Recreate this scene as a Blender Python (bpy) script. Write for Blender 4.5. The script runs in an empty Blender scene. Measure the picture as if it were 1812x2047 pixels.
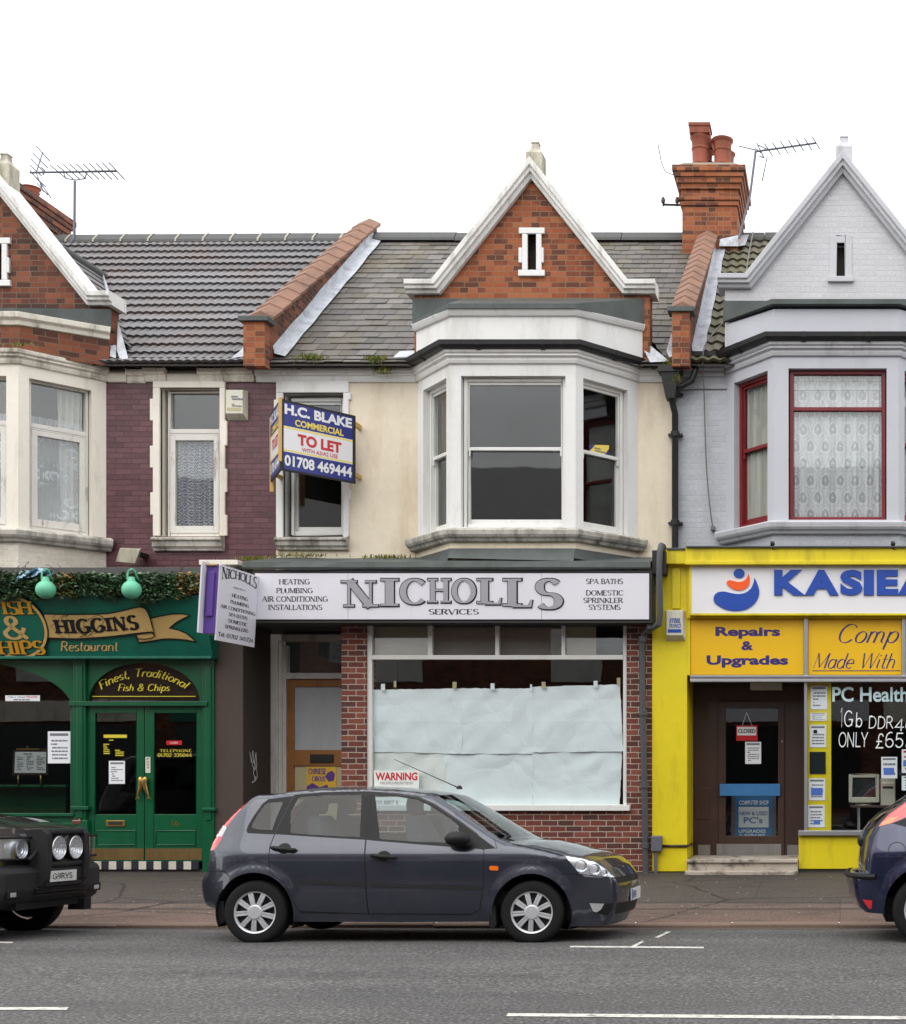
import bpy, bmesh, math, random
from mathutils import Vector, Matrix, geometry
random.seed(7)
SC = bpy.context.scene
COL = SC.collection
rad = math.radians
# ---------------------------------------------------------------- survey of the photograph
# The camera is level, square to the terrace (a shift lens). A point at depth y behind the lens
# lands at px = VX + F*x/y, py = VY - F*(z-EYE)/y in photograph pixels.
F, VX, VY, EYE = 2600.0, 1680.0, 1517.0, 1.65
def wx(px, Y): return (px - VX) * Y / F
def wz(py, Y): return EYE + (VY - py) * Y / F
def W3(px, py, Y): return Vector((wx(px, Y), Y, wz(py, Y)))
YS, YU, YB, YG = 17.33, 18.18, 17.35, 18.0     # shop fronts, upper walls, bay fronts, gables

def lin(c):
    c = c / 255.0
    return c / 12.92 if c <= 0.04045 else ((c + 0.055) / 1.055) ** 2.4
def S(r, g, b, k=1.0): return (lin(r) * k, lin(g) * k, lin(b) * k, 1.0)

# ---------------------------------------------------------------- mesh building
class MB:
    def __init__(s): s.v = []; s.f = []; s.m = []; s.sm = []
    def face(s, pts, mi=0, smooth=False):
        b = len(s.v); s.v.extend([Vector(p) for p in pts])
        s.f.append(tuple(range(b, b + len(pts)))); s.m.append(mi); s.sm.append(smooth)
    def grid(s, rows, mi=0, smooth=True, flip=False):
        b = len(s.v); n = len(rows[0])
        for r in rows: s.v.extend([Vector(p) for p in r])
        for i in range(len(rows) - 1):
            for j in range(n - 1):
                q = (b + i*n + j, b + i*n + j + 1, b + (i+1)*n + j + 1, b + (i+1)*n + j)
                s.f.append(q[::-1] if flip else q); s.m.append(mi); s.sm.append(smooth)
    def hexa(s, p, mi=0):     # p: 8 points, bottom ring then top ring
        b = len(s.v); s.v.extend([Vector(q) for q in p])
        for q in ((0,3,2,1),(4,5,6,7),(0,1,5,4),(1,2,6,5),(2,3,7,6),(3,0,4,7)):
            s.f.append(tuple(b + i for i in q)); s.m.append(mi); s.sm.append(False)
    def box(s, x0, x1, y0, y1, z0, z1, mi=0):
        s.hexa([(x0,y0,z0),(x1,y0,z0),(x1,y1,z0),(x0,y1,z0),(x0,y0,z1),(x1,y0,z1),(x1,y1,z1),(x0,y1,z1)], mi)
    def prism(s, poly, vec, mi=0):
        vec = Vector(vec); n = len(poly); b = len(s.v)
        s.v.extend([Vector(p) for p in poly]); s.v.extend([Vector(p) + vec for p in poly])
        s.f.append(tuple(range(b, b+n))); s.m.append(mi); s.sm.append(False)
        s.f.append(tuple(range(b+2*n-1, b+n-1, -1))); s.m.append(mi); s.sm.append(False)
        for i in range(n):
            j = (i+1) % n
            s.f.append((b+j, b+i, b+n+i, b+n+j)); s.m.append(mi); s.sm.append(False)
    def tube(s, path, r, n=10, mi=0, cap=True):
        path = [Vector(p) for p in path]; rows = []
        rr = r if isinstance(r, (list, tuple)) else [r]*len(path)
        u = None
        for i, p in enumerate(path):
            a = path[max(i-1,0)]; c = path[min(i+1,len(path)-1)]
            t = (c - a)
            t = t.normalized() if t.length > 1e-9 else Vector((0,0,1))
            if u is None:
                u = t.cross(Vector((0,0,1)))
                if u.length < 1e-3: u = t.cross(Vector((1,0,0)))
            else:
                u = u - t * u.dot(t)
            u.normalize(); w = t.cross(u)
            rows.append([p + (u*math.cos(2*math.pi*k/n) + w*math.sin(2*math.pi*k/n))*rr[i] for k in range(n+1)])
        s.grid(rows, mi, True)
        if cap:
            s.face(rows[0][:-1][::-1], mi); s.face(rows[-1][:-1], mi)
    def lathe(s, prof, c, axis=(0,0,1), n=24, mi=0):
        ax = Vector(axis).normalized(); c = Vector(c)
        u = ax.cross(Vector((0,1,0)))
        if u.length < 1e-3: u = ax.cross(Vector((1,0,0)))
        u.normalize(); w = ax.cross(u)
        rows = [[c + ax*h + (u*math.cos(2*math.pi*k/n) + w*math.sin(2*math.pi*k/n))*r for k in range(n+1)] for r, h in prof]
        s.grid(rows, mi, True)
    def ell(s, c, r, n=16, m=10, mi=0):
        c = Vector(c); rows = []
        for i in range(m+1):
            t = math.pi*i/m
            rows.append([c + Vector((r[0]*math.sin(t)*math.cos(2*math.pi*k/n), r[1]*math.sin(t)*math.sin(2*math.pi*k/n), r[2]*math.cos(t))) for k in range(n+1)])
        s.grid(rows, mi, True, flip=True)
    def build(s, name, mats, parent=None, bevel=0.0, sharp=38, weld=True, seg=2):
        me = bpy.data.meshes.new(name)
        off = Vector((0,0,0))
        if parent is None and s.v:
            xs = [p.x for p in s.v]; ys = [p.y for p in s.v]; zs = [p.z for p in s.v]
            off = Vector(((min(xs)+max(xs))/2, (min(ys)+max(ys))/2, min(zs)))
        me.from_pydata([tuple(p - off) for p in s.v], [], s.f)
        mats = mats if isinstance(mats, (list, tuple)) else [mats]
        for m in mats: me.materials.append(m)
        for p, mi, sm in zip(me.polygons, s.m, s.sm): p.material_index = mi; p.use_smooth = sm
        bm = bmesh.new(); bm.from_mesh(me)
        if weld: bmesh.ops.remove_doubles(bm, verts=bm.verts, dist=0.0004)
        bmesh.ops.recalc_face_normals(bm, faces=bm.faces) if weld == 'n' else None
        a = math.radians(sharp)
        for e in bm.edges:
            if len(e.link_faces) == 2:
                try:
                    if e.calc_face_angle() > a: e.smooth = False
                except Exception: pass
        bm.to_mesh(me); bm.free()
        o = bpy.data.objects.new(name, me); COL.objects.link(o); o.location = off
        if parent is not None: adopt(o, parent)
        if bevel:
            b = o.modifiers.new('bevel', 'BEVEL'); b.width = bevel; b.segments = seg; b.limit_method = 'ANGLE'; b.angle_limit = rad(40)
        return o
def world_of(o):
    m = o.matrix_basis.copy()
    if o.parent is not None: m = world_of(o.parent) @ o.matrix_parent_inverse @ m
    return m
def adopt(o, parent):
    o.parent = parent
    o.matrix_parent_inverse = world_of(parent).inverted()
def tag(o, label=None, cat=None, group=None, kind=None):
    if label: o['label'] = label
    if cat: o['category'] = cat
    if group: o['group'] = group
    if kind: o['kind'] = kind
    return o
def thing(name, label, cat, loc, group=None):
    o = bpy.data.objects.new(name, None); COL.objects.link(o)
    o.empty_display_size = 0.3; o.location = loc
    return tag(o, label, cat, group)
def copy_tree(o, parent=None):
    c = o.copy(); COL.objects.link(c)
    if parent is not None: c.parent = parent
    for ch in [k for k in COL.objects if k.parent == o]: copy_tree(ch, c)
    return c

# a vertical plane: a along u, h up, d into the building
class Fr:
    def __init__(s, O, u, n): s.O = Vector(O); s.u = Vector(u).normalized(); s.n = Vector(n).normalized()
    def pt(s, a, h, d=0.0): return s.O + s.u*a + s.n*d + Vector((0,0,h))
    def px(s, x, y, d=0.0):
        r = Vector(((x-VX)/F, 1.0, (VY-y)/F)); E = Vector((0,0,EYE))
        O = s.O + s.n*d
        t = (O - E).dot(s.n) / r.dot(s.n)
        p = E + r*t
        return (p - O).dot(s.u), p.z
    def rect(s, x0, x1, y0, y1, d=0.0):
        ym = (y0+y1)/2; xm = (x0+x1)/2
        a0 = s.px(x0, ym, d)[0]; a1 = s.px(x1, ym, d)[0]
        return a0, a1, s.px(xm, y1, d)[1], s.px(xm, y0, d)[1]
def front(Y): return Fr((0,Y,0), (1,0,0), (0,1,0))
def fbox(mb, fr, a0, a1, h0, h1, d0, d1, mi=0):
    mb.hexa([fr.pt(a0,h0,d0), fr.pt(a1,h0,d0), fr.pt(a1,h0,d1), fr.pt(a0,h0,d1),
             fr.pt(a0,h1,d0), fr.pt(a1,h1,d0), fr.pt(a1,h1,d1), fr.pt(a0,h1,d1)], mi)
def pbox(mb, fr, x0, x1, y0, y1, d0, d1, mi=0):
    a0, a1, h0, h1 = fr.rect(x0, x1, y0, y1, d0); fbox(mb, fr, a0, a1, h0, h1, d0, d1, mi)
def fwall(mb, fr, a0, a1, h0, h1, holes, thick, mi=0, rmi=None):
    """wall slab with rectangular holes (a0,a1,h0,h1); reveals get material rmi"""
    if rmi is None: rmi = mi
    A = sorted(set([a0,a1] + [x for h in holes for x in h[:2]])); Hs = sorted(set([h0,h1] + [x for h in holes for x in h[2:4]]))
    inside = lambda a, h: any(q[0] < a < q[1] and q[2] < h < q[3] for q in holes)
    for i in range(len(A)-1):
        for j in range(len(Hs)-1):
            if inside((A[i]+A[i+1])/2, (Hs[j]+Hs[j+1])/2): continue
            mb.face([fr.pt(A[i],Hs[j]), fr.pt(A[i+1],Hs[j]), fr.pt(A[i+1],Hs[j+1]), fr.pt(A[i],Hs[j+1])], mi)
            mb.face([fr.pt(A[i],Hs[j],thick), fr.pt(A[i],Hs[j+1],thick), fr.pt(A[i+1],Hs[j+1],thick), fr.pt(A[i+1],Hs[j],thick)], rmi)
    for q in holes:
        x0,x1,y0,y1 = q[:4]
        for p, r in (((x0,y0),(x0,y1)), ((x0,y1),(x1,y1)), ((x1,y1),(x1,y0)), ((x1,y0),(x0,y0))):
            mb.face([fr.pt(*p), fr.pt(*r), fr.pt(r[0],r[1],thick), fr.pt(p[0],p[1],thick)], rmi)
    for p, r in (((a0,h0),(a1,h0)), ((a1,h0),(a1,h1)), ((a1,h1),(a0,h1)), ((a0,h1),(a0,h0))):
        mb.face([fr.pt(*p), fr.pt(*r), fr.pt(r[0],r[1],thick), fr.pt(p[0],p[1],thick)], mi)
def ring(mb, fr, a0, a1, h0, h1, d0, d1, w, wb=None, wt=None, mi=0):
    """rectangular border of four bars"""
    wb = w if wb is None else wb; wt = w if wt is None else wt
    fbox(mb, fr, a0, a0+w, h0, h1, d0, d1, mi); fbox(mb, fr, a1-w, a1, h0, h1, d0, d1, mi)
    fbox(mb, fr, a0+w, a1-w, h0, h0+wb, d0, d1, mi); fbox(mb, fr, a0+w, a1-w, h1-wt, h1, d0, d1, mi)
def sweep(mb, path, prof, mi=0, cap=True, place=None, jit=0.0, smooth=False):
    """mouldings: prof = [(out, up)...] carried along a plan path; out is to the right of the walking direction (towards the street)"""
    P = [Vector(p) for p in path]; rows = []
    if place is None: place = lambda q, up: Vector((q.x, q.y, up))
    for i, p in enumerate(P):
        a = (P[i]-P[i-1]).normalized() if i else None
        b = (P[i+1]-P[i]).normalized() if i < len(P)-1 else None
        na = Vector((a.y,-a.x)) if a else None; nb = Vector((b.y,-b.x)) if b else None
        if na is None: m = nb
        elif nb is None: m = na
        else:
            m = (na+nb).normalized(); m = m / max(0.3, m.dot(na))
        rows.append([place(p + m*o, u) for o, u in prof])
    mb.grid(rows, mi, smooth)
    if cap:
        mb.face(rows[0], mi); mb.face(rows[-1][::-1], mi)
def densify(path, step):
    out = []
    for a, b in zip(path[:-1], path[1:]):
        a = Vector(a); b = Vector(b); n = max(1, int((b-a).length/step))
        for k in range(n): out.append(a.lerp(b, k/n))
    out.append(Vector(path[-1])); return out

# ---------------------------------------------------------------- materials
MATS = {}
def nodes(name):
    m = bpy.data.materials.new(name); m.use_nodes = True; nt = m.node_tree
    b = nt.nodes['Principled BSDF']; MATS[name] = m
    return m, nt, b
def N(nt, t, **k):
    n = nt.nodes.new(t)
    for a, v in k.items():
        if a in n.inputs: n.inputs[a].default_value = v
        else: setattr(n, a, v)
    return n
def L(nt, a, b): nt.links.new(a, b)
def MATH(nt, op, a, b=None, c=None):
    n = nt.nodes.new('ShaderNodeMath'); n.operation = op
    for i, v in enumerate((a, b, c)):
        if v is None: continue
        if isinstance(v, (int, float)): n.inputs[i].default_value = v
        else: nt.links.new(v, n.inputs[i])
    return n.outputs[0]
def MIX(nt, fac, a, b, mode='MIX'):
    n = nt.nodes.new('ShaderNodeMix'); n.data_type = 'RGBA'; n.blend_type = mode
    for i, v in ((0, fac), (6, a), (7, b)):
        if isinstance(v, (int, float)): n.inputs[i].default_value = v
        elif isinstance(v, (tuple, list)): n.inputs[i].default_value = v
        else: nt.links.new(v, n.inputs[i])
    return n.outputs[2]
def RAMP(nt, fac, stops, interp='LINEAR'):
    n = nt.nodes.new('ShaderNodeValToRGB'); cr = n.color_ramp; cr.interpolation = interp
    while len(cr.elements) < len(stops): cr.elements.new(0.5)
    for e, (p, c) in zip(cr.elements, stops):
        e.position = p; e.color = c if len(c) == 4 else (c[0], c[1], c[2], 1)
    nt.links.new(fac, n.inputs[0]); return n.outputs[0]
def POS(nt, sx=1, sy=1, sz=1):
    g = nt.nodes.new('ShaderNodeNewGeometry'); mp = nt.nodes.new('ShaderNodeMapping')
    mp.inputs['Scale'].default_value = (sx, sy, sz); nt.links.new(g.outputs['Position'], mp.inputs[0]); return mp.outputs[0]
def NOISE(nt, vec, scale, detail=4, rough=0.55):
    n = N(nt, 'ShaderNodeTexNoise'); n.inputs['Scale'].default_value = scale; n.inputs['Detail'].default_value = detail
    n.inputs['Roughness'].default_value = rough; L(nt, vec, n.inputs['Vector']); return n.outputs['Fac']
def BUMP(nt, b, h, strength=0.3, dist=0.01):
    n = N(nt, 'ShaderNodeBump'); n.inputs['Strength'].default_value = strength; n.inputs['Distance'].default_value = dist
    L(nt, h, n.inputs['Height']); L(nt, n.outputs[0], b.inputs['Normal'])
g01 = lambda v: (v, v, v, 1)
def paint(name, col, rough=0.6, var=0.10, scale=1.7, bump=0.0, bscale=60, dirt=None, damt=0.5, dscale=2.0, streak=True,
          metal=0.0, coat=0.0, spec=0.5, dlo=0.5, dhi=0.75):
    m, nt, b = nodes(name)
    b.inputs['Roughness'].default_value = rough; b.inputs['Metallic'].default_value = metal
    b.inputs['Specular IOR Level'].default_value = spec; b.inputs['Coat Weight'].default_value = coat
    n1 = NOISE(nt, POS(nt), scale, 5); n2 = NOISE(nt, POS(nt), scale*9, 4)
    lo = tuple(c*(1-var) for c in col[:3]); hi = tuple(c*(1+var) for c in col[:3])
    fac = MATH(nt, 'ADD', MATH(nt, 'MULTIPLY', n1, 0.65), MATH(nt, 'MULTIPLY', n2, 0.35))
    c = RAMP(nt, fac, [(0.3, lo), (0.7, hi)])
    if dirt:
        nd = NOISE(nt, POS(nt, dscale, dscale, dscale*(0.22 if streak else 1)), 1.0, 8, 0.68)
        mk = RAMP(nt, nd, [(dlo, g01(0)), (dhi, g01(damt))])
        c = MIX(nt, mk, c, dirt)
    L(nt, c, b.inputs['Base Color'])
    if bump: BUMP(nt, b, NOISE(nt, POS(nt), bscale, 5), bump, 0.01)
    return m
def wall_uv(nt):
    """running coordinate along a vertical face and height"""
    g = nt.nodes.new('ShaderNodeNewGeometry'); s = nt.nodes.new('ShaderNodeSeparateXYZ'); L(nt, g.outputs['Position'], s.inputs[0])
    q = nt.nodes.new('ShaderNodeSeparateXYZ'); L(nt, g.outputs['True Normal'], q.inputs[0])
    f = MATH(nt, 'GREATER_THAN', MATH(nt, 'ABSOLUTE', q.outputs[0]), 0.75)
    u = MATH(nt, 'ADD', MATH(nt, 'MULTIPLY', s.outputs[0], MATH(nt, 'SUBTRACT', 1.0, f)), MATH(nt, 'MULTIPLY', s.outputs[1], f))
    return u, s.outputs[2]
def brick(name, stops, mortar, bl=0.225, bh=0.075, ms=0.006, bump=0.5, rough=0.85, soot_sheen=None, samt=0.6, wob=0.004, coat=0.0, sscale=1.1, mvar=0.25, off=0.5, sq=1.0):
    m, nt, b = nodes(name)
    u, z = wall_uv(nt)
    wn = NOISE(nt, POS(nt), 9.0, 3)
    w = MATH(nt, 'MULTIPLY', MATH(nt, 'SUBTRACT', wn, 0.5), wob*4)
    cv = nt.nodes.new('ShaderNodeCombineXYZ'); L(nt, MATH(nt, 'ADD', u, w), cv.inputs[0]); L(nt, MATH(nt, 'ADD', z, w), cv.inputs[1])
    t = N(nt, 'ShaderNodeTexBrick'); t.offset = off; t.squash = sq; t.squash_frequency = 2
    t.inputs['Scale'].default_value = 1.0; t.inputs['Brick Width'].default_value = bl; t.inputs['Row Height'].default_value = bh
    t.inputs['Mortar Size'].default_value = ms; t.inputs['Mortar Smooth'].default_value = 0.25; t.inputs['Bias'].default_value = 0.0
    t.inputs['Color1'].default_value = g01(0); t.inputs['Color2'].default_value = g01(1); t.inputs['Mortar'].default_value = g01(0.5)
    L(nt, cv.outputs[0], t.inputs['Vector'])
    c = RAMP(nt, t.outputs['Color'], stops)
    fine = NOISE(nt, POS(nt), 28.0, 5)
    c = MIX(nt, 0.35, c, RAMP(nt, fine, [(0.3, g01(0.45)), (0.7, g01(1.0))]), 'MULTIPLY')
    if soot_sheen:
        sn = NOISE(nt, POS(nt, 1, 1, 1.6), sscale, 7, 0.7)
        rb = N(nt, 'ShaderNodeSeparateColor'); L(nt, t.outputs['Color'], rb.inputs[0])
        kb = 0.24 if mvar > 0.15 else 0.0
        sm = MATH(nt, 'ADD', MATH(nt, 'MULTIPLY', sn, 1-kb), MATH(nt, 'MULTIPLY', MATH(nt, 'SUBTRACT', 1.0, rb.outputs[0]), kb))
        c = MIX(nt, RAMP(nt, sm, [(0.52, g01(0)), (0.61, g01(samt)), (0.8, g01(min(1, samt*1.1)))] if kb else [(0.45, g01(0)), (0.75, g01(samt))]), c, soot_sheen)
    mc = MIX(nt, mvar, mortar, RAMP(nt, NOISE(nt, POS(nt), 3.0, 5), [(0.35, g01(0.15)), (0.65, g01(1))]), 'MULTIPLY')
    c = MIX(nt, t.outputs['Fac'], c, mc)
    L(nt, c, b.inputs['Base Color']); b.inputs['Roughness'].default_value = rough; b.inputs['Coat Weight'].default_value = coat
    h = MATH(nt, 'ADD', MATH(nt, 'MULTIPLY', MATH(nt, 'SUBTRACT', 1.0, t.outputs['Fac']), 0.8), MATH(nt, 'MULTIPLY', fine, 0.35))
    BUMP(nt, b, h, bump, 0.008)
    return m
def glass(name, tint=(0.9,0.93,0.92), ior=1.75, rough=0.005, wave=0.0):
    m = bpy.data.materials.new(name); m.use_nodes = True; nt = m.node_tree; nt.nodes.clear(); MATS[name] = m
    o = N(nt, 'ShaderNodeOutputMaterial'); t = N(nt, 'ShaderNodeBsdfTransparent'); t.inputs[0].default_value = (*tint, 1)
    g = N(nt, 'ShaderNodeBsdfGlossy'); g.inputs['Roughness'].default_value = rough; g.inputs[0].default_value = (1,1,1,1)
    f = N(nt, 'ShaderNodeLayerWeight'); f.inputs['Blend'].default_value = 0.5
    f0 = ((ior-1)/(ior+1))**2
    fr_ = MATH(nt, 'ADD', MATH(nt, 'MULTIPLY', MATH(nt, 'POWER', f.outputs['Facing'], 5.0), 1-f0), f0)
    mx = N(nt, 'ShaderNodeMixShader'); L(nt, fr_, mx.inputs[0]); L(nt, t.outputs[0], mx.inputs[1]); L(nt, g.outputs[0], mx.inputs[2]); L(nt, mx.outputs[0], o.inputs[0])
    if wave:
        bp = N(nt, 'ShaderNodeBump'); bp.inputs['Strength'].default_value = wave; bp.inputs['Distance'].default_value = 0.05
        L(nt, NOISE(nt, POS(nt), 1.3, 2), bp.inputs['Height']); L(nt, bp.outputs[0], g.inputs['Normal']); L(nt, bp.outputs[0], f.inputs['Normal'])
    return m
def flat(name, col, rough=0.5, metal=0.0, spec=0.5, coat=0.0):
    m, nt, b = nodes(name)
    n = NOISE(nt, POS(nt), 14, 4)
    L(nt, RAMP(nt, n, [(0.3, tuple(c*0.93 for c in col[:3])), (0.7, tuple(c*1.05 for c in col[:3]))]), b.inputs['Base Color'])
    b.inputs['Roughness'].default_value = rough; b.inputs['Metallic'].default_value = metal; b.inputs['Specular IOR Level'].default_value = spec
    b.inputs['Coat Weight'].default_value = coat
    return m
# ---------------------------------------------------------------- material library
def crease(name, col):
    m, nt, b = nodes(name)
    v = N(nt, 'ShaderNodeTexVoronoi'); v.feature = 'DISTANCE_TO_EDGE'; v.inputs['Scale'].default_value = 2.6
    wv = N(nt, 'ShaderNodeMixRGB'); wv.inputs[0].default_value = 0.25
    p = POS(nt); nz = N(nt, 'ShaderNodeTexNoise'); nz.inputs['Scale'].default_value = 2.2; L(nt, p, nz.inputs['Vector']); L(nt, p, wv.inputs[1]); L(nt, nz.outputs['Color'], wv.inputs[2]); L(nt, wv.outputs[0], v.inputs['Vector'])
    h = MATH(nt, 'ADD', MATH(nt, 'MULTIPLY', MATH(nt, 'MINIMUM', v.outputs['Distance'], 0.22), 1.6), MATH(nt, 'MULTIPLY', NOISE(nt, POS(nt, 1, 1, .6), 5.0, 5, .6), 0.5))
    c = RAMP(nt, NOISE(nt, POS(nt), 1.7, 5), [(0.35, tuple(k*0.94 for k in col[:3])), (0.65, tuple(k*1.03 for k in col[:3]))])
    L(nt, c, b.inputs['Base Color']); b.inputs['Roughness'].default_value = 0.9; b.inputs['Specular IOR Level'].default_value = 0.2
    BUMP(nt, b, h, 0.34, 0.06); return m
paint('white_render', S(228,228,226), 0.7, 0.05, 1.3, 0.2, 30, S(158,150,130), 0.6, 2.4, dlo=0.5, dhi=0.82)
paint('white_trim', S(228,228,226), 0.55, 0.05, 2.0, 0.12, 40, S(120,112,96), 0.6, 3.0, dlo=0.56, dhi=0.82)
paint('white_gloss', S(226,226,222), 0.35, 0.04, 2.0, 0, 60, S(140,135,125), 0.4, 5.0, dlo=0.58, dhi=0.8)
paint('old_white_gloss', S(222,219,212), 0.45, 0.06, 3.0, 0.2, 50, S(120,105,90), 0.75, 9.0, dlo=0.56, dhi=0.68)
paint('cream_render', S(228,216,194), 0.8, 0.08, 1.2, 0.3, 22, S(184,160,124), 0.7, 2.6, dlo=0.46, dhi=0.78)
paint('cream_stone', S(236,230,217), 0.65, 0.06, 1.6, 0.2, 25, S(150,136,108), 0.6, 2.6, dlo=0.54, dhi=0.8)
paint('cream_trim', S(230,224,210), 0.65, 0.10, 3.0, 0.3, 30, S(88,78,60), 0.85, 3.4, dlo=0.52, dhi=0.72)
paint('grey_stone', S(190,192,199), 0.6, 0.05, 1.4, 0.15, 25, S(128,128,128), 0.5, 2.0, dlo=0.56, dhi=0.82)
paint('grey_trim', S(192,193,197), 0.6, 0.07, 2.2, 0.2, 30, S(96,96,92), 0.7, 3.0, dlo=0.54, dhi=0.78)
paint('sill_stain', S(196,192,182), 0.75, 0.16, 5.0, 0.4, 40, S(70,64,54), 0.9, 6.0, dlo=0.44, dhi=0.68)
paint('coping_white', S(234,233,229), 0.7, 0.06, 3.0, 0.3, 30, S(130,122,106), 0.65, 5.0, dlo=0.5, dhi=0.75)
paint('finial_stone', S(190,184,168), 0.85, 0.15, 6.0, 0.5, 30, S(92,92,60), 0.85, 5.0, dlo=0.42, dhi=0.66)
paint('lead', S(78,84,83), 0.6, 0.14, 4.0, 0.2, 20, S(58,66,60), 0.8, 3.0, dlo=0.45, dhi=0.7)
paint('lead_bright', S(196,200,208), 0.42, 0.12, 6.0, 0.4, 18, S(120,122,126), 0.7, 5.0, streak=False, dlo=0.45, dhi=0.7)
paint('gutter_black', S(19,19,20), 0.5, 0.25, 5.0, 0.1, 30, S(70,64,56), 0.5, 6.0, dlo=0.55, dhi=0.8)
paint('pipe_grey', S(72,74,78), 0.5, 0.12, 5.0, 0.1, 30)
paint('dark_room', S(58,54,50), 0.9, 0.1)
paint('room_wall', S(190,188,182), 0.9, 0.05)
paint('room_brown', S(58,49,43), 0.8, 0.15)
paint('board_black', S(36,35,33), 0.7, 0.15)
paint('sign_white', S(222,221,228), 0.35, 0.02, 1.0, 0, 60, S(186,184,186), 0.4, 3.0, dlo=0.55, dhi=0.85)
paint('sign_white_clean', S(232,232,234), 0.3, 0.02)
paint('letter_black', S(26,26,30), 0.4, 0.05)
paint('letter_silver', S(168,168,174), 0.3, 0.04, metal=0.25)
paint('purple_board', S(96,66,150), 0.4, 0.06, 2.0, 0, 60, S(62,50,98), 0.5, 3.0)
paint('board_navy', S(34,44,128), 0.4, 0.03)
paint('board_red', S(200,30,40), 0.4, 0.03)
paint('board_yellow', S(240,216,96), 0.4, 0.03)
paint('gold_leaf', S(214,158,40), 0.4, 0.08)
paint('ribbon_tan', S(212,178,112), 0.55, 0.06, 3.0, 0, 60, S(120,90,50), 0.6, 6.0, streak=False, dlo=0.6, dhi=0.75)
paint('glass_gold', S(222,206,60), 0.4, 0.04)
paint('fascia_green', S(16,108,88), 0.42, 0.08, 2.0, 0.05, 60, S(10,66,54), 0.5, 3.0, coat=0.1)
paint('shop_green', S(4,86,52), 0.35, 0.07, 2.0, 0.05, 60, S(4,60,38), 0.5, 3.0, coat=0.2)
paint('lamp_green', S(108,196,158), 0.45, 0.05, 4.0, 0, 60, S(84,150,122), 0.5, 6.0)
paint('yellow_paint', S(224,204,26), 0.45, 0.07, 1.1, 0.06, 40, S(138,118,30), 0.7, 3.0, dlo=0.52, dhi=0.8)
paint('amber_sign', S(236,186,20), 0.4, 0.03, 1.0)
paint('kasie_blue', S(36,76,168), 0.35, 0.03)
paint('kasie_orange', S(250,96,36), 0.35, 0.03)
paint('violet_letter', S(52,42,112), 0.4, 0.04)
paint('timber_dark', S(62,40,32), 0.5, 0.25, 3.0, 0.1, 60, S(34,24,20), 0.6, 5.0, coat=0.2)
paint('oak_door', S(150,100,52), 0.5, 0.14, 5.0, 0.1, 60, S(96,62,34), 0.6, 7.0)
paint('brown_wall', S(74,62,56), 0.75, 0.07, 2.0, 0.15, 30, S(52,44,40), 0.5, 2.0)
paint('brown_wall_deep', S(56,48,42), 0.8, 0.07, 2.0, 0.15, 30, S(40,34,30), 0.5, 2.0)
paint('architrave', S(206,204,198), 0.55, 0.08, 3.0, 0.1, 40, S(120,112,102), 0.7, 4.0, dlo=0.5, dhi=0.75)
paint('brass', S(176,146,84), 0.34, 0.10, 8.0, metal=0.85)
paint('brass_plate', S(128,104,66), 0.45, 0.10, 6.0, metal=0.55, dirt=S(80,66,44), damt=0.6, dscale=4.0)
paint('aluminium', S(200,202,206), 0.32, 0.05, 8.0, metal=0.85)
paint('steel_plate', S(150,148,146), 0.4, 0.12, 5.0, metal=0.6, dirt=S(90,86,82), damt=0.6, dscale=3.0)
paint('steel_mast', S(104,107,118), 0.45, 0.1, metal=0.3)
paint('paper', S(238,240,244), 0.8, 0.02)
crease('paper_blue', S(238,246,248))
crease('paper_warm', S(238,242,238))
paint('print_grey', S(120,122,130), 0.8, 0.05)
paint('print_blue', S(84,120,206), 0.7, 0.05)
paint('tape', S(188,176,140), 0.5, 0.05); paint('door_film', S(178,182,186), 0.5, 0.05, 2.0, 0, 60, S(150,152,154), 0.5, 3.0); paint('reflection_grey', S(122,120,116), 0.6, 0.1, 1.5); paint('film_beige', S(170,158,138), 0.6, 0.06)
paint('plastic_cream', S(214,212,196), 0.5, 0.04, 3.0, 0, 60, S(160,152,128), 0.5, 5.0)
paint('monitor_beige', S(176,174,160), 0.5, 0.04)
paint('screen_dark', S(34,42,44), 0.2, 0.05)
paint('poster_yellow', S(222,180,60), 0.7, 0.1, 6.0)
paint('poster_violet', S(96,60,140), 0.7, 0.1)
paint('tile_white', S(206,200,186), 0.4, 0.06, 4.0, 0, 60, S(150,136,112), 0.6, 5.0)
paint('tile_black', S(44,46,54), 0.35, 0.1)
paint('step_concrete', S(176,166,154), 0.85, 0.12, 4.0, 0.4, 40, S(52,46,42), 0.9, 5.0, streak=False, dlo=0.5, dhi=0.68)
paint('plinth', S(62,58,52), 0.9, 0.2, 4.0, 0.4, 40)
paint('flood_case', S(172,166,148), 0.6, 0.1, 4.0, 0, 60, S(104,102,66), 0.9, 7.0, dlo=0.45, dhi=0.65); paint('bag_plastic', S(150,184,206), 0.35, 0.08)
paint('red_frame', S(122,30,34), 0.4, 0.08, 3.0, 0, 60, S(80,22,24), 0.5, 4.0)
paint('cable_grey', S(110,108,104), 0.6, 0.1)
paint('wood_batten', S(196,160,96), 0.7, 0.1, 6.0)
paint('chalk', S(236,240,240), 0.6, 0.02)
paint('white_vinyl', S(196,222,226), 0.5, 0.02)
paint('blue_board', S(54,118,176), 0.6, 0.08)
paint('terracotta', S(142,74,52), 0.75, 0.10, 3.0, 0.2, 40, S(70,50,40), 0.7, 3.0, dlo=0.5, dhi=0.75)
paint('coping_tile', S(136,101,83), 0.8, 0.16, 3.0, 0.25, 40, S(84,70,62), 0.85, 2.6, streak=False, dlo=0.48, dhi=0.72)
paint('mortar_light', S(170,164,150), 0.9, 0.12, 6.0, 0.4, 40)
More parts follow.
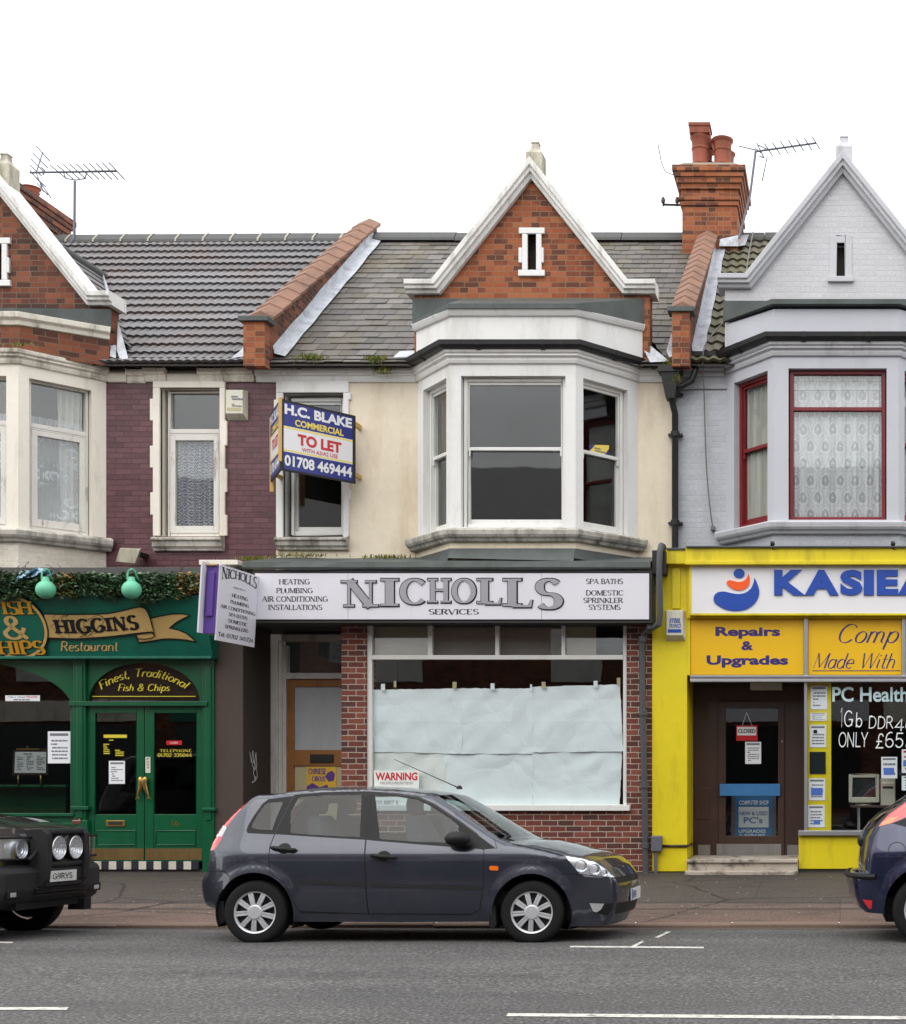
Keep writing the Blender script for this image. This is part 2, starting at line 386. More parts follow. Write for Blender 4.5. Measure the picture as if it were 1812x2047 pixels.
paint('weed', S(96,108,44), 0.7, 0.35, 5.0, spec=0.2)
paint('dry_weed', S(150,136,72), 0.7, 0.3, 5.0, spec=0.2)
paint('ivy_leaf', S(62,92,56), 0.4, 0.4, 9.0, spec=0.5)
paint('ivy_pale', S(120,140,120), 0.5, 0.3, 9.0)
paint('ivy_dry', S(140,112,62), 0.7, 0.3, 9.0, spec=0.2)
paint('ridge_tile', S(86,87,86), 0.8, 0.12, 4.0, 0.3, 40, S(58,60,58), 0.7, 4.0, streak=False)
brick('brick_red', [(0.0, S(118,66,42)), (0.25, S(142,76,44)), (0.65, S(156,84,48)), (1.0, S(168,102,64))], S(146,114,90), bl=.20, sq=.62, soot_sheen=S(74,48,38), samt=0.68, sscale=2.0)
brick('brick_sooty', [(0.0, S(84,50,40)), (0.4, S(110,60,42)), (0.7, S(126,70,46)), (1.0, S(144,82,54))], S(116,96,82), bl=.20, sq=.62, soot_sheen=S(58,42,36), samt=0.72, sscale=1.5)
brick('brick_purple', [(0.0, S(82,46,54)), (0.5, S(95,55,63)), (1.0, S(106,66,74))], S(78,44,48), soot_sheen=S(122,76,72), samt=0.5, bump=1.0, rough=0.5, coat=0.1, sscale=1.6, mvar=0.1, ms=0.005)  # pale mottling here is a sheen painted into the brick colour, no soot
brick('brick_shop', [(0.0, S(74,46,42)), (0.3, S(98,54,46)), (0.65, S(118,62,50)), (1.0, S(136,80,64))], S(190,174,160), bl=0.215, bh=0.0755, ms=0.0058, soot_sheen=S(84,54,48), samt=0.4, bump=0.6)
brick('brick_grey', [(0.0, S(184,187,193)), (1.0, S(194,197,203))], S(182,185,191), bump=0.7, rough=0.6, mvar=0.0, ms=0.006, soot_sheen=S(140,142,146), samt=0.35, wob=0.006)
brick('brick_grey_light', [(0.0, S(203,203,206)), (1.0, S(210,210,213))], S(200,200,203), bl=0.26, bump=0.7, rough=0.6, mvar=0.0, ms=0.007, soot_sheen=S(160,160,162), samt=0.4, wob=0.006)
brick('brick_cream', [(0.0, S(226,219,205)), (1.0, S(236,229,215))], S(218,211,197), bump=0.6, rough=0.7, mvar=0.0, soot_sheen=S(150,136,110), samt=0.5, sscale=2.0)

def slate(name, stops, moss=None, mamt=0.5, rough=0.6, mlo=0.5, mhi=0.7):
    m, nt, b = nodes(name)
    g = N(nt, 'ShaderNodeNewGeometry')
    c = RAMP(nt, g.outputs['Random Per Island'], stops)
    fine = NOISE(nt, POS(nt), 16, 6, 0.65)
    c = MIX(nt, 0.4, c, RAMP(nt, fine, [(0.3, g01(0.5)), (0.7, g01(1.0))]), 'MULTIPLY')
    if moss: c = MIX(nt, RAMP(nt, NOISE(nt, POS(nt), 1.1, 8, 0.72), [(mlo, g01(0)), (mhi, g01(mamt))]), c, moss)
    L(nt, c, b.inputs['Base Color']); b.inputs['Roughness'].default_value = rough
    BUMP(nt, b, fine, 0.25, 0.006); return m
slate('slate', [(0.0, S(76,74,72)), (0.3, S(92,88,85)), (0.75, S(102,98,94)), (1.0, S(120,114,110))], S(92,82,54), 0.7, 0.6, 0.47, 0.66)
slate('tile_grey', [(0.0, S(92,92,95)), (1.0, S(126,124,126))], S(112,96,90), 0.6, 0.55, 0.46, 0.66)
slate('tile_moss', [(0.0, S(92,88,76)), (1.0, S(122,116,102))], S(86,90,44), 0.7, 0.75, 0.46, 0.66)
glass('window_glass', (0.96,0.975,0.97), 1.62, 0.018, 0.022)
glass('shop_glass', (0.97,0.985,0.985), 1.45, 0.004, 0.015)
glass('dark_glass', (0.76,0.78,0.77), 1.45, 0.004, 0.015)

def lace(name, base, cu, cv, lo, hi, kind=0, axis=0):
    """net curtain: thread colour, with a repeating motif in its openness"""
    m = bpy.data.materials.new(name); m.use_nodes = True; nt = m.node_tree; MATS[name] = m
    b = nt.nodes['Principled BSDF']; b.inputs['Base Color'].default_value = base; b.inputs['Roughness'].default_value = 0.9
    u, z = wall_uv(nt)
    pu = MATH(nt, 'DIVIDE', u, cu); pv = MATH(nt, 'DIVIDE', z, cv)
    row = MATH(nt, 'FLOOR', pv)
    pu = MATH(nt, 'ADD', pu, MATH(nt, 'MULTIPLY', MATH(nt, 'MODULO', MATH(nt, 'ABSOLUTE', row), 2.0), 0.5))
    dn = NOISE(nt, POS(nt), 30.0, 3)
    pu = MATH(nt, 'ADD', pu, MATH(nt, 'MULTIPLY', MATH(nt, 'SUBTRACT', dn, 0.5), 0.28)); pv = MATH(nt, 'ADD', pv, MATH(nt, 'MULTIPLY', MATH(nt, 'SUBTRACT', NOISE(nt, POS(nt), 26.0, 3), 0.5), 0.28))
    fu = MATH(nt, 'SUBTRACT', MATH(nt, 'FRACT', pu), 0.5); fv = MATH(nt, 'SUBTRACT', MATH(nt, 'FRACT', pv), 0.5)
    if kind == 0:     # teardrop medallions in scalloped nets
        r = MATH(nt, 'SQRT', MATH(nt, 'ADD', MATH(nt, 'POWER', MATH(nt, 'MULTIPLY', fu, MATH(nt, 'ADD', 1.3, MATH(nt, 'MULTIPLY', fv, 0.9))), 2.0), MATH(nt, 'POWER', fv, 2.0)))
        a = RAMP(nt, r, [(0.0, g01(0.95)), (0.07, g01(0.9)), (0.12, g01(0.25)), (0.30, g01(0.3)), (0.36, g01(0.95)), (0.44, g01(0.9)), (0.50, g01(0.45)), (0.58, g01(0.8))])
    elif kind == 1:   # zigzag bands
        q = MATH(nt, 'ADD', fv, MATH(nt, 'MULTIPLY', MATH(nt, 'ABSOLUTE', fu), 0.9))
        a = RAMP(nt, MATH(nt, 'FRACT', MATH(nt, 'MULTIPLY', q, 2.0)), [(0.0, g01(0.15)), (0.45, g01(0.2)), (0.6, g01(0.95)), (0.85, g01(0.9)), (1.0, g01(0.15))])
    else:             # sparse rings on a fine net
        r = MATH(nt, 'SQRT', MATH(nt, 'ADD', MATH(nt, 'POWER', fu, 2.0), MATH(nt, 'POWER', fv, 2.0)))
        rn = RAMP(nt, NOISE(nt, POS(nt), 2.1, 3), [(0.5, g01(0)), (0.6, g01(1))])
        a = MATH(nt, 'MULTIPLY', RAMP(nt, r, [(0.0, g01(0.2)), (0.2, g01(0.2)), (0.28, g01(1)), (0.38, g01(0.9)), (0.45, g01(0.0))]), rn)
    folds = NOISE(nt, POS(nt, 14, 14, 0.8), 1.0, 3)
    al = MATH(nt, 'ADD', MATH(nt, 'MULTIPLY', a, hi - lo), lo)
    al = MATH(nt, 'ADD', al, MATH(nt, 'MULTIPLY', MATH(nt, 'SUBTRACT', folds, 0.5), 0.5))
    al = MATH(nt, 'MINIMUM', MATH(nt, 'MAXIMUM', al, 0.0), 1.0)
    L(nt, al, b.inputs['Alpha']); return m
lace('lace_medallion', S(220,220,224), 0.20, 0.23, 0.42, 0.95, 0)
lace('lace_zigzag', S(206,206,220), 0.10, 0.095, 0.12, 0.75, 1)
lace('lace_rings', S(214,216,224), 0.16, 0.17, 0.30, 0.85, 2)
lace('lace_plain', S(216,214,206), 0.05, 0.06, 0.55, 0.85, 1)

# ---------------------------------------------------------------- sky, sun, camera
W = bpy.data.worlds.new('World'); SC.world = W; W.use_nodes = True
nt = W.node_tree; bg = nt.nodes['Background']
sky = nt.nodes.new('ShaderNodeTexSky'); sky.sky_type = 'NISHITA'; sky.sun_disc = False
SUN_EL, SUN_AZ = 52.0, 205.0
sky.sun_elevation = rad(SUN_EL); sky.sun_rotation = rad(SUN_AZ); sky.air_density = 1.5; sky.dust_density = 4.0
tc = nt.nodes.new('ShaderNodeTexCoord')
mp = nt.nodes.new('ShaderNodeMapping'); mp.inputs['Scale'].default_value = (1.2, 1.2, 3.0); L(nt, tc.outputs['Generated'], mp.inputs[0])
cl = NOISE(nt, mp.outputs[0], 1.7, 7, 0.6)
cloud = RAMP(nt, cl, [(0.34, (9.2, 9.3, 9.4, 1)), (0.5, (13.6, 13.9, 14.2, 1)), (0.66, (21.5, 21.4, 21.2, 1))])
L(nt, MIX(nt, 0.9, sky.outputs[0], cloud), bg.inputs['Color']); bg.inputs['Strength'].default_value = 0.1
sun = bpy.data.lights.new('sun', 'SUN'); sun.energy = 0.9; sun.angle = rad(52); sun.color = (1.0, 0.97, 0.92)
so = bpy.data.objects.new('sun', sun); COL.objects.link(so)
az = rad(SUN_AZ); el = rad(SUN_EL)
sd = Vector((math.sin(az)*math.cos(el), math.cos(az)*math.cos(el), math.sin(el)))
so.rotation_euler = sd.to_track_quat('Z', 'Y').to_euler(); so.location = sd*40
cam = bpy.data.cameras.new('camera'); co = bpy.data.objects.new('camera', cam); COL.objects.link(co)
co.location = (0,0,EYE); co.rotation_euler = (rad(90),0,0)
cam.sensor_fit = 'VERTICAL'; cam.sensor_height = 24.0; cam.lens = 24.0*F/2047.0
cam.shift_x = (906.0 - VX)/2047.0; cam.shift_y = (VY - 1023.5)/2047.0; cam.clip_start = 0.05; cam.clip_end = 2000
SC.camera = co
SC.view_settings.view_transform = 'Standard'; SC.view_settings.look = 'None'; SC.view_settings.exposure = 0.45; SC.view_settings.gamma = 1.0
SC.cycles.max_bounces = 8; SC.cycles.transparent_max_bounces = 24; SC.cycles.diffuse_bounces = 4; SC.cycles.glossy_bounces = 4
SC.cycles.caustics_reflective = False; SC.cycles.caustics_refractive = False; SC.cycles.use_denoising = True

# ---------------------------------------------------------------- ground
YK = 13.5
GP = [(-9.0,0.14),(-1.6,0.12),(2.56,0.0),(2.70,-0.01),(2.701,-0.10),(4.5,0.0),(6.5,0.05),(8.1,0.06),(10.0,0.04),(11.66,0.0),(12.6,-0.045),(YK,-0.11)]
def road_z(Y):
    for (a, p), (b, q) in zip(GP[:-1], GP[1:]):
        if a <= Y <= b: return p + (q-p)*(Y-a)/(b-a)
    return -0.11
def pave_z(Y): return -0.062 + (Y-YK-0.13)*(0.205/3.7)
def road_hit(px, py):
    Y = 10.0
    for _ in range(40):
        Y = 0.5*Y + 0.5*(EYE - road_z(Y))*F/(py - VY)
    return Vector((wx(px, Y), Y, road_z(Y)))
def asphalt():
    m, nt, b = nodes('asphalt')
    p = POS(nt); v = N(nt, 'ShaderNodeTexVoronoi'); v.inputs['Scale'].default_value = 75; L(nt, p, v.inputs['Vector'])
    v2 = N(nt, 'ShaderNodeTexVoronoi'); v2.inputs['Scale'].default_value = 23; L(nt, p, v2.inputs['Vector'])
    base = RAMP(nt, NOISE(nt, POS(nt, 0.25, 1.2, 1), 1.1, 6, 0.6), [(0.3, S(77,76,76)), (0.7, S(98,96,95))])
    agg = RAMP(nt, NOISE(nt, p, 36, 4, 0.7), [(0.30, g01(0.3)), (0.5, g01(0.95)), (0.68, g01(2.1))])
    c = MIX(nt, 1.0, base, agg, 'MULTIPLY')
    sep = N(nt, 'ShaderNodeSeparateColor'); L(nt, v2.outputs['Color'], sep.inputs[0])
    chip = MATH(nt, 'MULTIPLY', MATH(nt, 'GREATER_THAN', sep.outputs[0], 0.93), MATH(nt, 'LESS_THAN', v2.outputs['Distance'], 0.22))
    c = MIX(nt, MATH(nt, 'MULTIPLY', chip, 0.7), c, S(170,168,164))
    stain = RAMP(nt, NOISE(nt, POS(nt, 0.5, 1, 1), 0.8, 5, 0.6), [(0.52, g01(0)), (0.7, g01(0.35))])
    c = MIX(nt, stain, c, S(66,64,64))
    sy = N(nt, 'ShaderNodeSeparateXYZ'); L(nt, p, sy.inputs[0])
    gut = RAMP(nt, MATH(nt, 'ADD', MATH(nt, 'MULTIPLY', MATH(nt, 'SUBTRACT', NOISE(nt, POS(nt, 1, 3, 1), 2.0, 5, .6), .5), 1.2), MATH(nt, 'SUBTRACT', sy.outputs[1], 12.9)), [(0.25, g01(0)), (0.6, g01(0.75))])
    c = MIX(nt, gut, c, S(56,52,49))
    L(nt, c, b.inputs['Base Color']); b.inputs['Roughness'].default_value = 0.85; b.inputs['Specular IOR Level'].default_value = 0.35
    BUMP(nt, b, NOISE(nt, p, 52, 3, 0.6), 0.8, 0.012); return m
asphalt()
def pavement_mat():
    m, nt, b = nodes('pavement'); p = POS(nt)
    s = N(nt, 'ShaderNodeSeparateXYZ'); L(nt, p, s.inputs[0])
    wob = NOISE(nt, POS(nt, 0.8, 2.0, 1), 1.3, 5, 0.6)
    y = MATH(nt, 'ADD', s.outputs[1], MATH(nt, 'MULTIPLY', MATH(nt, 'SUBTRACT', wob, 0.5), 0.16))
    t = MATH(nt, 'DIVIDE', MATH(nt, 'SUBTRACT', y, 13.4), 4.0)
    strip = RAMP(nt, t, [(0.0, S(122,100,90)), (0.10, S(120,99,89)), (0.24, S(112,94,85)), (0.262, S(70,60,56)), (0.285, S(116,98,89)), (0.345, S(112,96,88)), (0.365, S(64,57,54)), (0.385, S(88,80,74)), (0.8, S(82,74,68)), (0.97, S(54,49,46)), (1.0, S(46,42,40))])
    sp = RAMP(nt, NOISE(nt, p, 48, 3, 0.6), [(0.32, g01(0.6)), (0.5, g01(1.0)), (0.68, g01(1.5))])
    c = MIX(nt, 1.0, strip, sp, 'MULTIPLY')
    c = MIX(nt, RAMP(nt, NOISE(nt, POS(nt, 0.9, 2.4, 1), 1.6, 7, 0.7), [(0.48, g01(0)), (0.7, g01(0.55))]), c, S(62,56,52))
    vk = N(nt, 'ShaderNodeTexVoronoi'); vk.feature = 'DISTANCE_TO_EDGE'; vk.inputs['Scale'].default_value = 0.42
    wk = N(nt, 'ShaderNodeMixRGB'); wk.inputs[0].default_value = 0.28; nk = N(nt, 'ShaderNodeTexNoise'); nk.inputs['Scale'].default_value = 1.6; nk.inputs['Detail'].default_value = 6; L(nt, p, nk.inputs['Vector']); L(nt, POS(nt, 1, 1.7, 0), wk.inputs[1]); L(nt, nk.outputs['Color'], wk.inputs[2]); L(nt, wk.outputs[0], vk.inputs['Vector'])
    c = MIX(nt, MATH(nt, 'MULTIPLY', MATH(nt, 'LESS_THAN', vk.outputs['Distance'], 0.006), 0.75), c, S(38,35,33))
    bx = N(nt, 'ShaderNodeTexBrick'); bx.offset = .37; bx.inputs['Scale'].default_value = 1; bx.inputs['Brick Width'].default_value = 2.7; bx.inputs['Row Height'].default_value = 1.9; bx.inputs['Mortar Size'].default_value = 0.008; bx.inputs['Color1'].default_value = g01(0.86); bx.inputs['Color2'].default_value = g01(1.1); bx.inputs['Mortar'].default_value = g01(0.55); L(nt, p, bx.inputs['Vector'])
    c = MIX(nt, 0.8, c, bx.outputs['Color'], 'MULTIPLY')
    v = N(nt, 'ShaderNodeTexVoronoi'); v.inputs['Scale'].default_value = 9; L(nt, p, v.inputs['Vector'])
    sc = N(nt, 'ShaderNodeSeparateColor'); L(nt, v.outputs['Color'], sc.inputs[0])
    gum = MATH(nt, 'MULTIPLY', MATH(nt, 'GREATER_THAN', sc.outputs[0], 0.86), MATH(nt, 'LESS_THAN', v.outputs['Distance'], 0.14))
    c = MIX(nt, MATH(nt, 'MULTIPLY', gum, 0.7), c, S(196,184,172))
    c = MIX(nt, 1.0, c, (0.8,0.79,0.78,1), 'MULTIPLY')
    L(nt, c, b.inputs['Base Color']); b.inputs['Roughness'].default_value = 0.8
    BUMP(nt, b, NOISE(nt, p, 40, 4, 0.6), 0.5, 0.01); return m
pavement_mat()
paint('kerb_stone', S(122,102,90), 0.85, 0.18, 5.0, 0.5, 30, S(84,70,62), 0.7, 5.0, streak=False)
paint('road_paint', S(206,204,196), 0.7, 0.06, 8.0, 0.3, 60, S(120,118,114), 0.9, 14.0, streak=False, dlo=0.5, dhi=0.66)
XL, XR = -60.0, 60.0
g = MB()
ys = [p[0] for p in GP if p[0] <= YK]
rows = [[(x, y, z) for x in (XL, XR)] for y, z in GP if y >= 2.7]
g.grid(rows, 0, False, flip=True)
tag(g.build('road', MATS['asphalt']), 'grey asphalt road running along the terrace', 'road', kind='structure')
g = MB(); nn = 14
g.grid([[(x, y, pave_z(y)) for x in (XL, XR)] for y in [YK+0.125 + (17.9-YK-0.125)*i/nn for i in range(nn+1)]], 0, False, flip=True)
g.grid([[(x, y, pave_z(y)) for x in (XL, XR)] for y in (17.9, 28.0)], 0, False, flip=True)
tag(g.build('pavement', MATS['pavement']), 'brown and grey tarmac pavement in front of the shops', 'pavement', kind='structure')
g = MB(); g.grid([[(x, y, z) for x in (XL, XR)] for y, z in GP if y <= 2.6], 0, False, flip=True); g.box(XL, XR, 2.57, 2.70, -0.3, -0.006)
tag(g.build('far_pavement', MATS['pavement']), 'pavement on the camera side of the road', 'pavement', kind='structure')
g = MB(); x = XL
while x < XR:
    w = 1.02 + random.uniform(-0.06, 0.10); dz = random.uniform(-0.006, 0.006)
    prof = [(YK+0.13, -0.3), (YK, -0.3), (YK+random.uniform(-.006,.006), -0.078+dz), (YK+0.018, -0.062+dz), (YK+0.13, -0.058+dz)]
    g.prism([(x, a, b) for a, b in prof], (w-0.012, 0, 0)); x += w
g.prism([(XL,YK+.13,-.3),(XL,YK+.012,-.3),(XL,YK+.014,-.074),(XL,YK+.03,-.068),(XL,YK+.13,-.066)], (XR-XL,0,0))
tag(g.build('kerb', MATS['kerb_stone'], bevel=0.006), 'worn brown kerb stones along the road edge', 'kerb', kind='structure')
def ground_strip(pts, lift=0.004):
    q = [road_hit(*p) for p in pts]; m = MB(); m.face([(p.x, p.y, p.z+lift) for p in q]); return m
def marking(pts, label):
    o = ground_strip(pts).build('road_marking', MATS['road_paint']); tag(o, label, 'road marking', kind='structure')
marking([(1012,2032.5),(2300,2043),(2300,2036.5),(1016,2026.5)], 'long white centre line dash at the lower right')
marking([(-500,2019),(133,2020),(138,2014.5),(-500,2014)], 'white centre line dash at the lower left')
marking([(1140,1894.6),(1407,1896.4),(1407,1893.4),(1140,1891.6)], 'thin white parking bay line in front of the dark blue car')
marking([(1260,1893.6),(1270,1893.7),(1289,1882.6),(1282,1882.4)], 'short white tick joining the parking bay line')
marking([(1308,1875.2),(1317,1875.4),(1342,1863.2),(1333,1863.0)], 'short white tick near the kerb')
marking([(-200,1886.2),(26,1886.2),(27,1883.4),(-200,1883.4)], 'thin white parking bay line at the left edge')
# ---------------------------------------------------------------- lettering
def E(cx, cy, rx, ry, a0, a1, n=14):
    return [(cx + rx*math.cos(rad(a0 + (a1-a0)*i/n)), cy + ry*math.sin(rad(a0 + (a1-a0)*i/n))) for i in range(n+1)]
# skeleton letters: advance, strokes ('t' hair stroke, 'T' full stroke, None by direction)
GL = {
 'A': (.86, [('t',[(0,0),(.40,1)]), ('T',[(.40,1),(.80,0)]), ('t',[(.13,.34),(.66,.34)])]),
 'B': (.74, [(None,[(.1,0),(.1,1)]), (None,[(.1,1),(.36,1)]+E(.36,.76,.24,.24,90,-90)+[(.1,.52)]), (None,[(.36,.52)]+E(.38,.26,.29,.26,90,-90)+[(.1,0)])]),
 'C': (.84, [(None, E(.44,.5,.40,.5,40,320,22))]),
 'D': (.84, [(None,[(.1,0),(.1,1)]), (None,[(.1,1),(.34,1)]+E(.34,.5,.42,.5,90,-90,18)+[(.1,0)])]),
 'E': (.68, [(None,[(.1,0),(.1,1)]), ('t',[(.1,1),(.6,1)]), ('t',[(.1,.52),(.5,.52)]), ('t',[(.1,0),(.62,0)])]),
 'F': (.64, [(None,[(.1,0),(.1,1)]), ('t',[(.1,1),(.6,1)]), ('t',[(.1,.52),(.48,.52)])]),
 'G': (.88, [(None, E(.45,.5,.41,.5,45,350,22)), (None,[(.78,.06),(.78,.44)]), ('t',[(.5,.44),(.86,.44)])]),
 'H': (.88, [(None,[(.1,0),(.1,1)]), (None,[(.74,0),(.74,1)]), ('t',[(.1,.52),(.74,.52)])]),
 'I': (.34, [(None,[(.17,0),(.17,1)])]),
 'K': (.82, [(None,[(.1,0),(.1,1)]), ('t',[(.1,.42),(.68,1)]), ('T',[(.3,.58),(.74,0)])]),
 'L': (.66, [(None,[(.1,0),(.1,1)]), ('t',[(.1,0),(.62,0)])]),
 'M': (1.02, [('t',[(.1,0),(.1,1)]), ('T',[(.1,1),(.5,.06)]), ('t',[(.5,.06),(.9,1)]), ('T',[(.9,1),(.9,0)])]),
 'N': (.92, [('t',[(.1,0),(.1,1)]), ('T',[(.1,1),(.78,0)]), ('t',[(.78,0),(.78,1)])]),
 'O': (.92, [(None, E(.46,.5,.41,.5,0,360,32))]),
 'P': (.72, [(None,[(.1,0),(.1,1)]), (None,[(.1,1),(.38,1)]+E(.38,.74,.27,.26,90,-90)+[(.1,.48)])]),
 'R': (.80, [(None,[(.1,0),(.1,1)]), (None,[(.1,1),(.36,1)]+E(.36,.75,.26,.25,90,-90)+[(.1,.5)]), ('T',[(.36,.5),(.72,0)])]),
 'S': (.68, [(None, E(.34,.75,.25,.25,30,270,16)+E(.34,.25,.27,.25,90,-150,16)[1:])]),
 'T': (.76, [(None,[(.38,0),(.38,1)]), ('t',[(.02,1),(.74,1)])]),
 'U': (.86, [(None,[(.1,1),(.1,.32)]+E(.43,.32,.33,.32,180,360)+[(.76,1)])]),
 'V': (.82, [('T',[(.02,1),(.40,0)]), ('t',[(.40,0),(.78,1)])]),
 'W': (1.16, [('T',[(.02,1),(.30,0)]), ('t',[(.30,0),(.57,1)]), ('T',[(.57,1),(.85,0)]), ('t',[(.85,0),(1.12,1)])]),
 'X': (.80, [('T',[(.04,1),(.74,0)]), ('t',[(.04,0),(.74,1)])]),
 'Y': (.78, [('T',[(.02,1),(.38,.46)]), ('t',[(.38,.46),(.74,1)]), ('T',[(.38,.46),(.38,0)])]),
 'Z': (.70, [('t',[(.04,1),(.64,1)]), ('T',[(.64,1),(.04,0)]), ('t',[(.04,0),(.66,0)])]),
 '0': (.70, [(None, E(.35,.5,.28,.5,0,360,28))]), '1': (.44, [(None,[(.08,.78),(.26,1),(.26,0)])]),
 '2': (.68, [(None, E(.34,.72,.27,.28,165,-35,14)+[(.06,0),(.64,0)])]), '3': (.66, [(None, E(.32,.75,.25,.25,150,-90,14)+E(.32,.26,.28,.26,90,-150,14)[1:])]),
 '4': (.72, [(None,[(.50,0),(.50,1),(.04,.30),(.68,.30)])]), '5': (.68, [(None,[(.58,1),(.16,1),(.12,.55)]+E(.34,.31,.28,.31,120,-150,16))]),
 '6': (.70, [(None, E(.44,.62,.36,.42,80,180,10)+E(.35,.29,.28,.29,170,530,24))]), '7': (.64, [(None,[(.04,1),(.60,1),(.22,0)])]),
 '8': (.68, [(None, E(.34,.76,.23,.24,-90,270,20)), (None, E(.34,.26,.28,.26,90,450,22))]), '9': (.70, [(None, E(.26,.38,.36,.42,-80,0,10)+E(.35,.71,.28,.29,-10,350,24))]),
 '.': (.24, [('T',[(.10,0),(.10,.10)])]), ',': (.24, [('T',[(.13,.08),(.05,-.14)])]), ':': (.26, [('T',[(.12,.08),(.12,.2)]), ('T',[(.12,.5),(.12,.62)])]),
 '-': (.4, [('T',[(.04,.42),(.36,.42)])]), "'": (.2, [('T',[(.1,1),(.08,.78)])]), '/': (.5, [('t',[(.02,-.05),(.46,1.05)])]),
 '&': (.92, [(None,[(.84,0),(.24,.68)]+E(.38,.80,.17,.20,200,-20,12)+[(.12,.34)]+E(.36,.24,.28,.24,160,330,12)+[(.80,.5)])]),
 '£': (.74, [(None, E(.44,.76,.20,.24,20,180,10)+[(.26,.3),(.06,.04),(.66,.04)]), ('t',[(.08,.48),(.52,.48)])]),
 'a': (.62, [(None, E(.28,.30,.24,.30,50,410,20)), (None,[(.52,.60),(.52,.10),(.60,.02)])]),
 'b': (.62, [(None,[(.08,1),(.08,0)]), (None, E(.32,.30,.24,.30,180,-180,20))]),
 'c': (.54, [(None, E(.30,.30,.25,.30,40,320,16))]),
 'd': (.62, [(None, E(.28,.30,.24,.30,0,360,20)), (None,[(.52,1.0),(.52,.08),(.6,.0)])]),
 'e': (.56, [(None,[(.06,.30),(.52,.34)]+E(.29,.30,.24,.30,10,310,16))]),
 'h': (.62, [(None,[(.08,1),(.08,0)]), (None,[(.08,.36)]+E(.29,.36,.21,.24,180,0,10)+[(.50,.08),(.58,0)])]),
 'i': (.28, [(None,[(.10,.60),(.10,.08),(.2,0)]), ('T',[(.11,.80),(.10,.88)])]),
 'l': (.28, [(None,[(.10,1),(.10,.08),(.2,0)])]),
 'm': (.94, [(None,[(.08,.60),(.08,0)]), (None,[(.08,.36)]+E(.25,.38,.17,.22,180,0,10)+[(.42,0)]), (None,[(.42,.36)]+E(.60,.38,.18,.22,180,0,10)+[(.78,.08),(.88,0)])]),
 'n': (.64, [(None,[(.08,.60),(.08,0)]), (None,[(.08,.36)]+E(.30,.36,.22,.24,180,0,10)+[(.52,.08),(.60,0)])]),
 'o': (.60, [(None, E(.30,.30,.25,.30,0,360,22))]),
 'p': (.62, [(None,[(.08,.60),(.08,-.36)]), (None, E(.32,.30,.24,.30,180,-180,20))]),
 'r': (.46, [(None,[(.08,.60),(.08,0)]), (None,[(.08,.34)]+E(.30,.34,.22,.26,180,50,10))]),
 's': (.48, [(None, E(.24,.45,.17,.15,30,270,12)+E(.24,.15,.19,.15,90,-150,12)[1:])]),
 't': (.40, [(None,[(.16,.92),(.16,.10),(.26,0),(.36,.06)]), ('t',[(.02,.60),(.36,.60)])]),
 'u': (.62, [(None,[(.08,.60),(.08,.22)]+E(.28,.22,.20,.22,180,350,10)+[(.5,.4)]), (None,[(.5,.60),(.5,.08),(.58,0)])]),
 ' ': (.40, []),
}
def stroke_text(s, style, th=0.15, hair=0.05, slant=0.0, space=0.06, serif=0.12, wob=0.0):
    """list of 2-D quads [(4 pts, layer)] for a string, cap height 1"""
    out = []; x = 0.0; rng = random.Random(hash(len(s))*3 + len(s)); lay = 0
    for ch in s:
        adv, st = GL.get(ch, GL[' '])
        ox, oy = (rng.uniform(-wob, wob), rng.uniform(-wob, wob)) if wob else (0, 0)
        for k, (mode, pts) in enumerate(st):
            lay = k
            P = [Vector((x + p[0] + ox + slant*p[1], p[1] + oy)) for p in pts]
            if (P[0]-P[-1]).length < 1e-5 and len(P) > 3: closed = True
            else: closed = False
            def width(t):
                if style in ('sans', 'chalk'): return th
                if mode == 't': return hair
                if mode == 'T': return th
                v = abs(t.y - slant*t.x*0.3) if style != 'script' else abs(t.x*0.35 + t.y)
                return hair + (th-hair)*min(1.0, v)**1.4
            Lp = []; Rp = []
            n = len(P)
            for i in range(n):
                a = P[i]-P[i-1] if i else (P[0]-P[-2] if closed else P[1]-P[0])
                b = P[i+1]-P[i] if i < n-1 else (P[1]-P[0] if closed else P[-1]-P[-2])
                a = a.normalized(); b = b.normalized(); t = a+b
                t = t.normalized() if t.length > 1e-4 else b
                nn = Vector((-t.y, t.x)); c = max(0.45, nn.dot(Vector((-b.y, b.x))))
                w = width(t)*0.5/c
                Lp.append(P[i]+nn*w); Rp.append(P[i]-nn*w)
            if style in ('sans','chalk') and not closed:
                for q in (0, -1):
                    d = (P[0]-P[1]).normalized() if q == 0 else (P[-1]-P[-2]).normalized()
                    Lp[q] += d*th*0.35; Rp[q] += d*th*0.35
            for i in range(n-1): out.append(((Rp[i], Rp[i+1], Lp[i+1], Lp[i]), lay))
            if style == 'serif':
                for q, o2 in ((0, 1), (-1, -2)):
                    p = P[q]; d = P[q]-P[o2]
                    if abs(p.y) < .02 or abs(p.y-1) < .02:
                        if abs(d.y) > abs(d.x)*0.6 and len(pts) < 5:
                            w = width(d.normalized())*0.5 + serif; y0, y1 = (0, hair) if p.y < .5 else (1-hair, 1)
                            out.append(((Vector((p.x-w,y0)), Vector((p.x+w,y0)), Vector((p.x+w,y1)), Vector((p.x-w,y1))), 4+k))
                        elif mode == 't' and abs(d.x) > abs(d.y):
                            sg = 1 if p.y < .5 else -1
                            out.append(((Vector((p.x-hair,p.y)), Vector((p.x,p.y)), Vector((p.x+hair*.3,p.y+sg*.24)), Vector((p.x-hair*.5,p.y+sg*.24))), 4+k))
        x += adv + space
    return out
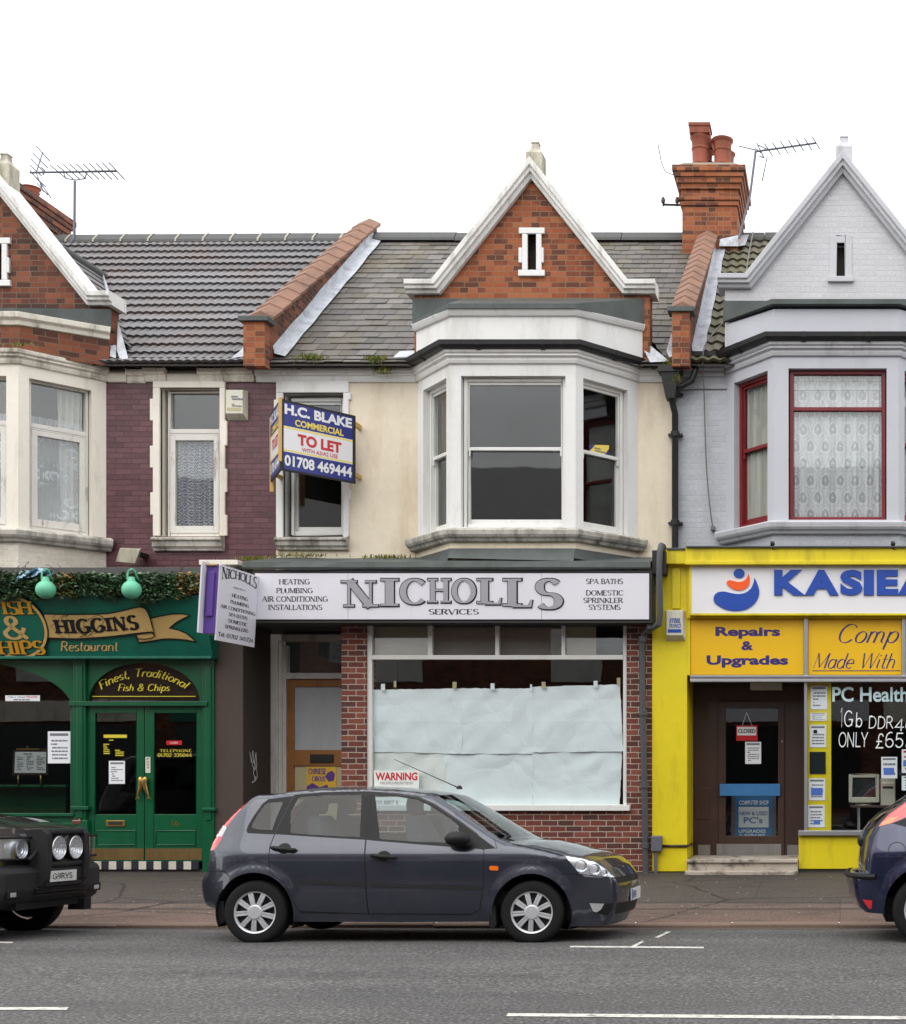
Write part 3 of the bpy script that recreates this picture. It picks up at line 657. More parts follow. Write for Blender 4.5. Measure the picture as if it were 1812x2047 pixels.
def lettering(s, fr, box, d, mat, parent, style='serif', name='lettering', warp=None, lift=0.0005, pxbox=True, grow=0.0, label=None, **k):
    """fit a string into photo box (x0,x1,ytop,ybottom of the ink) on frame fr; returns the mesh object"""
    q = stroke_text(s, style, **k)
    xs = [p.x for f, _ in q for p in f]; ys_ = [p.y for f, _ in q for p in f]
    mx0, mx1, my0, my1 = min(xs), max(xs), min(ys_), max(ys_)
    if pxbox: a0, a1, h0, h1 = fr.rect(*box, d)
    else: a0, a1, h0, h1 = box
    m = MB()
    for f, lay in q:
        pts = []
        for p in f:
            u = (p.x-mx0)/(mx1-mx0); v = (p.y-my0)/(my1-my0)
            if warp: u, v = warp(u, v)
            pts.append(fr.pt(a0+(a1-a0)*u, h0+(h1-h0)*v, d - lift*(lay+1)))
        m.face(pts)
    o = m.build(name, mat, parent, weld=False)
    if label: o['label'] = label
    return o
def sans(s, fr, box, d, mat, parent, bold=0.02, ext=0.0, name='lettering', pxbox=True, shear=0.0):
    cu = bpy.data.curves.new('t', 'FONT'); cu.body = s; cu.offset = bold; cu.extrude = 0.0; cu.shear = shear; cu.resolution_u = 4
    o = bpy.data.objects.new('t', cu); COL.objects.link(o)
    dg = bpy.context.evaluated_depsgraph_get(); dg.update()
    me = bpy.data.meshes.new_from_object(o.evaluated_get(dg))
    bpy.data.objects.remove(o); bpy.data.curves.remove(cu)
    xs = [v.co.x for v in me.vertices]; ys_ = [v.co.y for v in me.vertices]
    if pxbox: a0, a1, h0, h1 = fr.rect(*box, d)
    else: a0, a1, h0, h1 = box
    sx = (a1-a0)/(max(xs)-min(xs)); sy = (h1-h0)/(max(ys_)-min(ys_))
    mp = lambda v, dd: fr.pt(a0+(v.x-min(xs))*sx, h0+(v.y-min(ys_))*sy, dd)
    m = MB(); polys = [list(p.vertices) for p in me.polygons]
    for p in polys: m.face([mp(me.vertices[i].co, d-ext-0.0008) for i in p])
    if ext:
        cnt = {}
        for p in polys:
            for i in range(len(p)):
                e = (p[i], p[(i+1) % len(p)]); cnt[tuple(sorted(e))] = cnt.get(tuple(sorted(e)), []) + [e]
        for v in cnt.values():
            if len(v) == 1:
                a, b = me.vertices[v[0][0]].co, me.vertices[v[0][1]].co
                m.face([mp(a, d-ext-0.0008), mp(a, d), mp(b, d), mp(b, d-ext-0.0008)])
    bpy.data.meshes.remove(me)
    return m.build(name, mat, parent)
def smudge_lines(mb, fr, x0, x1, y0, y1, d, rows, rng, mi=0, gap=0.45):
    """rows of tiny unreadable print on a notice"""
    a0, a1, h0, h1 = fr.rect(x0, x1, y0, y1, d)
    for r in range(rows):
        hh = h1 - (h1-h0)*(r+0.25)/rows; t = (h1-h0)/rows*(1-gap); a = a0 + rng.uniform(0, .1)*(a1-a0)
        while a < a1 - .04*(a1-a0):
            w = min((a1-a0)*rng.uniform(.08, .28), a1-a)
            mb.face([fr.pt(a,hh-t,d), fr.pt(a+w,hh-t,d), fr.pt(a+w,hh,d), fr.pt(a,hh,d)], mi); a += w + .03*(a1-a0)
            if rng.random() < .12: break
# ---------------------------------------------------------------- the three houses, above the shops
M = MATS
UP = front(YU)
XPL, XPR = -8.01, -2.18            # party wall centres
left_house = thing('terraced_house', 'purple brick and cream terraced house over the green fish and chip shop', 'house', (-11.0, YU, 0.15))
mid_house = thing('terraced_house', 'cream rendered terraced house with white bay and red brick gable over the empty shop', 'house', (-5.1, YU, 0.15))
right_house = thing('terraced_house', 'grey painted terraced house with red window frames over the yellow computer shop', 'house', (0.8, YU, 0.15))
EAVE_Y, EAVE_H, RIDGE_Y, RIDGE_H = 17.96, 7.12, 22.0, 10.44
PITCH = (RIDGE_H-EAVE_H)/(RIDGE_Y-EAVE_Y)
def roof_h(Y): return EAVE_H + (Y-EAVE_Y)*PITCH
SL = math.hypot(RIDGE_Y-EAVE_Y, RIDGE_H-EAVE_H)
RY, RH = (RIDGE_Y-EAVE_Y)/SL, (RIDGE_H-EAVE_H)/SL
def onroof(x, s, t, dz=0.0): return Vector((x, EAVE_Y + RY*s - RH*t, EAVE_H + RH*s + RY*t + dz))
def window(house, fr, a0, a1, h0, h1, d, kind, mat, gmat, frame_w=0.05, split=0.5, label=None):
    """frame as a part of the house, panes below it"""
    m = MB()
    if kind == 'sash':
        hm = h0 + (h1-h0)*split
        ring(m, fr, a0, a1, h0, h1, d, d+0.10, frame_w)
        b0, b1, g0, g1 = a0+frame_w, a1-frame_w, h0+frame_w, h1-frame_w
        ring(m, fr, b0, b1, hm-0.02, g1, d+0.025, d+0.06, 0.022, 0.045, 0.04)
        ring(m, fr, b0, b1, g0, hm+0.02, d+0.062, d+0.097, 0.022, 0.075, 0.04)
        for sx in (b0+0.012, b1-0.012-0.02): fbox(m, fr, sx, sx+0.022, hm-0.10, hm-0.02, d+0.02, d+0.06)
        pn = [(b0+.022, b1-.022, hm+.02, g1-.04, d+.045), (b0+.022, b1-.022, g0+.07, hm-.02, d+.08)]
    elif kind == 'casement':
        hm = h0 + (h1-h0)*split
        ring(m, fr, a0, a1, h0, h1, d, d+0.08, frame_w*0.7, frame_w, frame_w*0.5)
        fbox(m, fr, a0+frame_w*.7, a1-frame_w*.7, hm-0.03, hm+0.03, d-0.01, d+0.08)
        fbox(m, fr, a0+frame_w*.7, a1-frame_w*.7, hm-0.055, hm-0.03, d-0.004, d+0.06)
        b0, b1 = a0+frame_w*.75, a1-frame_w*.75
        ring(m, fr, b0, b1, h0+frame_w, hm-.06, d-0.012, d+0.05, 0.075, 0.10, 0.07)
        pn = [(a0+frame_w*.7, a1-frame_w*.7, hm+.03, h1-frame_w*.5, d+.05), (b0+.07, b1-.07, h0+frame_w+.1, hm-.13, d+.02)]
    else:   # 'light': one transom, plain glass
        hm = h0 + (h1-h0)*split
        ring(m, fr, a0, a1, h0, h1, d, d+0.08, frame_w)
        fbox(m, fr, a0+frame_w, a1-frame_w, hm-0.025, hm+0.025, d+0.004, d+0.07)
        pn = [(a0+frame_w, a1-frame_w, hm+.025, h1-frame_w, d+.045), (a0+frame_w, a1-frame_w, h0+frame_w, hm-.025, d+.045)]
    o = m.build('window', mat, house, bevel=0.005)
    if label: o['label'] = label
    for p in pn:
        q = MB(); fbox(q, fr, p[0]-.004, p[1]+.004, p[2]-.004, p[3]+.004, p[4], p[4]+.004); q.build('pane', gmat, o)
    return o
# ---- bays
BW, Bw, BD = 1.54, 0.835, YU-YB
BL = math.hypot(BW-Bw, BD)
def bay_frames(Xc):
    lf = Fr((Xc-BW, YU, 0), (BW-Bw, -BD, 0), (BD, BW-Bw, 0)); ff = Fr((Xc-Bw, YB, 0), (1,0,0), (0,1,0))
    rf = Fr((Xc+Bw, YB, 0), (BW-Bw, BD, 0), (-BD, BW-Bw, 0)); return lf, ff, rf
def bay_path(Xc, pad=0.0, ext=0.0):
    p = [(Xc-BW-pad, YU), (Xc-Bw, YB), (Xc+Bw, YB), (Xc+BW+pad, YU)]
    if ext: p = [(Xc-BW-ext, YU)] + p + [(Xc+BW+ext, YU)]
    return p
FO = (0.13, 0.90)
def make_bay(house, Xc, dz, wall, below, cornice_m, sillm, top, fopen=(0.14, 0.135), wkind='sash', wmat=None, gm=None, split=.53, fsplit=None):
    lf, ff, rf = bay_frames(Xc); h0, hs, h1 = 4.20, 4.62+dz, 7.0+dz
    m = MB(); b = MB(); o0, o1 = 4.74+dz, 6.76+dz
    for fr, ln, op in ((lf, BL, (BL-FO[1], BL-FO[0])), (ff, 2*Bw, (fopen[0], 2*Bw-fopen[1])), (rf, BL, FO)):
        fwall(m, fr, 0, ln, hs, h1, [(op[0], op[1], o0, o1)], 0.16)
        fwall(b, fr, 0, ln, h0, hs, [], 0.16)
    m.build('bay_wall', M[wall], house); b.build('bay_apron', M[below], house)
    c = MB(); pth = bay_path(Xc)
    sweep(c, pth, [(0,6.92+dz),(.03,6.92+dz),(.045,6.96+dz),(.045,6.99+dz),(.085,7.01+dz),(.075,7.035+dz),(.105,7.05+dz),(.11,7.10+dz),(0,7.11+dz)])
    c.build('bay_cornice', M[cornice_m], house, bevel=0.006)
    s = MB()
    sweep(s, bay_path(Xc, 0.05), [(0,4.54+dz),(.05,4.545+dz),(.07,4.58+dz),(.10,4.60+dz),(.12,4.63+dz),(.13,4.69+dz),(.10,4.705+dz),(0,4.735+dz),(-.15,4.738+dz)])
    s.build('bay_sill', M[sillm], house, bevel=0.008)
    for k, (fr, op) in enumerate(((lf, (BL-FO[1], BL-FO[0])), (ff, (fopen[0], 2*Bw-fopen[1])), (rf, FO))):
        kk = wkind if k != 1 or fsplit is None else 'light'
        window(house, fr, op[0]+.012, op[1]-.012, o0+.004, o1-.004, 0.085, kk, M[wmat], M[gm], 0.05, split if k != 1 or fsplit is None else fsplit)
    t = MB()   # ceiling over the bay so that no daylight falls through
    t.face([(Xc-BW,YU+.2,7.0+dz),(Xc+BW,YU+.2,7.0+dz),(Xc+Bw,YB+.05,7.0+dz),(Xc-Bw,YB+.05,7.0+dz)]); t.face([(Xc-BW,YU+.2,4.3),(Xc+BW,YU+.2,4.3),(Xc+Bw,YB+.05,4.3),(Xc-Bw,YB+.05,4.3)])
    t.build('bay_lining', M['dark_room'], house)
    return lf, ff, rf
XC_M, XC_L, XC_R = -4.365, -11.80, -0.055
lfM, ffM, rfM = make_bay(mid_house, XC_M, 0.0, 'white_render', 'cream_render', 'white_trim', 'sill_stain', None, wmat='white_gloss', gm='window_glass')
lfL, ffL, rfL = make_bay(left_house, XC_L, 0.0, 'cream_stone', 'brick_cream', 'cream_trim', 'sill_stain', None, fopen=(.16,.16), wkind='casement', wmat='old_white_gloss', gm='window_glass', split=.70)
lfR, ffR, rfR = make_bay(right_house, XC_R, 0.10, 'grey_stone', 'brick_grey', 'grey_trim', 'grey_trim', None, fopen=(.20,.16), wkind='sash', wmat='red_frame', gm='window_glass', fsplit=.745)

# ---- main walls
HB = 4.15
def pxh(y, Y=YU): return wz(y, Y)
xpx = lambda x, Y=YU: wx(x, Y)
w = MB()     # purple brick, left
hl = UP.rect(322, 441, 776, 1072)
fwall(w, UP, XC_L+BW-.02, -7.885, HB, 7.0, [hl], 0.22, 0, 1); w.build('front_wall', [M['brick_purple'], M['cream_stone']], left_house); w = MB()
fwall(w, UP, -14.0, XC_L-BW+.02, HB, 7.0, [], 0.22); w.build('front_wall', M['brick_purple'], left_house)
w = MB()
hm_ = UP.rect(568, 688, 786, 1076)
fwall(w, UP, -7.885, XC_M-BW+.02, HB, 7.0, [hm_], 0.22, 0, 1); w.build('front_wall', [M['cream_render'], M['white_render']], mid_house); w = MB(); fwall(w, UP, XC_M+BW-.02, -2.345, HB, 7.0, [], 0.22)
w.build('front_wall', M['cream_render'], mid_house)
w = MB(); fwall(w, UP, -2.345, XC_R-BW+.02, HB, 7.08, [], 0.22); w.build('front_wall', M['brick_grey'], right_house); w = MB(); fwall(w, UP, XC_R+BW-.02, 3.8, HB, 7.08, [], 0.22)
w.build('front_wall', M['brick_grey'], right_house)
# shells behind the fronts: party walls, back, floors
for h, a, b in ((left_house,-14.0,-8.03),(mid_house,-7.99,-2.2),(right_house,-2.16,3.8)):
    s = MB()
    s.box(a, a+.12, YU+.24, 25.0, 3.9, 7.2); s.box(b-.12, b, YU+.24, 25.0, 3.9, 7.2); s.box(a, b, 22.6, 22.8, 3.9, 10.3)
    s.box(a, b, YU+.10, 22.6, 4.06, 4.14); s.box(a+.13, b-.13, YU+.24, 22.6, 7.0, 7.06)
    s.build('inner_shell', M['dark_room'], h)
# wall cornices
def wall_cornice(house, x0, x1, mat, dz=0.0):
    c = MB(); n = max(2, int((x1-x0)/0.6)); xs = [x0+(x1-x0)*i/n for i in range(n+1)]
    sweep(c, [(x, YU) for x in xs], [(0,6.91+dz),(.03,6.91+dz),(.045,6.95+dz),(.045,6.985+dz),(.085,7.0+dz),(.075,7.03+dz),(.10,7.045+dz),(.10,7.09+dz),(0,7.10+dz)])
    return c.build('cornice', M[mat], house, bevel=0.006)
wall_cornice(mid_house, -8.15, XC_M-BW-.02, 'white_trim'); wall_cornice(mid_house, XC_M+BW+.02, -2.36, 'white_trim')
wall_cornice(right_house, -2.34, XC_R-BW-.02, 'grey_trim', .08)
c = MB(); xs = [-10.22, -9.95, -9.70, -9.40, -8.95, -8.6, -8.17]      # broken and patched along the purple wall
for i, (a, b) in enumerate(zip(xs[:-1], xs[1:])):
    dzz = [0.0,-.012,.006,-.008,0,.004][i]; dd = [0,.012,.0,.02,0,-.008][i]
    sweep(c, [(a+.004, YU+dd), (b-.004, YU+dd)], [(0,6.91+dzz),(.03,6.91+dzz),(.045,6.95+dzz),(.05,7.0+dzz)] + ([(.09,7.01+dzz),(.10,7.085+dzz)] if i not in (0,3) else [(.055,7.03+dzz)]) + [(0,7.09+dzz)])
c.build('cornice', M['cream_trim'], left_house, bevel=0.008)
c = MB(); c.box(-10.2, -8.2, YU-.03, YU+.1, 7.085, 7.14); c.build('fascia_board', M['board_black'], left_house)

# ---- single windows beside the bays
def surround(house, x0, x1, y0, y1, op, mat, ears, sill_px, slant=0):
    m = MB(); a0,a1,h0,h1 = UP.rect(x0, x1, y0, y1); d0 = -0.035
    fbox(m, UP, a0, a1, op[3], h1, d0, 0.05)
    fbox(m, UP, a0, op[0], op[2], op[3]-.0005, d0, 0.05); fbox(m, UP, op[1], a1, op[2], op[3]-.0005, d0, 0.05)
    for side, ya, yb, wd in ears:
        ha, hb = pxh(yb), pxh(ya)
        if side < 0: fbox(m, UP, a0-wd, a0+.01, ha, hb, d0-.002, 0.05)
        else: fbox(m, UP, a1-.01, a1+wd, ha, hb, d0-.002, 0.05)
    m.build('window_surround', M[mat], house, bevel=0.01)
    s = MB(); s0,s1,z0,z1 = UP.rect(*sill_px)
    n = 8; xs = [s0+(s1-s0)*i/n for i in range(n+1)]
    sweep(s, [(x, YU) for x in xs], [(0,z0-.03),(.05,z0-.03),(.06,z0),(.09,z0+.03),(.10,z1-.04),(.13,z1-.03),(.13,z1),(.02,z1+.03),(-.18,z1+.03)])
    s.build('window_sill', M['sill_stain'], house, bevel=0.008)
surround(left_house, 308, 452, 763, 1072, hl, 'cream_stone', [(-1,798,842,.04),(-1,892,936,.04),(-1,985,1030,.035),(1,842,892,.03),(1,938,985,.03),(1,1030,1072,.03)], (311, 450, 1078, 1098))
surround(mid_house, 554, 699, 757, 1098, hm_, 'white_render', [(-1,800,836,.03),(-1,892,940,.035),(1,786,800,.03),(1,980,1000,.02)], (556, 699, 1078, 1096))
wl = window(left_house, UP, hl[0]+.05, hl[1]-.02, hl[2]+.01, hl[3]-.02, 0.09, 'casement', M['old_white_gloss'], M['window_glass'], 0.05, .725)
wm = window(mid_house, UP, hm_[0]+.06, hm_[1]-.02, hm_[2]+.06, hm_[3]-.04, 0.10, 'sash', M['white_gloss'], M['window_glass'], 0.05, .5)

# ---- bay tops, gables, copings, finials
def slit(house, cx, y0, y1, mat, plain=False):
    G = front(YG); m = MB()
    a0,a1,h0,h1 = G.rect(cx-8.5, cx+8.5, y0, y1); d0 = -.035
    if plain:
        fbox(m, G, a0-.10, a0, h0, h1+.10, -.012, .1); fbox(m, G, a1, a1+.10, h0, h1+.10, -.012, .1); fbox(m, G, a0, a1, h1, h1+.10, -.012, .1)
        fbox(m, G, a0-.12, a1+.12, h0-.075, h0, -.05, .1)
    else:
        w0 = .075
        fbox(m, G, a0-w0, a0, h0, h1, d0, .1); fbox(m, G, a1, a1+w0, h0, h1, d0, .1)
        fbox(m, G, a0-.12, a1+.12, h1, h1+.085, d0-.004, .1); fbox(m, G, a0-.13, a1+.12, h0-.085, h0, d0-.004, .1)
        hm = (h0+h1)/2 - .02
        fbox(m, G, a0-.125, a0-w0, hm-.13, hm+.08, d0, .1); fbox(m, G, a1+w0, a1+.105, hm-.13, hm+.08, d0, .1)
    m.build('slit_surround', M[mat], house, bevel=0.008)
    k = MB(); fbox(k, G, a0-.02, a1+.02, h0-.02, h1+.02, .16, .2); k.build('slit_louvre', M['dark_room'], house)
    return a0, a1, h0, h1
def gable(house, Xc, wallm, cop, fin, dz, slit_y, plain=False, hw=1.63, seed=1):
    G = front(YG); cx = VX + Xc*F/YG
    sl = slit(house, cx+0.5 if not plain else cx-4, slit_y[0], slit_y[1], cop if plain else 'white_trim', plain)
    hb, hsft, ha = 7.16, wz(590, YG)+dz, wz(361, YG)+dz; hk = wz(612, YG)+dz
    xl, xr = Xc-hw, Xc+hw; il, ir = Xc-1.29, Xc+1.29
    m = MB(); P = lambda a, h, d=0.0: G.pt(a, h, d)
    sm = (sl[0]+sl[1])/2
    for d in (0.0, .25):
        m.face([P(xl,hb,d), P(sm,hb,d), P(sm,sl[2],d), P(sl[0],sl[2],d), P(sl[0],sl[3],d), P(sm,sl[3],d), P(Xc,ha+.02,d), P(il,hsft,d), P(xl,hsft,d)])
        m.face([P(sm,hb,d), P(xr,hb,d), P(xr,hsft,d), P(ir,hsft,d), P(Xc,ha+.02,d), P(sm,sl[3],d), P(sl[1],sl[3],d), P(sl[1],sl[2],d), P(sm,sl[2],d)])
    for a, b in (((sl[0],sl[2]),(sl[0],sl[3])), ((sl[0],sl[3]),(sl[1],sl[3])), ((sl[1],sl[3]),(sl[1],sl[2])), ((sl[1],sl[2]),(sl[0],sl[2]))):
        m.face([P(a[0],a[1]), P(b[0],b[1]), P(b[0],b[1],.25), P(a[0],a[1],.25)])
    m.face([P(xr,hb), P(xr,hsft), P(xr,hsft,.25), P(xr,hb,.25)]); m.face([P(xl,hb), P(xl,hb,.25), P(xl,hsft,.25), P(xl,hsft)])
    g = m.build('gable', M[wallm], house)
    c = MB(); rng = random.Random(seed)
    pr = [(0,.27),(.0,-.07),(.045,-.09),(.05,-.13),(.09,-.135),(.10,-.165),(.165,-.17),(.17,.27),(0,.27)]
    pth = [(Xc+hw+.09,hsft), (Xc+1.265,hsft), (Xc,ha), (Xc-1.265,hsft), (Xc-hw-.09,hsft)]
    sweep(c, densify(pth, 0.55), pr, place=lambda q, up: Vector((q.x, YG+up, q.y)))
    c.build('gable_coping', M[cop], house, bevel=0.006)
    f = MB(); x0, x1 = Xc-.095, Xc+.135; zb, z1, z2, z3 = ha-.1, wz(302,YG)+dz, wz(290,YG)+dz, wz(277,YG)+dz
    y0, y1 = YG+.02, YG+.26; rows = []
    for z, k in ((zb,1),(z1,1),(z1+.05,.62),(z2,.48),(z3-.025,.42),(z3-.02,.5),(z3,.5)):
        xm, ym = (x0+x1)/2, (y0+y1)/2; a, b = (x1-x0)/2*k, (y1-y0)/2*k
        rows.append([(xm-a,ym-b,z),(xm+a,ym-b,z),(xm+a,ym+b,z),(xm-a,ym+b,z),(xm-a,ym-b,z)])
    f.grid(rows, 0, False); f.face(rows[-1][:-1]); f.build('finial', M[fin], house, bevel=0.01)
    # small roof behind the gable
    r = MB(); rh = 9.27+max(dz,0); yb = EAVE_Y+(rh-EAVE_H)/PITCH; ex = 1.95
    k = (rh-EAVE_H)/ex
    for sgn in (-1, 1):
        n = 14
        for i in range(n):
            t0, t1 = i/n, (i+1)/n
            for j, (lo, hi) in enumerate(((t0, t1),)):
                za, zb2 = EAVE_H+(rh-EAVE_H)*lo, EAVE_H+(rh-EAVE_H)*hi+.0
                xa, xb = Xc+sgn*ex*(1-lo), Xc+sgn*ex*(1-hi)
                ya, yb_ = EAVE_Y+(za-EAVE_H)/PITCH+.05, EAVE_Y+(zb2-EAVE_H)/PITCH+.05
                nx = Vector((sgn*k,0,1)).normalized()*.018
                r.face([Vector((xa,YG+.2,za))+nx, Vector((xb,YG+.2,zb2)), Vector((xb,yb_,zb2)), Vector((xa,ya,za))+nx])
                r.face([Vector((xa,YG+.2,za))+nx, Vector((xa,ya,za))+nx, Vector((xa,ya,za-.005)), Vector((xa,YG+.2,za-.005))])
    r.build('gable_roof', M['tile_grey' if house is left_house else 'slate'], house, weld=False)
    rd = MB(); rd.tube([(Xc,YG+.2,rh-.01),(Xc,yb+.05,rh-.01)], .085, 10); rd.build('gable_ridge', M['ridge_tile'], house)
    return xl, xr
gable(mid_house, XC_M+.10, 'brick_red', 'coping_white', 'finial_stone', 0.0, (469, 541))
gable(left_house, XC_L+.15, 'brick_sooty', 'coping_white', 'finial_stone', -.16, (489, 561), hw=1.53, seed=3)
gable(right_house, XC_R+.09, 'brick_grey_light', 'grey_trim', 'grey_trim', 0.08, (486, 554), plain=True, seed=5)
def bay_top(house, Xc, wallm, trim, dz, z0, z1, lead0, band=None, gx=0.10):
    p = MB(); pth = [(Xc-1.60+gx,YG-.006), (Xc-Bw,YB+.03), (Xc+Bw,YB+.03), (Xc+1.53+gx,YG-.006)]
    sweep(p, pth, [(0,z0),(.0,z1),(-.2,z1),(-.2,z0)]); p.build('bay_parapet', M[wallm], house)
    if band:
        c = MB(); sweep(c, pth, band); c.build('parapet_coping', M[trim], house, bevel=0.006)
    l = MB(); ins = 0.0
    zt = wz(597, YG)+dz
    fp = [Vector((Xc-1.655+gx,YG-.006,lead0)), Vector((Xc-Bw-.02,YB-.06,lead0)), Vector((Xc+Bw+.02,YB-.06,lead0)), Vector((Xc+1.555+gx,YG-.006,lead0))]
    up = Vector((0,0,.065))
    gp = [Vector((Xc-1.655+gx,YG-.004,zt)), Vector((Xc-Bw-.1+gx,YG-.004,zt)), Vector((Xc+Bw+.05+gx,YG-.004,zt)), Vector((Xc+1.555+gx,YG-.004,zt))]
    for i in range(3):
        l.face([fp[i], fp[i+1], fp[i+1]+up, fp[i]+up]); l.face([fp[i]+up, fp[i+1]+up, gp[i+1], gp[i]])
        l.face([fp[i], fp[i]+Vector((0,.12,-.01)), fp[i+1]+Vector((0,.12,-.01)), fp[i+1]])
    pass
    l.build('bay_lead_roof', M['lead'], house)
bay_top(mid_house, XC_M, 'white_render', 'white_trim', 0.0, 7.08, 7.62, 7.64, [(0,7.56),(.03,7.565),(.05,7.60),(.07,7.645),(0,7.65)])
bay_top(left_house, XC_L, 'brick_sooty', 'cream_trim', -.15, 7.08, 7.50, 7.58, [(0,7.44),(.03,7.445),(.045,7.50),(.09,7.53),(.10,7.60),(0,7.61)], gx=.16)
bay_top(right_house, XC_R, 'grey_stone', 'grey_trim', -.03, 7.2, 7.66, 7.70, None, gx=.09)

# ---- gutters
GU = [(.03,7.185),(.035,7.13),(.065,7.09),(.105,7.078),(.145,7.09),(.172,7.13),(.178,7.19),(.168,7.19),(.162,7.135),(.14,7.105),(.105,7.095),(.07,7.105),(.045,7.14),(.04,7.185)]
def gutter(house, path, dz=0.0, name='gutter'):
    m = MB(); sweep(m, path, [(o, u+dz) for o, u in GU])
    for i in range(1, len(path)):
        a, b = Vector(path[i-1]), Vector(path[i]); n = max(1, int((b-a).length/.85))
        for k in range(n):
            q = a.lerp(b, (k+.5)/n); t = (b-a).normalized(); sweep(m, [q-t*.03, q+t*.03], [(o*1.04-.003, (u-7.19)*1.1+7.19+dz) for o, u in GU[:7]] + [(.03,7.19+dz)])
    return m.build(name, M['gutter_black'], house)
gutter(left_house, [(-10.22,YU), (-9.3,YU), (-8.05,YU)], .02)
gutter(mid_house, [(-8.04,YU), (XC_M-BW-.05,YU), (XC_M-Bw-.02,YB), (XC_M+Bw+.02,YB), (XC_M+BW+.05,YU), (-2.42,YU)], 0.0)
gutter(right_house, [(-2.10,YU), (XC_R-BW-.05,YU), (XC_R-Bw-.02,YB), (XC_R+Bw+.02,YB), (XC_R+BW+.05,YU), (3.8,YU)], .105)

# ---- roofs
def slate_roof(house, x0, x1, expo=.222, wd=.25, seed=4, skip=None):
    rng = random.Random(seed); m = MB(); n = int(SL/expo)+1
    for r in range(n):
        s0 = r*expo; s1 = min(s0+expo*1.12, SL); x = x0 - (wd/2 if r % 2 else 0)
        while x < x1:
            a, b = max(x, x0), min(x+wd-.006, x1); x += wd
            if b - a < .03: continue
            t = rng.uniform(.012,.020); tl, tr = t+rng.uniform(-.003,.003), t+rng.uniform(-.003,.003); e = rng.uniform(-.008,.008)
            if rng.random() < .02: e -= .035
            p = [onroof(a,s0+e,tl), onroof(b,s0+e,tr), onroof(b,s1,.003), onroof(a,s1,.003)]
            lo = [onroof(a,s0+e,tl-.012), onroof(b,s0+e,tr-.012)]
            i = len(m.v); m.v.extend(p+lo)
            m.f.append((i,i+1,i+2,i+3)); m.m.append(0); m.sm.append(False)
            m.f.append((i+4,i+5,i+1,i)); m.m.append(0); m.sm.append(False)
    o = m.build('roof', M['slate'], house, weld=False)
    u = MB(); u.face([onroof(x0,-.05,-.02), onroof(x1,-.05,-.02), onroof(x1,SL,-.02), onroof(x0,SL,-.02)])
    u.face([(x0,RIDGE_Y,RIDGE_H-.02),(x1,RIDGE_Y,RIDGE_H-.02),(x1,26.5,7.0),(x0,26.5,7.0)]); u.build('roof_felt', M['dark_room'], house)
    return o
def tile_roof(house, x0, x1, mat, expo, wave, seed=9, amp=.017, shear=0.0, sag=0.0):
    rng = random.Random(seed); m = MB(); n = int(SL/expo)+1; per = 10
    nw = int((x1-x0)/wave); xs = [x0+(x1-x0)*i/(nw*per) for i in range(nw*per+1)]
    prof = [amp*(math.cos(2*math.pi*((i % per)/per))*.5+.5)**.8 for i in range(len(xs))]
    for r in range(n):
        s0, s1 = r*expo, min((r+1)*expo+.02, SL); lift = .044
        tw = [rng.uniform(-.003,.003) for _ in range(nw+1)]
        A = [onroof(x, s0+tw[min(i//per,nw)]-.012, lift+prof[i], sag*(x-x1)) for i, x in enumerate(xs)]
        B = [onroof(x, s1, .004+prof[i], sag*(x-x1)) for i, x in enumerate(xs)]
        C_ = [onroof(x, s0+tw[min(i//per,nw)]+.006, -.004+prof[i]*.8, sag*(x-x1)) for i, x in enumerate(xs)]
        m.grid([A, B], 0, True); m.grid([C_, A], 0, True)
    o = m.build('roof', M[mat], house, weld=False, sharp=60)
    u = MB(); u.face([onroof(x0,-.05,-.02), onroof(x1,-.05,-.02), onroof(x1,SL,-.02), onroof(x0,SL,-.02)])
    u.face([(x0,RIDGE_Y,RIDGE_H-.02),(x1,RIDGE_Y,RIDGE_H-.02),(x1,26.5,7.0),(x0,26.5,7.0)]); u.build('roof_felt', M['dark_room'], house)
    return o
slate_roof(mid_house, -7.87, -2.30)
tile_roof(left_house, -13.9, -8.15, 'tile_grey', .305, .118, sag=.006)
tile_roof(right_house, -2.06, 3.8, 'tile_moss', .315, .155, seed=3, amp=.03)
def ridge(house, x0, x1, dz, seg, joint, r=.11, sag=0.0):
    m = MB(); j = MB(); x = x0; rng = random.Random(int(x0*10))
    prof = [(-.19,-.15),(-.18,-.10),(-.05,.035),(0,.055),(.05,.035),(.18,-.10),(.19,-.15)]
    while x < x1:
        b = min(x+seg, x1); e = rng.uniform(-.006,.006)
        z = lambda xx: RIDGE_H+dz+sag*(xx-x1)+e
        m.grid([[(xx, RIDGE_Y+a, z(xx)+h) for a, h in prof] for xx in (x, b-.012)], 0, False)
        m.face([(x, RIDGE_Y+a, z(x)+h) for a, h in prof]); m.face([(b-.012, RIDGE_Y+a, z(b)+h) for a, h in prof][::-1])
        j.grid([[(xx, RIDGE_Y+a*1.05, z(xx)+h+.006) for a, h in prof] for xx in (b-.025, b+.008)], 0, False)
        x = b
    m.build('ridge_tiles', M['ridge_tile'], house, weld=False)
    if joint: j.build('ridge_joint', M['mortar_light'], house, weld=False)
ridge(left_house, -13.9, -8.15, .05, .46, True, sag=.006); ridge(mid_house, -7.87, -2.62, .06, 1.4, False); ridge(right_house, -1.72, 3.8, .06, .45, False)
# bed of mortar below the left ridge
m = MB(); m.prism([onroof(-13.9,SL-.19,.05,-.034), onroof(-8.15,SL-.19,.05), onroof(-8.15,SL-.15,.075), onroof(-13.9,SL-.15,.075,-.034)], (0,.02,-.05)); m.build('ridge_mortar', M['mortar_light'], left_house)

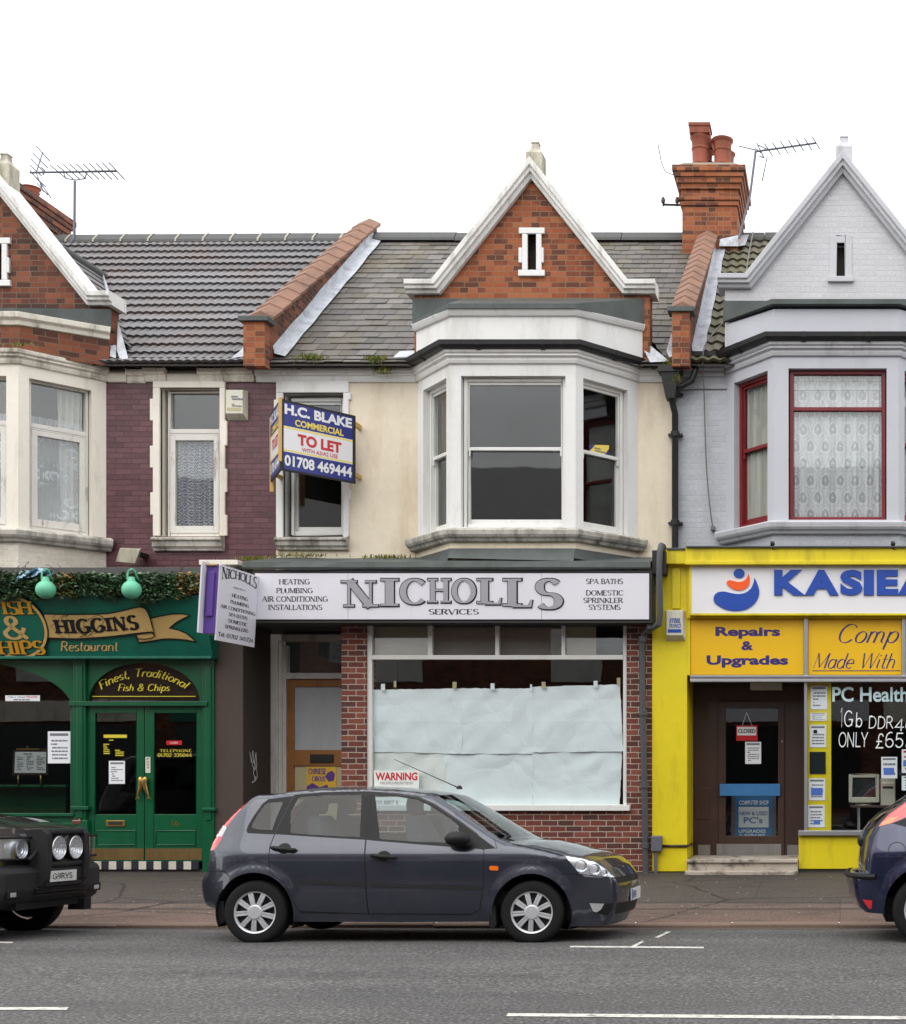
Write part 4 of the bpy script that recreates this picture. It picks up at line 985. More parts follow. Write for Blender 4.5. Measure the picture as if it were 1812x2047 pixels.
# ---- raking party parapets with saddle-back coping
def parapet(house, x0, x1, front_y, ytop, h_front, h_top, cap_px=None):
    m = MB(); k = (h_top-h_front)/(ytop-front_y)
    hh = lambda Y: h_front+(Y-front_y)*k
    m.prism([(x0,front_y,7.02),(x0,front_y,hh(front_y)-.02),(x0,ytop,hh(ytop)-.02),(x0,ytop,roof_h(ytop)-.25)], (x1-x0,0,0))
    m.build('party_parapet', M['brick_sooty'], house)
    p = MB(); p.box(x0+.0, x1-.0, front_y-.16, front_y-.001, 7.02, hh(front_y)-.07); p.build('parapet_pier', M['brick_red'], house)
    c = MB(); c.prism([(x0-.06,front_y-.20,hh(front_y)-.07),(x1+.06,front_y-.20,hh(front_y)-.07),(x1+.06,front_y-.20,hh(front_y)+.0),(x0-.06,front_y-.20,hh(front_y)+.0)], (0,.26,0)); c.build('pier_cap', M['lead'], house, bevel=.006)
    t = MB(); n = 14; xm = (x0+x1)/2; e = .045
    for i in range(n):
        ya, yb = front_y+.03+(ytop-front_y)*i/n, front_y+.03+(ytop-front_y)*(i+1)/n+.02
        up0, up1 = (.022 if 1 else 0), .0
        za, zb = hh(ya), hh(yb)
        sec = lambda y, z, u: [(x0-e,y,z-.03+u),(x0-e,y,z+.015+u),(xm,y,z+.10+u),(x1+e,y,z+.015+u),(x1+e,y,z-.03+u)]
        A, B = sec(ya,za,up0), sec(yb,zb,up1)
        t.grid([A,B],0,False); t.face(A); t.face(B[::-1])
    t.build('parapet_coping', M['coping_tile'], house, weld=False)
    f = MB(); n = 12; rng = random.Random(3)
    ys_ = [front_y+.1+(ytop-front_y-.3)*i/n for i in range(n+1)]
    f.grid([[(x1+.002, y, roof_h(y)+.20+rng.uniform(-.015,.015)), (x1+.02, y, roof_h(y)+.09), (x1+.17+rng.uniform(-.012,.012), y, roof_h(y)+(.05 if house is mid_house else .10))] for y in ys_], 0, False)
    f.build('lead_flashing', M['lead_bright'], house)
parapet(mid_house, -8.16, -7.87, 17.94, 22.1, 7.70, 10.72)
parapet(right_house, -2.30, -2.06, 17.94, 21.7, 7.83, 10.45)
# loose lead at the eaves
def lead_patch(house, pts): 
    m = MB(); m.face([W3(*p) for p in pts]); m.build('lead_soaker', M['lead_bright'], house)
lead_patch(left_house, [(236,640,18.15),(257,717,17.98),(240,718,17.96),(234,700,18.0)])
lead_patch(left_house, [(207,548,20.3),(222,590,19.7),(214,592,19.7),(205,556,20.3)])
lead_patch(left_house, [(222,690,18.05),(233,690,18.05),(232,716,17.97),(220,712,17.97)])
lead_patch(mid_house, [(786,714,17.98),(800,702,18.05),(834,700,18.05),(826,714,17.98)])
lead_patch(mid_house, [(1290,662,18.15),(1300,690,18.05),(1338,722,17.95),(1300,724,17.95),(1288,700,18.0)])
lead_patch(mid_house, [(1333,700,18.0),(1343,664,18.2),(1345,712,17.97),(1338,714,17.97)])
lead_patch(left_house, [(462,716,17.97),(482,700,18.05),(490,690,18.08),(488,712,17.97)])

# ---- chimneys
def chimney(house, x0, x1, y0, y1, zb, zt, pots, seed):
    m = MB(); m.box(x0, x1, y0, y1, zb, zt-.62)
    for i, (o, a, b) in enumerate(((.03,.62,.54),(.055,.54,.46),(.02,.46,.36),(.06,.36,.27),(.09,.27,.18),(.12,.18,.10),(.15,.10,0.0))):
        m.box(x0-o, x1+o, y0-o, y1+o, zt-a, zt-b)
    o = m.build('chimney', M['brick_red' if seed == 1 else 'brick_sooty'], house, bevel=.008)
    f = MB(); f.prism([(x0-.1,y0-.1,zt),(x1+.1,y0-.1,zt),(x1-.05,y0-.1,zt+.05),(x0+.05,y0-.1,zt+.05)], (0,y1-y0+.2,0)); f.build('flaunching', M['mortar_light'], o)
    for (px_, py_, h, r, kind) in pots:
        p = MB(); pr = [(r*.86,0),(r*.9,h*.22),(r*.97,h*.24),(r*.97,h*.27),(r*.92,h*.29),(r*.95,h*.62),(r*1.03,h*.64),(r*1.03,h*.67),(r*.96,h*.69),(r*1.0,h*.88),(r*1.18,h*.93),(r*1.2,h*.98),(r*1.05,h),(r*.8,h),(r*.75,h*.6)]
        p.lathe(pr, (px_,py_,zt+.03), n=20)
        if kind: p.box(px_-r*1.15, px_+r*1.15, py_-r*1.15, py_+r*1.15, zt+.03+h*1.0, zt+.03+h*1.18); p.box(px_-r*1.25, px_+r*1.25, py_-r*1.25, py_+r*1.25, zt+.03+h*1.18, zt+.03+h*1.26)
        p.build('chimney_pot', M['terracotta'], o)
CX0, CX1 = -2.60, -1.70
chimney(right_house, CX0, CX1, 21.4, 22.5, 9.6, wz(331, 21.3), [(-2.33,21.68,.62,.145,1),(-1.96,21.68,.58,.15,0),(-2.30,22.05,.55,.13,1),(-1.93,22.05,.52,.13,0),(-2.28,22.4,.5,.13,0),(-1.91,22.4,.46,.13,0)], 1)
chimney(left_house, -14.45, -13.56, 21.1, 22.7, 9.6, wz(350, 21.0), [(-13.75,21.5,.25,.13,0),(-13.75,22.1,.25,.13,0),(-14.1,21.5,.25,.13,0)], 2)
m = MB(); m.face([W3(1438,492,21.3), W3(1476,492,21.35), W3(1476,470,21.39), W3(1440,478,21.39)]); m.face([W3(1474,492,21.35), W3(1490,490,21.35), W3(1498,468,21.9), W3(1478,470,21.9)]); m.build('chimney_flashing', M['lead_bright'], right_house)
# ---- rainwater goods
m = MB(); hx, hy = wx(1341,17.98), 18.0
m.prism([(hx-.13,hy-.12,6.98),(hx+.13,hy-.12,6.98),(hx+.06,hy-.09,6.62),(hx-.06,hy-.09,6.62)], (0,.2,0)); m.box(hx-.16,hx+.16,hy-.14,hy+.1,6.975,7.06)
px1 = wx(1350,18.08)
m.tube([(hx+.01,hy-.02,6.64),(px1,18.08,6.45),(px1,18.08,4.0)], .045, 12)
for py_ in (787, 868, 1045): m.lathe([(.045,-.04),(.062,-.035),(.062,.035),(.045,.04)], (px1,18.08,wz(py_,18.08)), n=14); m.box(px1-.1,px1+.1,18.1,18.17,wz(py_,18.08)-.015,wz(py_,18.08)+.015)
m.tube([(-2.06,18.04,7.16),(-2.0,18.02,7.05),(-2.06,18.0,6.88),(-2.2,17.99,6.80),(hx+.06,17.98,6.80)], .042, 12)
m.build('downpipe', M['gutter_black'], mid_house)
# ---------------------------------------------------------------- shop fronts
class Pl(Fr):
    """any plane: a along u, b along v, d along n (away from the viewer)"""
    def __init__(s, O, u, v):
        s.O = Vector(O); s.u = Vector(u).normalized(); s.v = Vector(v).normalized(); s.n = s.v.cross(s.u)*1.0
        if s.n.y < -1e-6: s.n = -s.n
    def pt(s, a, h, d=0.0): return s.O + s.u*a + s.v*h + s.n*d
    def px(s, x, y, d=0.0):
        r = Vector(((x-VX)/F, 1.0, (VY-y)/F)); Ey = Vector((0,0,EYE)); O = s.O + s.n*d
        p = Ey + r*((O-Ey).dot(s.n)/r.dot(s.n)); return (p-O).dot(s.u), (p-O).dot(s.v)
def poly(mb, fr, pts, d, mi=0, thick=0.0):
    q = [fr.pt(*fr.px(x, y, d), d) for x, y in pts]
    if thick: mb.prism(q, tuple(fr.n*thick), mi)
    else: mb.face(q, mi)
def line(mb, fr, pts, w, d, mi=0, closed=False):
    P = [Vector(fr.px(x, y, d)) for x, y in pts]
    if closed: P.append(P[0])
    n = len(P)
    Lp, Rp = [], []
    for i in range(n):
        a = P[i]-P[i-1] if i else (P[0]-P[-2] if closed else P[1]-P[0])
        b = P[i+1]-P[i] if i < n-1 else (P[1]-P[0] if closed else P[-1]-P[-2])
        t = (a.normalized()+b.normalized())
        t = t.normalized() if t.length > 1e-4 else b.normalized()
        nn = Vector((-t.y,t.x)); c = max(.5, nn.dot(Vector((-b.y,b.x)).normalized())); Lp.append(P[i]+nn*w/2/c); Rp.append(P[i]-nn*w/2/c)
    for i in range(n-1): mb.face([fr.pt(*Rp[i],d), fr.pt(*Rp[i+1],d), fr.pt(*Lp[i+1],d), fr.pt(*Lp[i],d)], mi)
def part(mb, name, mat, parent, bevel=0.0, label=None, **k):
    o = mb.build(name, M[mat] if isinstance(mat, str) else [M[x] for x in mat], parent, bevel=bevel, **k)
    if label: o['label'] = label
    return o
fS = front(YS); fF = front(17.05); fD = front(18.22)
ZB_S, ZT_S = 0.10, 4.12
# ================= empty shop
H_ = mid_house
b = MB(); pbox(b, fF, 487, 1306, 1139, 1246, 0.0, 1.1); part(b, 'shop_fascia', 'board_black', H_, .006)
b = MB(); n = 16; rng = random.Random(2)
x0, x1 = wx(486,17.0), wx(1301,17.0); zt = wz(1122,17.0); zb_ = wz(1139,17.0)
rows = []
for i in range(n+1):
    x = x0+(x1-x0)*i/n; e = rng.uniform(-.008,.008); rows.append([(x,16.985+e*.5,zb_+e),(x,16.97+e,zb_+.03),(x,16.985,zt-.01),(x,17.02,zt+e*.3),(x,YU-.001,4.46+e)])
b.grid(rows, 0, False); b.face(rows[0][::-1]); b.face(rows[-1])
lf_, ff_, rf_ = lfM, ffM, rfM
for q0, q1 in (((XC_M-BW,YU),(XC_M-Bw,YB)), ((XC_M-Bw,YB),(XC_M+Bw,YB)), ((XC_M+Bw,YB),(XC_M+BW,YU))):
    o = .02; b.face([(q0[0],q0[1]-o,4.455),(q1[0],q1[1]-o,4.455),(q1[0]*1.0,q1[1]-.13,4.27),(q0[0],q0[1]-.13,4.31)])
part(b, 'fascia_lead', 'lead', H_)
sg = thing('shop_sign', 'long white shop fascia sign with raised grey NICHOLLS lettering above the empty shop', 'shop sign', (wx(900,17.0),17.0,wz(1238,17.0)))
b = MB(); d = -.045
for xa, xb in ((510,695.6),(696.4,1082.6),(1083.4,1298)): pbox(b, fF, xa, xb, 1146, 1238, d, -.002)
part(b, 'sign_panel', 'sign_white', sg)
b = MB(); a0,a1,h0,h1 = fF.rect(505, 1304, 1140.5, 1245, -.05); ring(b, fF, a0, a1, h0, h1, -.05, -.001, .028); part(b, 'sign_frame', 'board_black', sg)
dd = d-.001
def serif_lines(lst, fr, dd, parent, mat='letter_black', **k):
    for s, x0, x1, y0, y1 in lst: lettering(s, fr, (x0,x1,y0,y1), dd, M[mat], parent, 'serif', **k)
K1 = dict(th=.19, hair=.075, serif=.07)
serif_lines([('HEATING',558,620,1157.5,1168.5),('PLUMBING',552.5,626,1175,1186),('AIR CONDITIONING',524,656,1191.5,1203),('INSTALLATIONS',536.5,645,1208.5,1219.5),
             ('SERVICES',857.5,958,1217,1228.5),('SPA BATHS',1172,1246,1156.5,1167.5),('DOMESTIC',1171.5,1246.5,1179.5,1190.5),('SPRINKLER',1166.5,1246.5,1194.5,1205.5),('SYSTEMS',1177,1241,1208.5,1219)], fF, dd, sg, **K1)
for ch, x0, x1, yb_ in (('N',682,757,1216.5),('I',761.5,797,1211.5),('C',799,850,1208.5),('H',855,901.5,1204.5),('O',903,952,1206),('L',953.5,1003,1208.5),('L',1005.5,1065,1214),('S',1070,1126,1218)):
    kw = dict(th=.24 if ch not in 'I' else .26, hair=.075, serif=.13)
    g1, g2 = (1.0, 1.2)
    lettering(ch, fF, (x0-g1,x1+g1+1.6,1156-g1,yb_+g1+1.6), dd, M['letter_black'], sg, 'serif', name='letter_edge', **dict(kw, th=kw['th']+.045, hair=.125))
    lettering(ch, fF, (x0+.3,x1-.3,1157,yb_-.3), dd-.016, M['letter_silver'], sg, 'serif', name='letter', **dict(kw, th=kw['th']-.01, hair=.075))
# brick front
b = MB(); pbox(b, fS, 683, 733, 1246, 1752, 0, .35); part(b, 'brick_pier', 'brick_shop', H_)
b = MB(); pbox(b, fS, 1253, 1304, 1246, 1756, 0, .35); part(b, 'brick_pier', 'brick_shop', H_)
b = MB(); pbox(b, fS, 733, 1253, 1622, 1756, .002, .30); part(b, 'stall_riser', 'brick_shop', H_)
wf = MB()
def pb(m, x0,x1,y0,y1,d0=.03,d1=.10): pbox(m, fS, x0,x1,y0,y1,d0,d1)
pb(wf,733,744,1246,1612); pb(wf,1246,1253.5,1246,1612); pb(wf,744,1246,1309.5,1318.5,.02)
for x0,x1 in ((855,864.5),(990,998),(1122.5,1130)): pb(wf,x0,x1,1246,1309.5,.032)
fo = part(wf, 'shop_window', 'white_gloss', H_, .006)
b = MB(); pbox(b, fS, 733, 1259, 1609, 1621, -.06, .16); part(b, 'window_sill', 'white_gloss', fo, .006)
for x0,x1,y0,y1 in ((744,1246,1318.5,1610),(864.5,990,1246,1309.5),(998,1122.5,1246,1309.5)):
    b = MB(); pbox(b, fS, x0-1,x1+1,y0-1,y1+1,.06,.066); part(b, 'pane', 'shop_glass', fo)
b = MB(); pbox(b, fS, 864.5, 1122.5, 1247, 1309, .20, .205); part(b, 'transom_reflection', 'reflection_grey', fo)  # added grey panel, the sky's reflection in the transoms put into its colour
for x0,x1 in ((745,855),(1130,1246)):
    b = MB()
    for i in range(3):
        y0 = 1247+i*21; a0,a1,h0,h1 = fS.rect(x0,x1,y0,y0+22,.07)
        b.hexa([fS.pt(a0,h0,.075),fS.pt(a1,h0,.075),fS.pt(a1,h0,.079),fS.pt(a0,h0,.079),fS.pt(a0,h1,.045+.05),fS.pt(a1,h1,.095),fS.pt(a1,h1,.099),fS.pt(a0,h1,.099)])
    part(b, 'louvre_glass', 'shop_glass', fo)
    b = MB(); pbox(b, fS, x0, x1 if x0 < 900 else x0+62, 1247, 1309, .16, .165); part(b, 'louvre_backing', 'film_beige', fo)
# shell of the shop
b = MB(); a, c = wx(684,YS), wx(1304,YS)
b.box(a+.02,a+.10,YS+.36,19.2,.1,4.05); part(b, 'shop_wall', 'room_wall', H_)
b = MB(); b.box(a,c,21.0,21.1,.1,4.05); b.box(c-.1,c,YS+.36,21,.1,4.05); b.box(a+.02,a+.1,19.22,21,.1,4.05); b.box(a,c,YS+.3,21,.05,.16); part(b, 'shop_interior', 'room_brown', H_)
b = MB(); b.box(a,c,YS+.02,YS+.12,wz(1246,YS)-.004,4.1); part(b, 'shop_header', 'board_black', H_)
# papers over the glass
def sheet(px, label, seed, mat='paper_blue', d=.085):
    rng = random.Random(seed); m = MB(); nx, ny = 22, 16
    ph = [(rng.uniform(2,9), rng.uniform(2,9), rng.uniform(0,6), rng.uniform(-.5,.5)) for _ in range(5)]
    rows = []
    (x0,y0),(x1,y1),(x2,y2),(x3,y3) = px
    for j in range(ny+1):
        r = []; v = j/ny
        for i in range(nx+1):
            u = i/nx
            X_ = (x0*(1-u)+x1*u)*(1-v)+(x3*(1-u)+x2*u)*v; Y_ = (y0*(1-u)+y1*u)*(1-v)+(y3*(1-u)+y2*u)*v
            q = sum(abs(math.sin(f*u+g*v+p+k*u*v*6)) for f,g,p,k in ph)/5
            if j in (0,ny): Y_ += rng.uniform(-.7,.7)
            if i in (0,nx): X_ += rng.uniform(-.6,.6)
            dd = d + .032*q + .012*rng.random()*.3
            r.append(fS.pt(*fS.px(X_,Y_,dd),dd))
        rows.append(r)
    m.grid(rows, 0, True); o = m.build('paper_sheet', M[mat]); tag(o, label, 'paper', 'paper sheets taped inside the empty shop window')
    return o
SH = [(((746,1379),(925,1376),(924,1507),(748,1503)),'crumpled pale paper sheet in the top left of the shop window, above the WARNING sticker',1),
 (((923,1376),(1067,1376),(1065,1507),(923,1507)),'pale paper sheet in the middle of the top row in the shop window',2),
 (((1064,1373),(1240,1368),(1246,1502),(1065,1504)),'pale paper sheet with a small tear mark in the top right of the shop window',3),
 (((748,1502),(892,1505),(890,1613),(747,1612)),'pale paper sheet behind the WARNING sticker at the bottom left of the shop window',4),
 (((888,1506),(1067,1506),(1065,1613),(889,1614)),'creased pale paper sheet in the middle of the bottom row, behind the car windscreen',5),
 (((1064,1502),(1244,1500),(1239,1611),(1066,1611)),'flat pale paper sheet at the bottom right of the shop window by the brick pier',6)]
for px, lb, sd_ in SH:
    o = sheet(px, lb, sd_, 'paper_blue' if sd_ != 4 else 'paper_warm', .085 if sd_ in (1,2,3) else .10)
    if sd_ < 4:
        for tx, ty, w_ in {1:((766,1372,8),(790,1366,5),(909,1368,8)),2:((985,1371,8),(1062,1373,4)),3:((1087,1368,8),(1191,1366,8),(1237,1360,7))}[sd_]:
            t = MB(); pbox(t, fS, tx-w_/2, tx+w_/2, ty-5, ty+8, .069, .0705); part(t, 'tape', 'tape' if tx in (790,909,1087,1237) else 'paper_blue', o)
# sticker
st = thing('warning_sticker', 'white sticker with red WARNING lettering in the bottom left corner of the shop window', 'sticker', (wx(792,YS),YS+.05,wz(1626,YS)))
b = MB(); pbox(b, fS, 748, 838, 1540, 1628, .052, .057); part(b, 'sticker_sheet', 'paper_warm', st)
sans('WARNING', fS, (751,835,1544,1560), .0505, M['board_red'], st, .03)
sans('THIS SITE IS PROTECTED BY', fS, (760,826,1563,1568), .0505, M['print_grey'], st, .0)
sans('020 8807 9', fS, (749,796,1600,1611), .0505, M['print_grey'], st, .01)
# recessed doorway
b = MB(); xa = wx(427,YS); xb = wx(486,YS); b.box(xa, xb, YS, YS+.03, .12, 4.1); part(b, 'shop_pilaster', 'brown_wall', H_)
b = MB(); b.box(xa, xb, YS+.031, 18.3, .12, 4.1); part(b, 'porch_wall', 'brown_wall_deep', H_)
b = MB(); pbox(b, fS, 398, 476, 1119, 1129, -.25, .5); pbox(b, fS, 404, 470, 1129, 1180, -.1, .5); part(b, 'pilaster_cap', 'cream_trim', H_, .006)
fp = Fr((xb+.002, YS, 0), (0,1,0), (-1,0,0))
b = MB()
def pl2(pts): 
    P = [fp.px(x,y,-.003) for x,y in pts]
    for (a_,h_),(c_,e_) in zip(P[:-1],P[1:]):
        t = Vector((c_-a_,e_-h_)).normalized(); nn = Vector((-t.y,t.x))*.006
        b.face([fp.pt(a_-nn.x,h_-nn.y,-.003),fp.pt(c_-nn.x,e_-nn.y,-.003),fp.pt(c_+nn.x,e_+nn.y,-.003),fp.pt(a_+nn.x,h_+nn.y,-.003)])
pl2([(500,1503),(503,1525),(506,1500),(509,1528),(512,1504),(514,1530),(509,1540),(505,1528),(508,1518),(513,1535),(515,1552),(511,1560),(507,1545),(510,1530)]); pl2([(512,1552),(509,1562),(504,1564)])
part(b, 'graffiti', 'chalk', H_, weld=False)
b = MB(); ar = fD
pbox(b, ar, 541, 556, 1268, 1790, -.05, .1); pbox(b, ar, 556, 565, 1282, 1790, -.02, .1); pbox(b, ar, 565, 572, 1290, 1790, -.035, .1)
pbox(b, ar, 556, 735, 1268, 1282, -.045, .1); pbox(b, ar, 572, 735, 1345, 1357, -.04, .08); pbox(b, ar, 700, 735, 1282, 1790, -.04, .1)
part(b, 'door_frame', 'architrave', H_, .006)
b = MB(); pbox(b, ar, 541, 735, 1190, 1268, .0, .1); part(b, 'porch_header', 'brown_wall_deep', H_)
b = MB(); pbox(b, ar, 572, 700, 1282, 1345, .02, .03); part(b, 'fanlight', 'dark_glass', H_)
b = MB(); pbox(b, ar, 572, 588.5, 1358, 1790, 0, .05); pbox(b, ar, 684, 700, 1358, 1790, 0, .05); pbox(b, ar, 588.5, 684, 1358, 1373, 0, .05); pbox(b, ar, 588.5, 684, 1499, 1531, 0, .05); pbox(b, ar, 588.5, 684, 1640, 1790, 0, .05)
do = part(b, 'door', 'oak_door', H_, .004)
b = MB(); pbox(b, ar, 588, 685, 1372, 1500, .022, .03); part(b, 'door_panel', 'door_film', do, label='whitened upper door glass')
b = MB(); pbox(b, ar, 588, 685, 1530, 1641, .022, .03); part(b, 'door_panel', 'tape', do, label='beige lower door panel')
b = MB(); pbox(b, ar, 620, 667, 1508, 1525, -.015, .0); pbox(b, ar, 623, 664, 1511, 1522, -.02, -.014); part(b, 'letter_box', 'board_black', do, .002)
po = thing('circus_poster', 'yellow and violet circus poster on the lower panel of the oak door', 'poster', (wx(642,18.2),18.21,wz(1580,18.2)))
b = MB(); pbox(b, ar, 613, 673, 1533, 1592, .014, .021); part(b, 'poster_sheet', 'poster_yellow', po)
b = MB(); poly(b, ar, [(613.5,1591),(613.5,1572),(625,1565),(640,1574),(655,1568),(660,1591)], .0125); poly(b, ar, [(650,1553),(656,1544),(664,1541),(670,1547),(668,1560),(658,1563)], .0125); part(b, 'poster_print', 'poster_violet', po)
lettering('CHINESE', ar, (617,652,1536,1548), .012, M['poster_violet'], po, 'serif', th=.26, hair=.12, serif=.05); lettering('CIRCUS', ar, (624,651,1551,1562), .012, M['poster_violet'], po, 'serif', th=.26, hair=.12, serif=.05)
# rainwater pipe between the shops
b = MB(); Yp = 16.98
b.tube([(wx(1327,Yp+.6),Yp+.9,4.44),(wx(1325,Yp+.2),Yp+.25,4.46),(wx(1322,Yp),Yp+.03,4.44),(wx(1319,Yp),Yp,4.34),(wx(1318,Yp),Yp,4.1),(wx(1320,Yp),Yp,wz(1225,Yp)),(wx(1318,Yp),Yp+.01,wz(1247,Yp)),(wx(1290,17.24),17.22,wz(1264,17.22)),(wx(1284,17.25),17.25,wz(1278,17.25)),(wx(1284,17.25),17.25,wz(1330,17.25)),(wx(1292,17.25),17.25,wz(1752,17.25))], .042, 12)
for py_ in (1255,1278,1425,1570,1690): b.lathe([(.042,-.04),(.055,-.035),(.055,.035),(.042,.04)], (wx(1284+(py_-1278)*8/460 if py_ > 1270 else 1304,17.25), 17.25 if py_ > 1270 else 17.1, wz(py_,17.25)), n=12)
b.tube([(wx(1292,17.25),17.25,wz(1748,17.25)),(wx(1293,17.2),17.14,wz(1757,17.2))], .045, 12)
part(b, 'downpipe', 'pipe_grey', H_)
b = MB(); pbox(b, fF, 1304, 1330, 1100, 1146, -.02, .9); part(b, 'fascia_end', 'board_black', H_)

# ================= chip shop
H_ = left_house; fG = front(17.32)
XE = -8.315
Pt, Pb = Vector((XE,16.90,wz(1190,16.90))), Vector((XE,17.20,wz(1312,17.20)))
fT = Pl((0,17.20,Pb.z), (1,0,0), (0, Pt.y-Pb.y, Pt.z-Pb.z)); LT = (Pt-Pb).length
b = MB(); b.prism([(XE,17.20,Pb.z),(XE,16.90,Pt.z),(XE,17.5,Pt.z),(XE,17.5,Pb.z)], (-5.6,0,0)); part(b, 'shop_fascia', 'fascia_green', H_, .004)
b = MB(); b.box(-13.9, XE+.02, 17.15, 17.5, Pb.z-.035, Pb.z-.001); b.prism([(XE+.001,17.18,Pb.z-.03),(XE+.001,16.88,Pt.z+.01),(XE+.001,17.5,Pt.z+.01),(XE+.001,17.5,Pb.z-.03)], (.03,0,0)); part(b, 'fascia_trim', 'fascia_green', H_, .004)
b = MB(); b.box(-13.9, XE-.02, 17.15, YU-.01, Pt.z-.01, wz(1150,17.15)); b.box(-13.9, XE-.02, 17.11, YU-.01, wz(1149,17.15), wz(1135,17.15)); part(b, 'fascia_board', 'ridge_tile', H_, .006)
cs = thing('shop_sign', 'green chip shop sign with a gold roundel and a tan HIGGINS ribbon', 'shop sign', (wx(190,17.1),17.05,wz(1310,17.2)))
cx_, cy_ = fT.px(27,1253,-.03)
def disc(m, r0, r1, d0, fr=fT, c=(cx_,cy_), n=48, thick=0, sx=1.0):
    for i in range(n):
        t0, t1 = 2*math.pi*i/n, 2*math.pi*(i+1)/n
        q = [(r1*math.cos(t0)*sx,r1*math.sin(t0)),(r1*math.cos(t1)*sx,r1*math.sin(t1)),(r0*math.cos(t1)*sx,r0*math.sin(t1)),(r0*math.cos(t0)*sx,r0*math.sin(t0))]
        m.face([fr.pt(c[0]+a_,c[1]+h_,d0) for a_,h_ in (q if r0 > 0 else q[:2]+[(0,0)])])
        if thick: m.face([fr.pt(c[0]+q[0][0],c[1]+q[0][1],d0),fr.pt(c[0]+q[0][0],c[1]+q[0][1],d0+thick),fr.pt(c[0]+q[1][0],c[1]+q[1][1],d0+thick),fr.pt(c[0]+q[1][0],c[1]+q[1][1],d0)])
b = MB(); disc(b, 0, .45, -.03, thick=.03); ro = part(b, 'roundel', 'letter_black', cs)
b = MB(); disc(b, .40, .438, -.034); part(b, 'roundel_ring', 'ribbon_tan', ro)
b = MB(); disc(b, 0, .392, -.033); part(b, 'roundel_field', 'fascia_green', ro)
for s, bx in (('FISH',(-20,66,1201,1229)),('CHIPS',(-34,90,1279,1309))):
    lettering(s, fT, tuple(np_+o for np_,o in zip(bx,(2.5,2.5,1.5,1.5))), -.036, M['letter_black'], ro, 'serif', th=.30, hair=.13, serif=.12)
    lettering(s, fT, bx, -.044, M['gold_leaf'], ro, 'serif', th=.24, hair=.09, serif=.10)
lettering('&', fT, (4,54,1231,1279), -.038, M['ribbon_tan'], ro, 'serif', th=.17, hair=.10)
Z1 = lambda l: [(x/4.02, 1100+y/4.02) for x, y in l]
band = Z1([(350,511),(480,514),(620,515),(760,513),(880,507),(1000,482),(1080,462),(1120,455),(1150,458),(1172,472),(1190,500),(1212,560),(1228,620),(1243,685),(1238,668),(1222,657),(1100,668),(990,683),(880,695),(740,706),(600,712),(380,706)])
tail = Z1([(1207,548),(1290,528),(1380,512),(1460,510),(1528,524),(1470,552),(1420,580),(1365,625),(1440,642),(1500,668),(1545,705),(1575,735),(1500,722),(1440,716),(1370,712),(1300,715),(1210,732),(1120,742),(1105,720),(1092,676),(1180,664),(1225,660),(1242,690)])
b = MB(); poly(b, fT, tail, -.010, thick=.009); poly(b, fT, band, -.022, thick=.01); rb = part(b, 'ribbon', 'ribbon_tan', cs)
b = MB(); line(b, fT, tail, .018, -.0125, closed=True); line(b, fT, band, .018, -.0245, closed=True)
line(b, fT, Z1([(1092,676),(1110,712),(1170,715),(1225,706),(1243,690),(1238,668)]), .014, -.0262)
rng = random.Random(5)
for k in range(16):
    p = [rng.uniform(400,800), rng.choice([520,700])]; q = [tuple(p)]
    for _ in range(rng.randint(3,6)): p = [p[0]+rng.uniform(-45,45), p[1]+(rng.uniform(8,40) if q[0][1] < 600 else -rng.uniform(6,26))]; q.append((p[0], max(518,min(704,p[1]))))
    line(b, fT, Z1(q), rng.uniform(.003,.008), -.0232-.0001*k)
part(b, 'ribbon_edge', 'letter_black', rb, weld=False)
lettering('HIGGINS', fT, (107,278,1228,1268), -.026, M['letter_black'], rb, 'serif', th=.30, hair=.13, serif=.09, space=.17, warp=lambda u,v: (u, v*.78 + .22*max(0,(u-.25)/.75)**1.2))
lettering('Restaurant', fT, (120,237,1281,1302), -.008, M['ribbon_tan'], cs, 'script', th=.15, hair=.06, slant=.28, space=.05)
# front
fx = lambda x: wx(x,17.32)
b = MB()
pbox(b, fG, 147, 171, 1312, 1745, -.03, .15); pbox(b, fG, 143, 175, 1640, 1745, -.045, .15); pbox(b, fG, 153, 165, 1330, 1636, -.045, -.029); pbox(b, fG, 141, 176, 1612, 1619, -.07, .1); part(b, 'shop_pilaster', 'shop_green', H_, .005)
b = MB(); pbox(b, fG, 403, 430, 1615, 1621, -.06, .1); pbox(b, fG, 405, 428, 1312, 1745, -.02, .15); pbox(b, fG, 411, 422, 1330, 1640, -.035, -.019)
part(b, 'shop_pilaster', 'shop_green', H_, .005)
def spandrel(m, x0, x1, yt, yb_, cx, rx, ry, d, th, spring):
    P = [(x0,yb_),(x0,yt),(x1,yt),(x1,yb_)]
    el = [(cx+rx*math.cos(math.pi*i/28), spring-ry*math.sin(math.pi*i/28)) for i in range(29)]
    q = [fG.pt(*fG.px(x,y,d),d) for x,y in P+el]; m.prism(q, (0,th,0))
b = MB(); spandrel(b, 171, 405, 1312, 1403, 288.5, 111, 76, .02, .06, 1401); part(b, 'fanlight_frame', 'shop_green', H_)
b = MB(); spandrel(b, -330, 147, 1312, 1422, -92, 237, 100, .02, .06, 1420); part(b, 'window_arch', 'shop_green', H_)
b = MB(); pbox(b, fG, -330, -320, 1420, 1626, .02, .08); pbox(b, fG, 141, 147, 1420, 1626, .02, .08)
pbox(b, fG, 138, 414, 1402, 1411, -.06, .08)
pbox(b, fG, -330, 147, 1626, 1632, -.05, .12); pbox(b, fG, -330, 147, 1632, 1645, -.01, .1); pbox(b, fG, -330, 147, 1645, 1651, -.04, .1); pbox(b, fG, -330, 147, 1651, 1742, 0, .1)
part(b, 'shop_window_frame', 'shop_green', H_, .004)
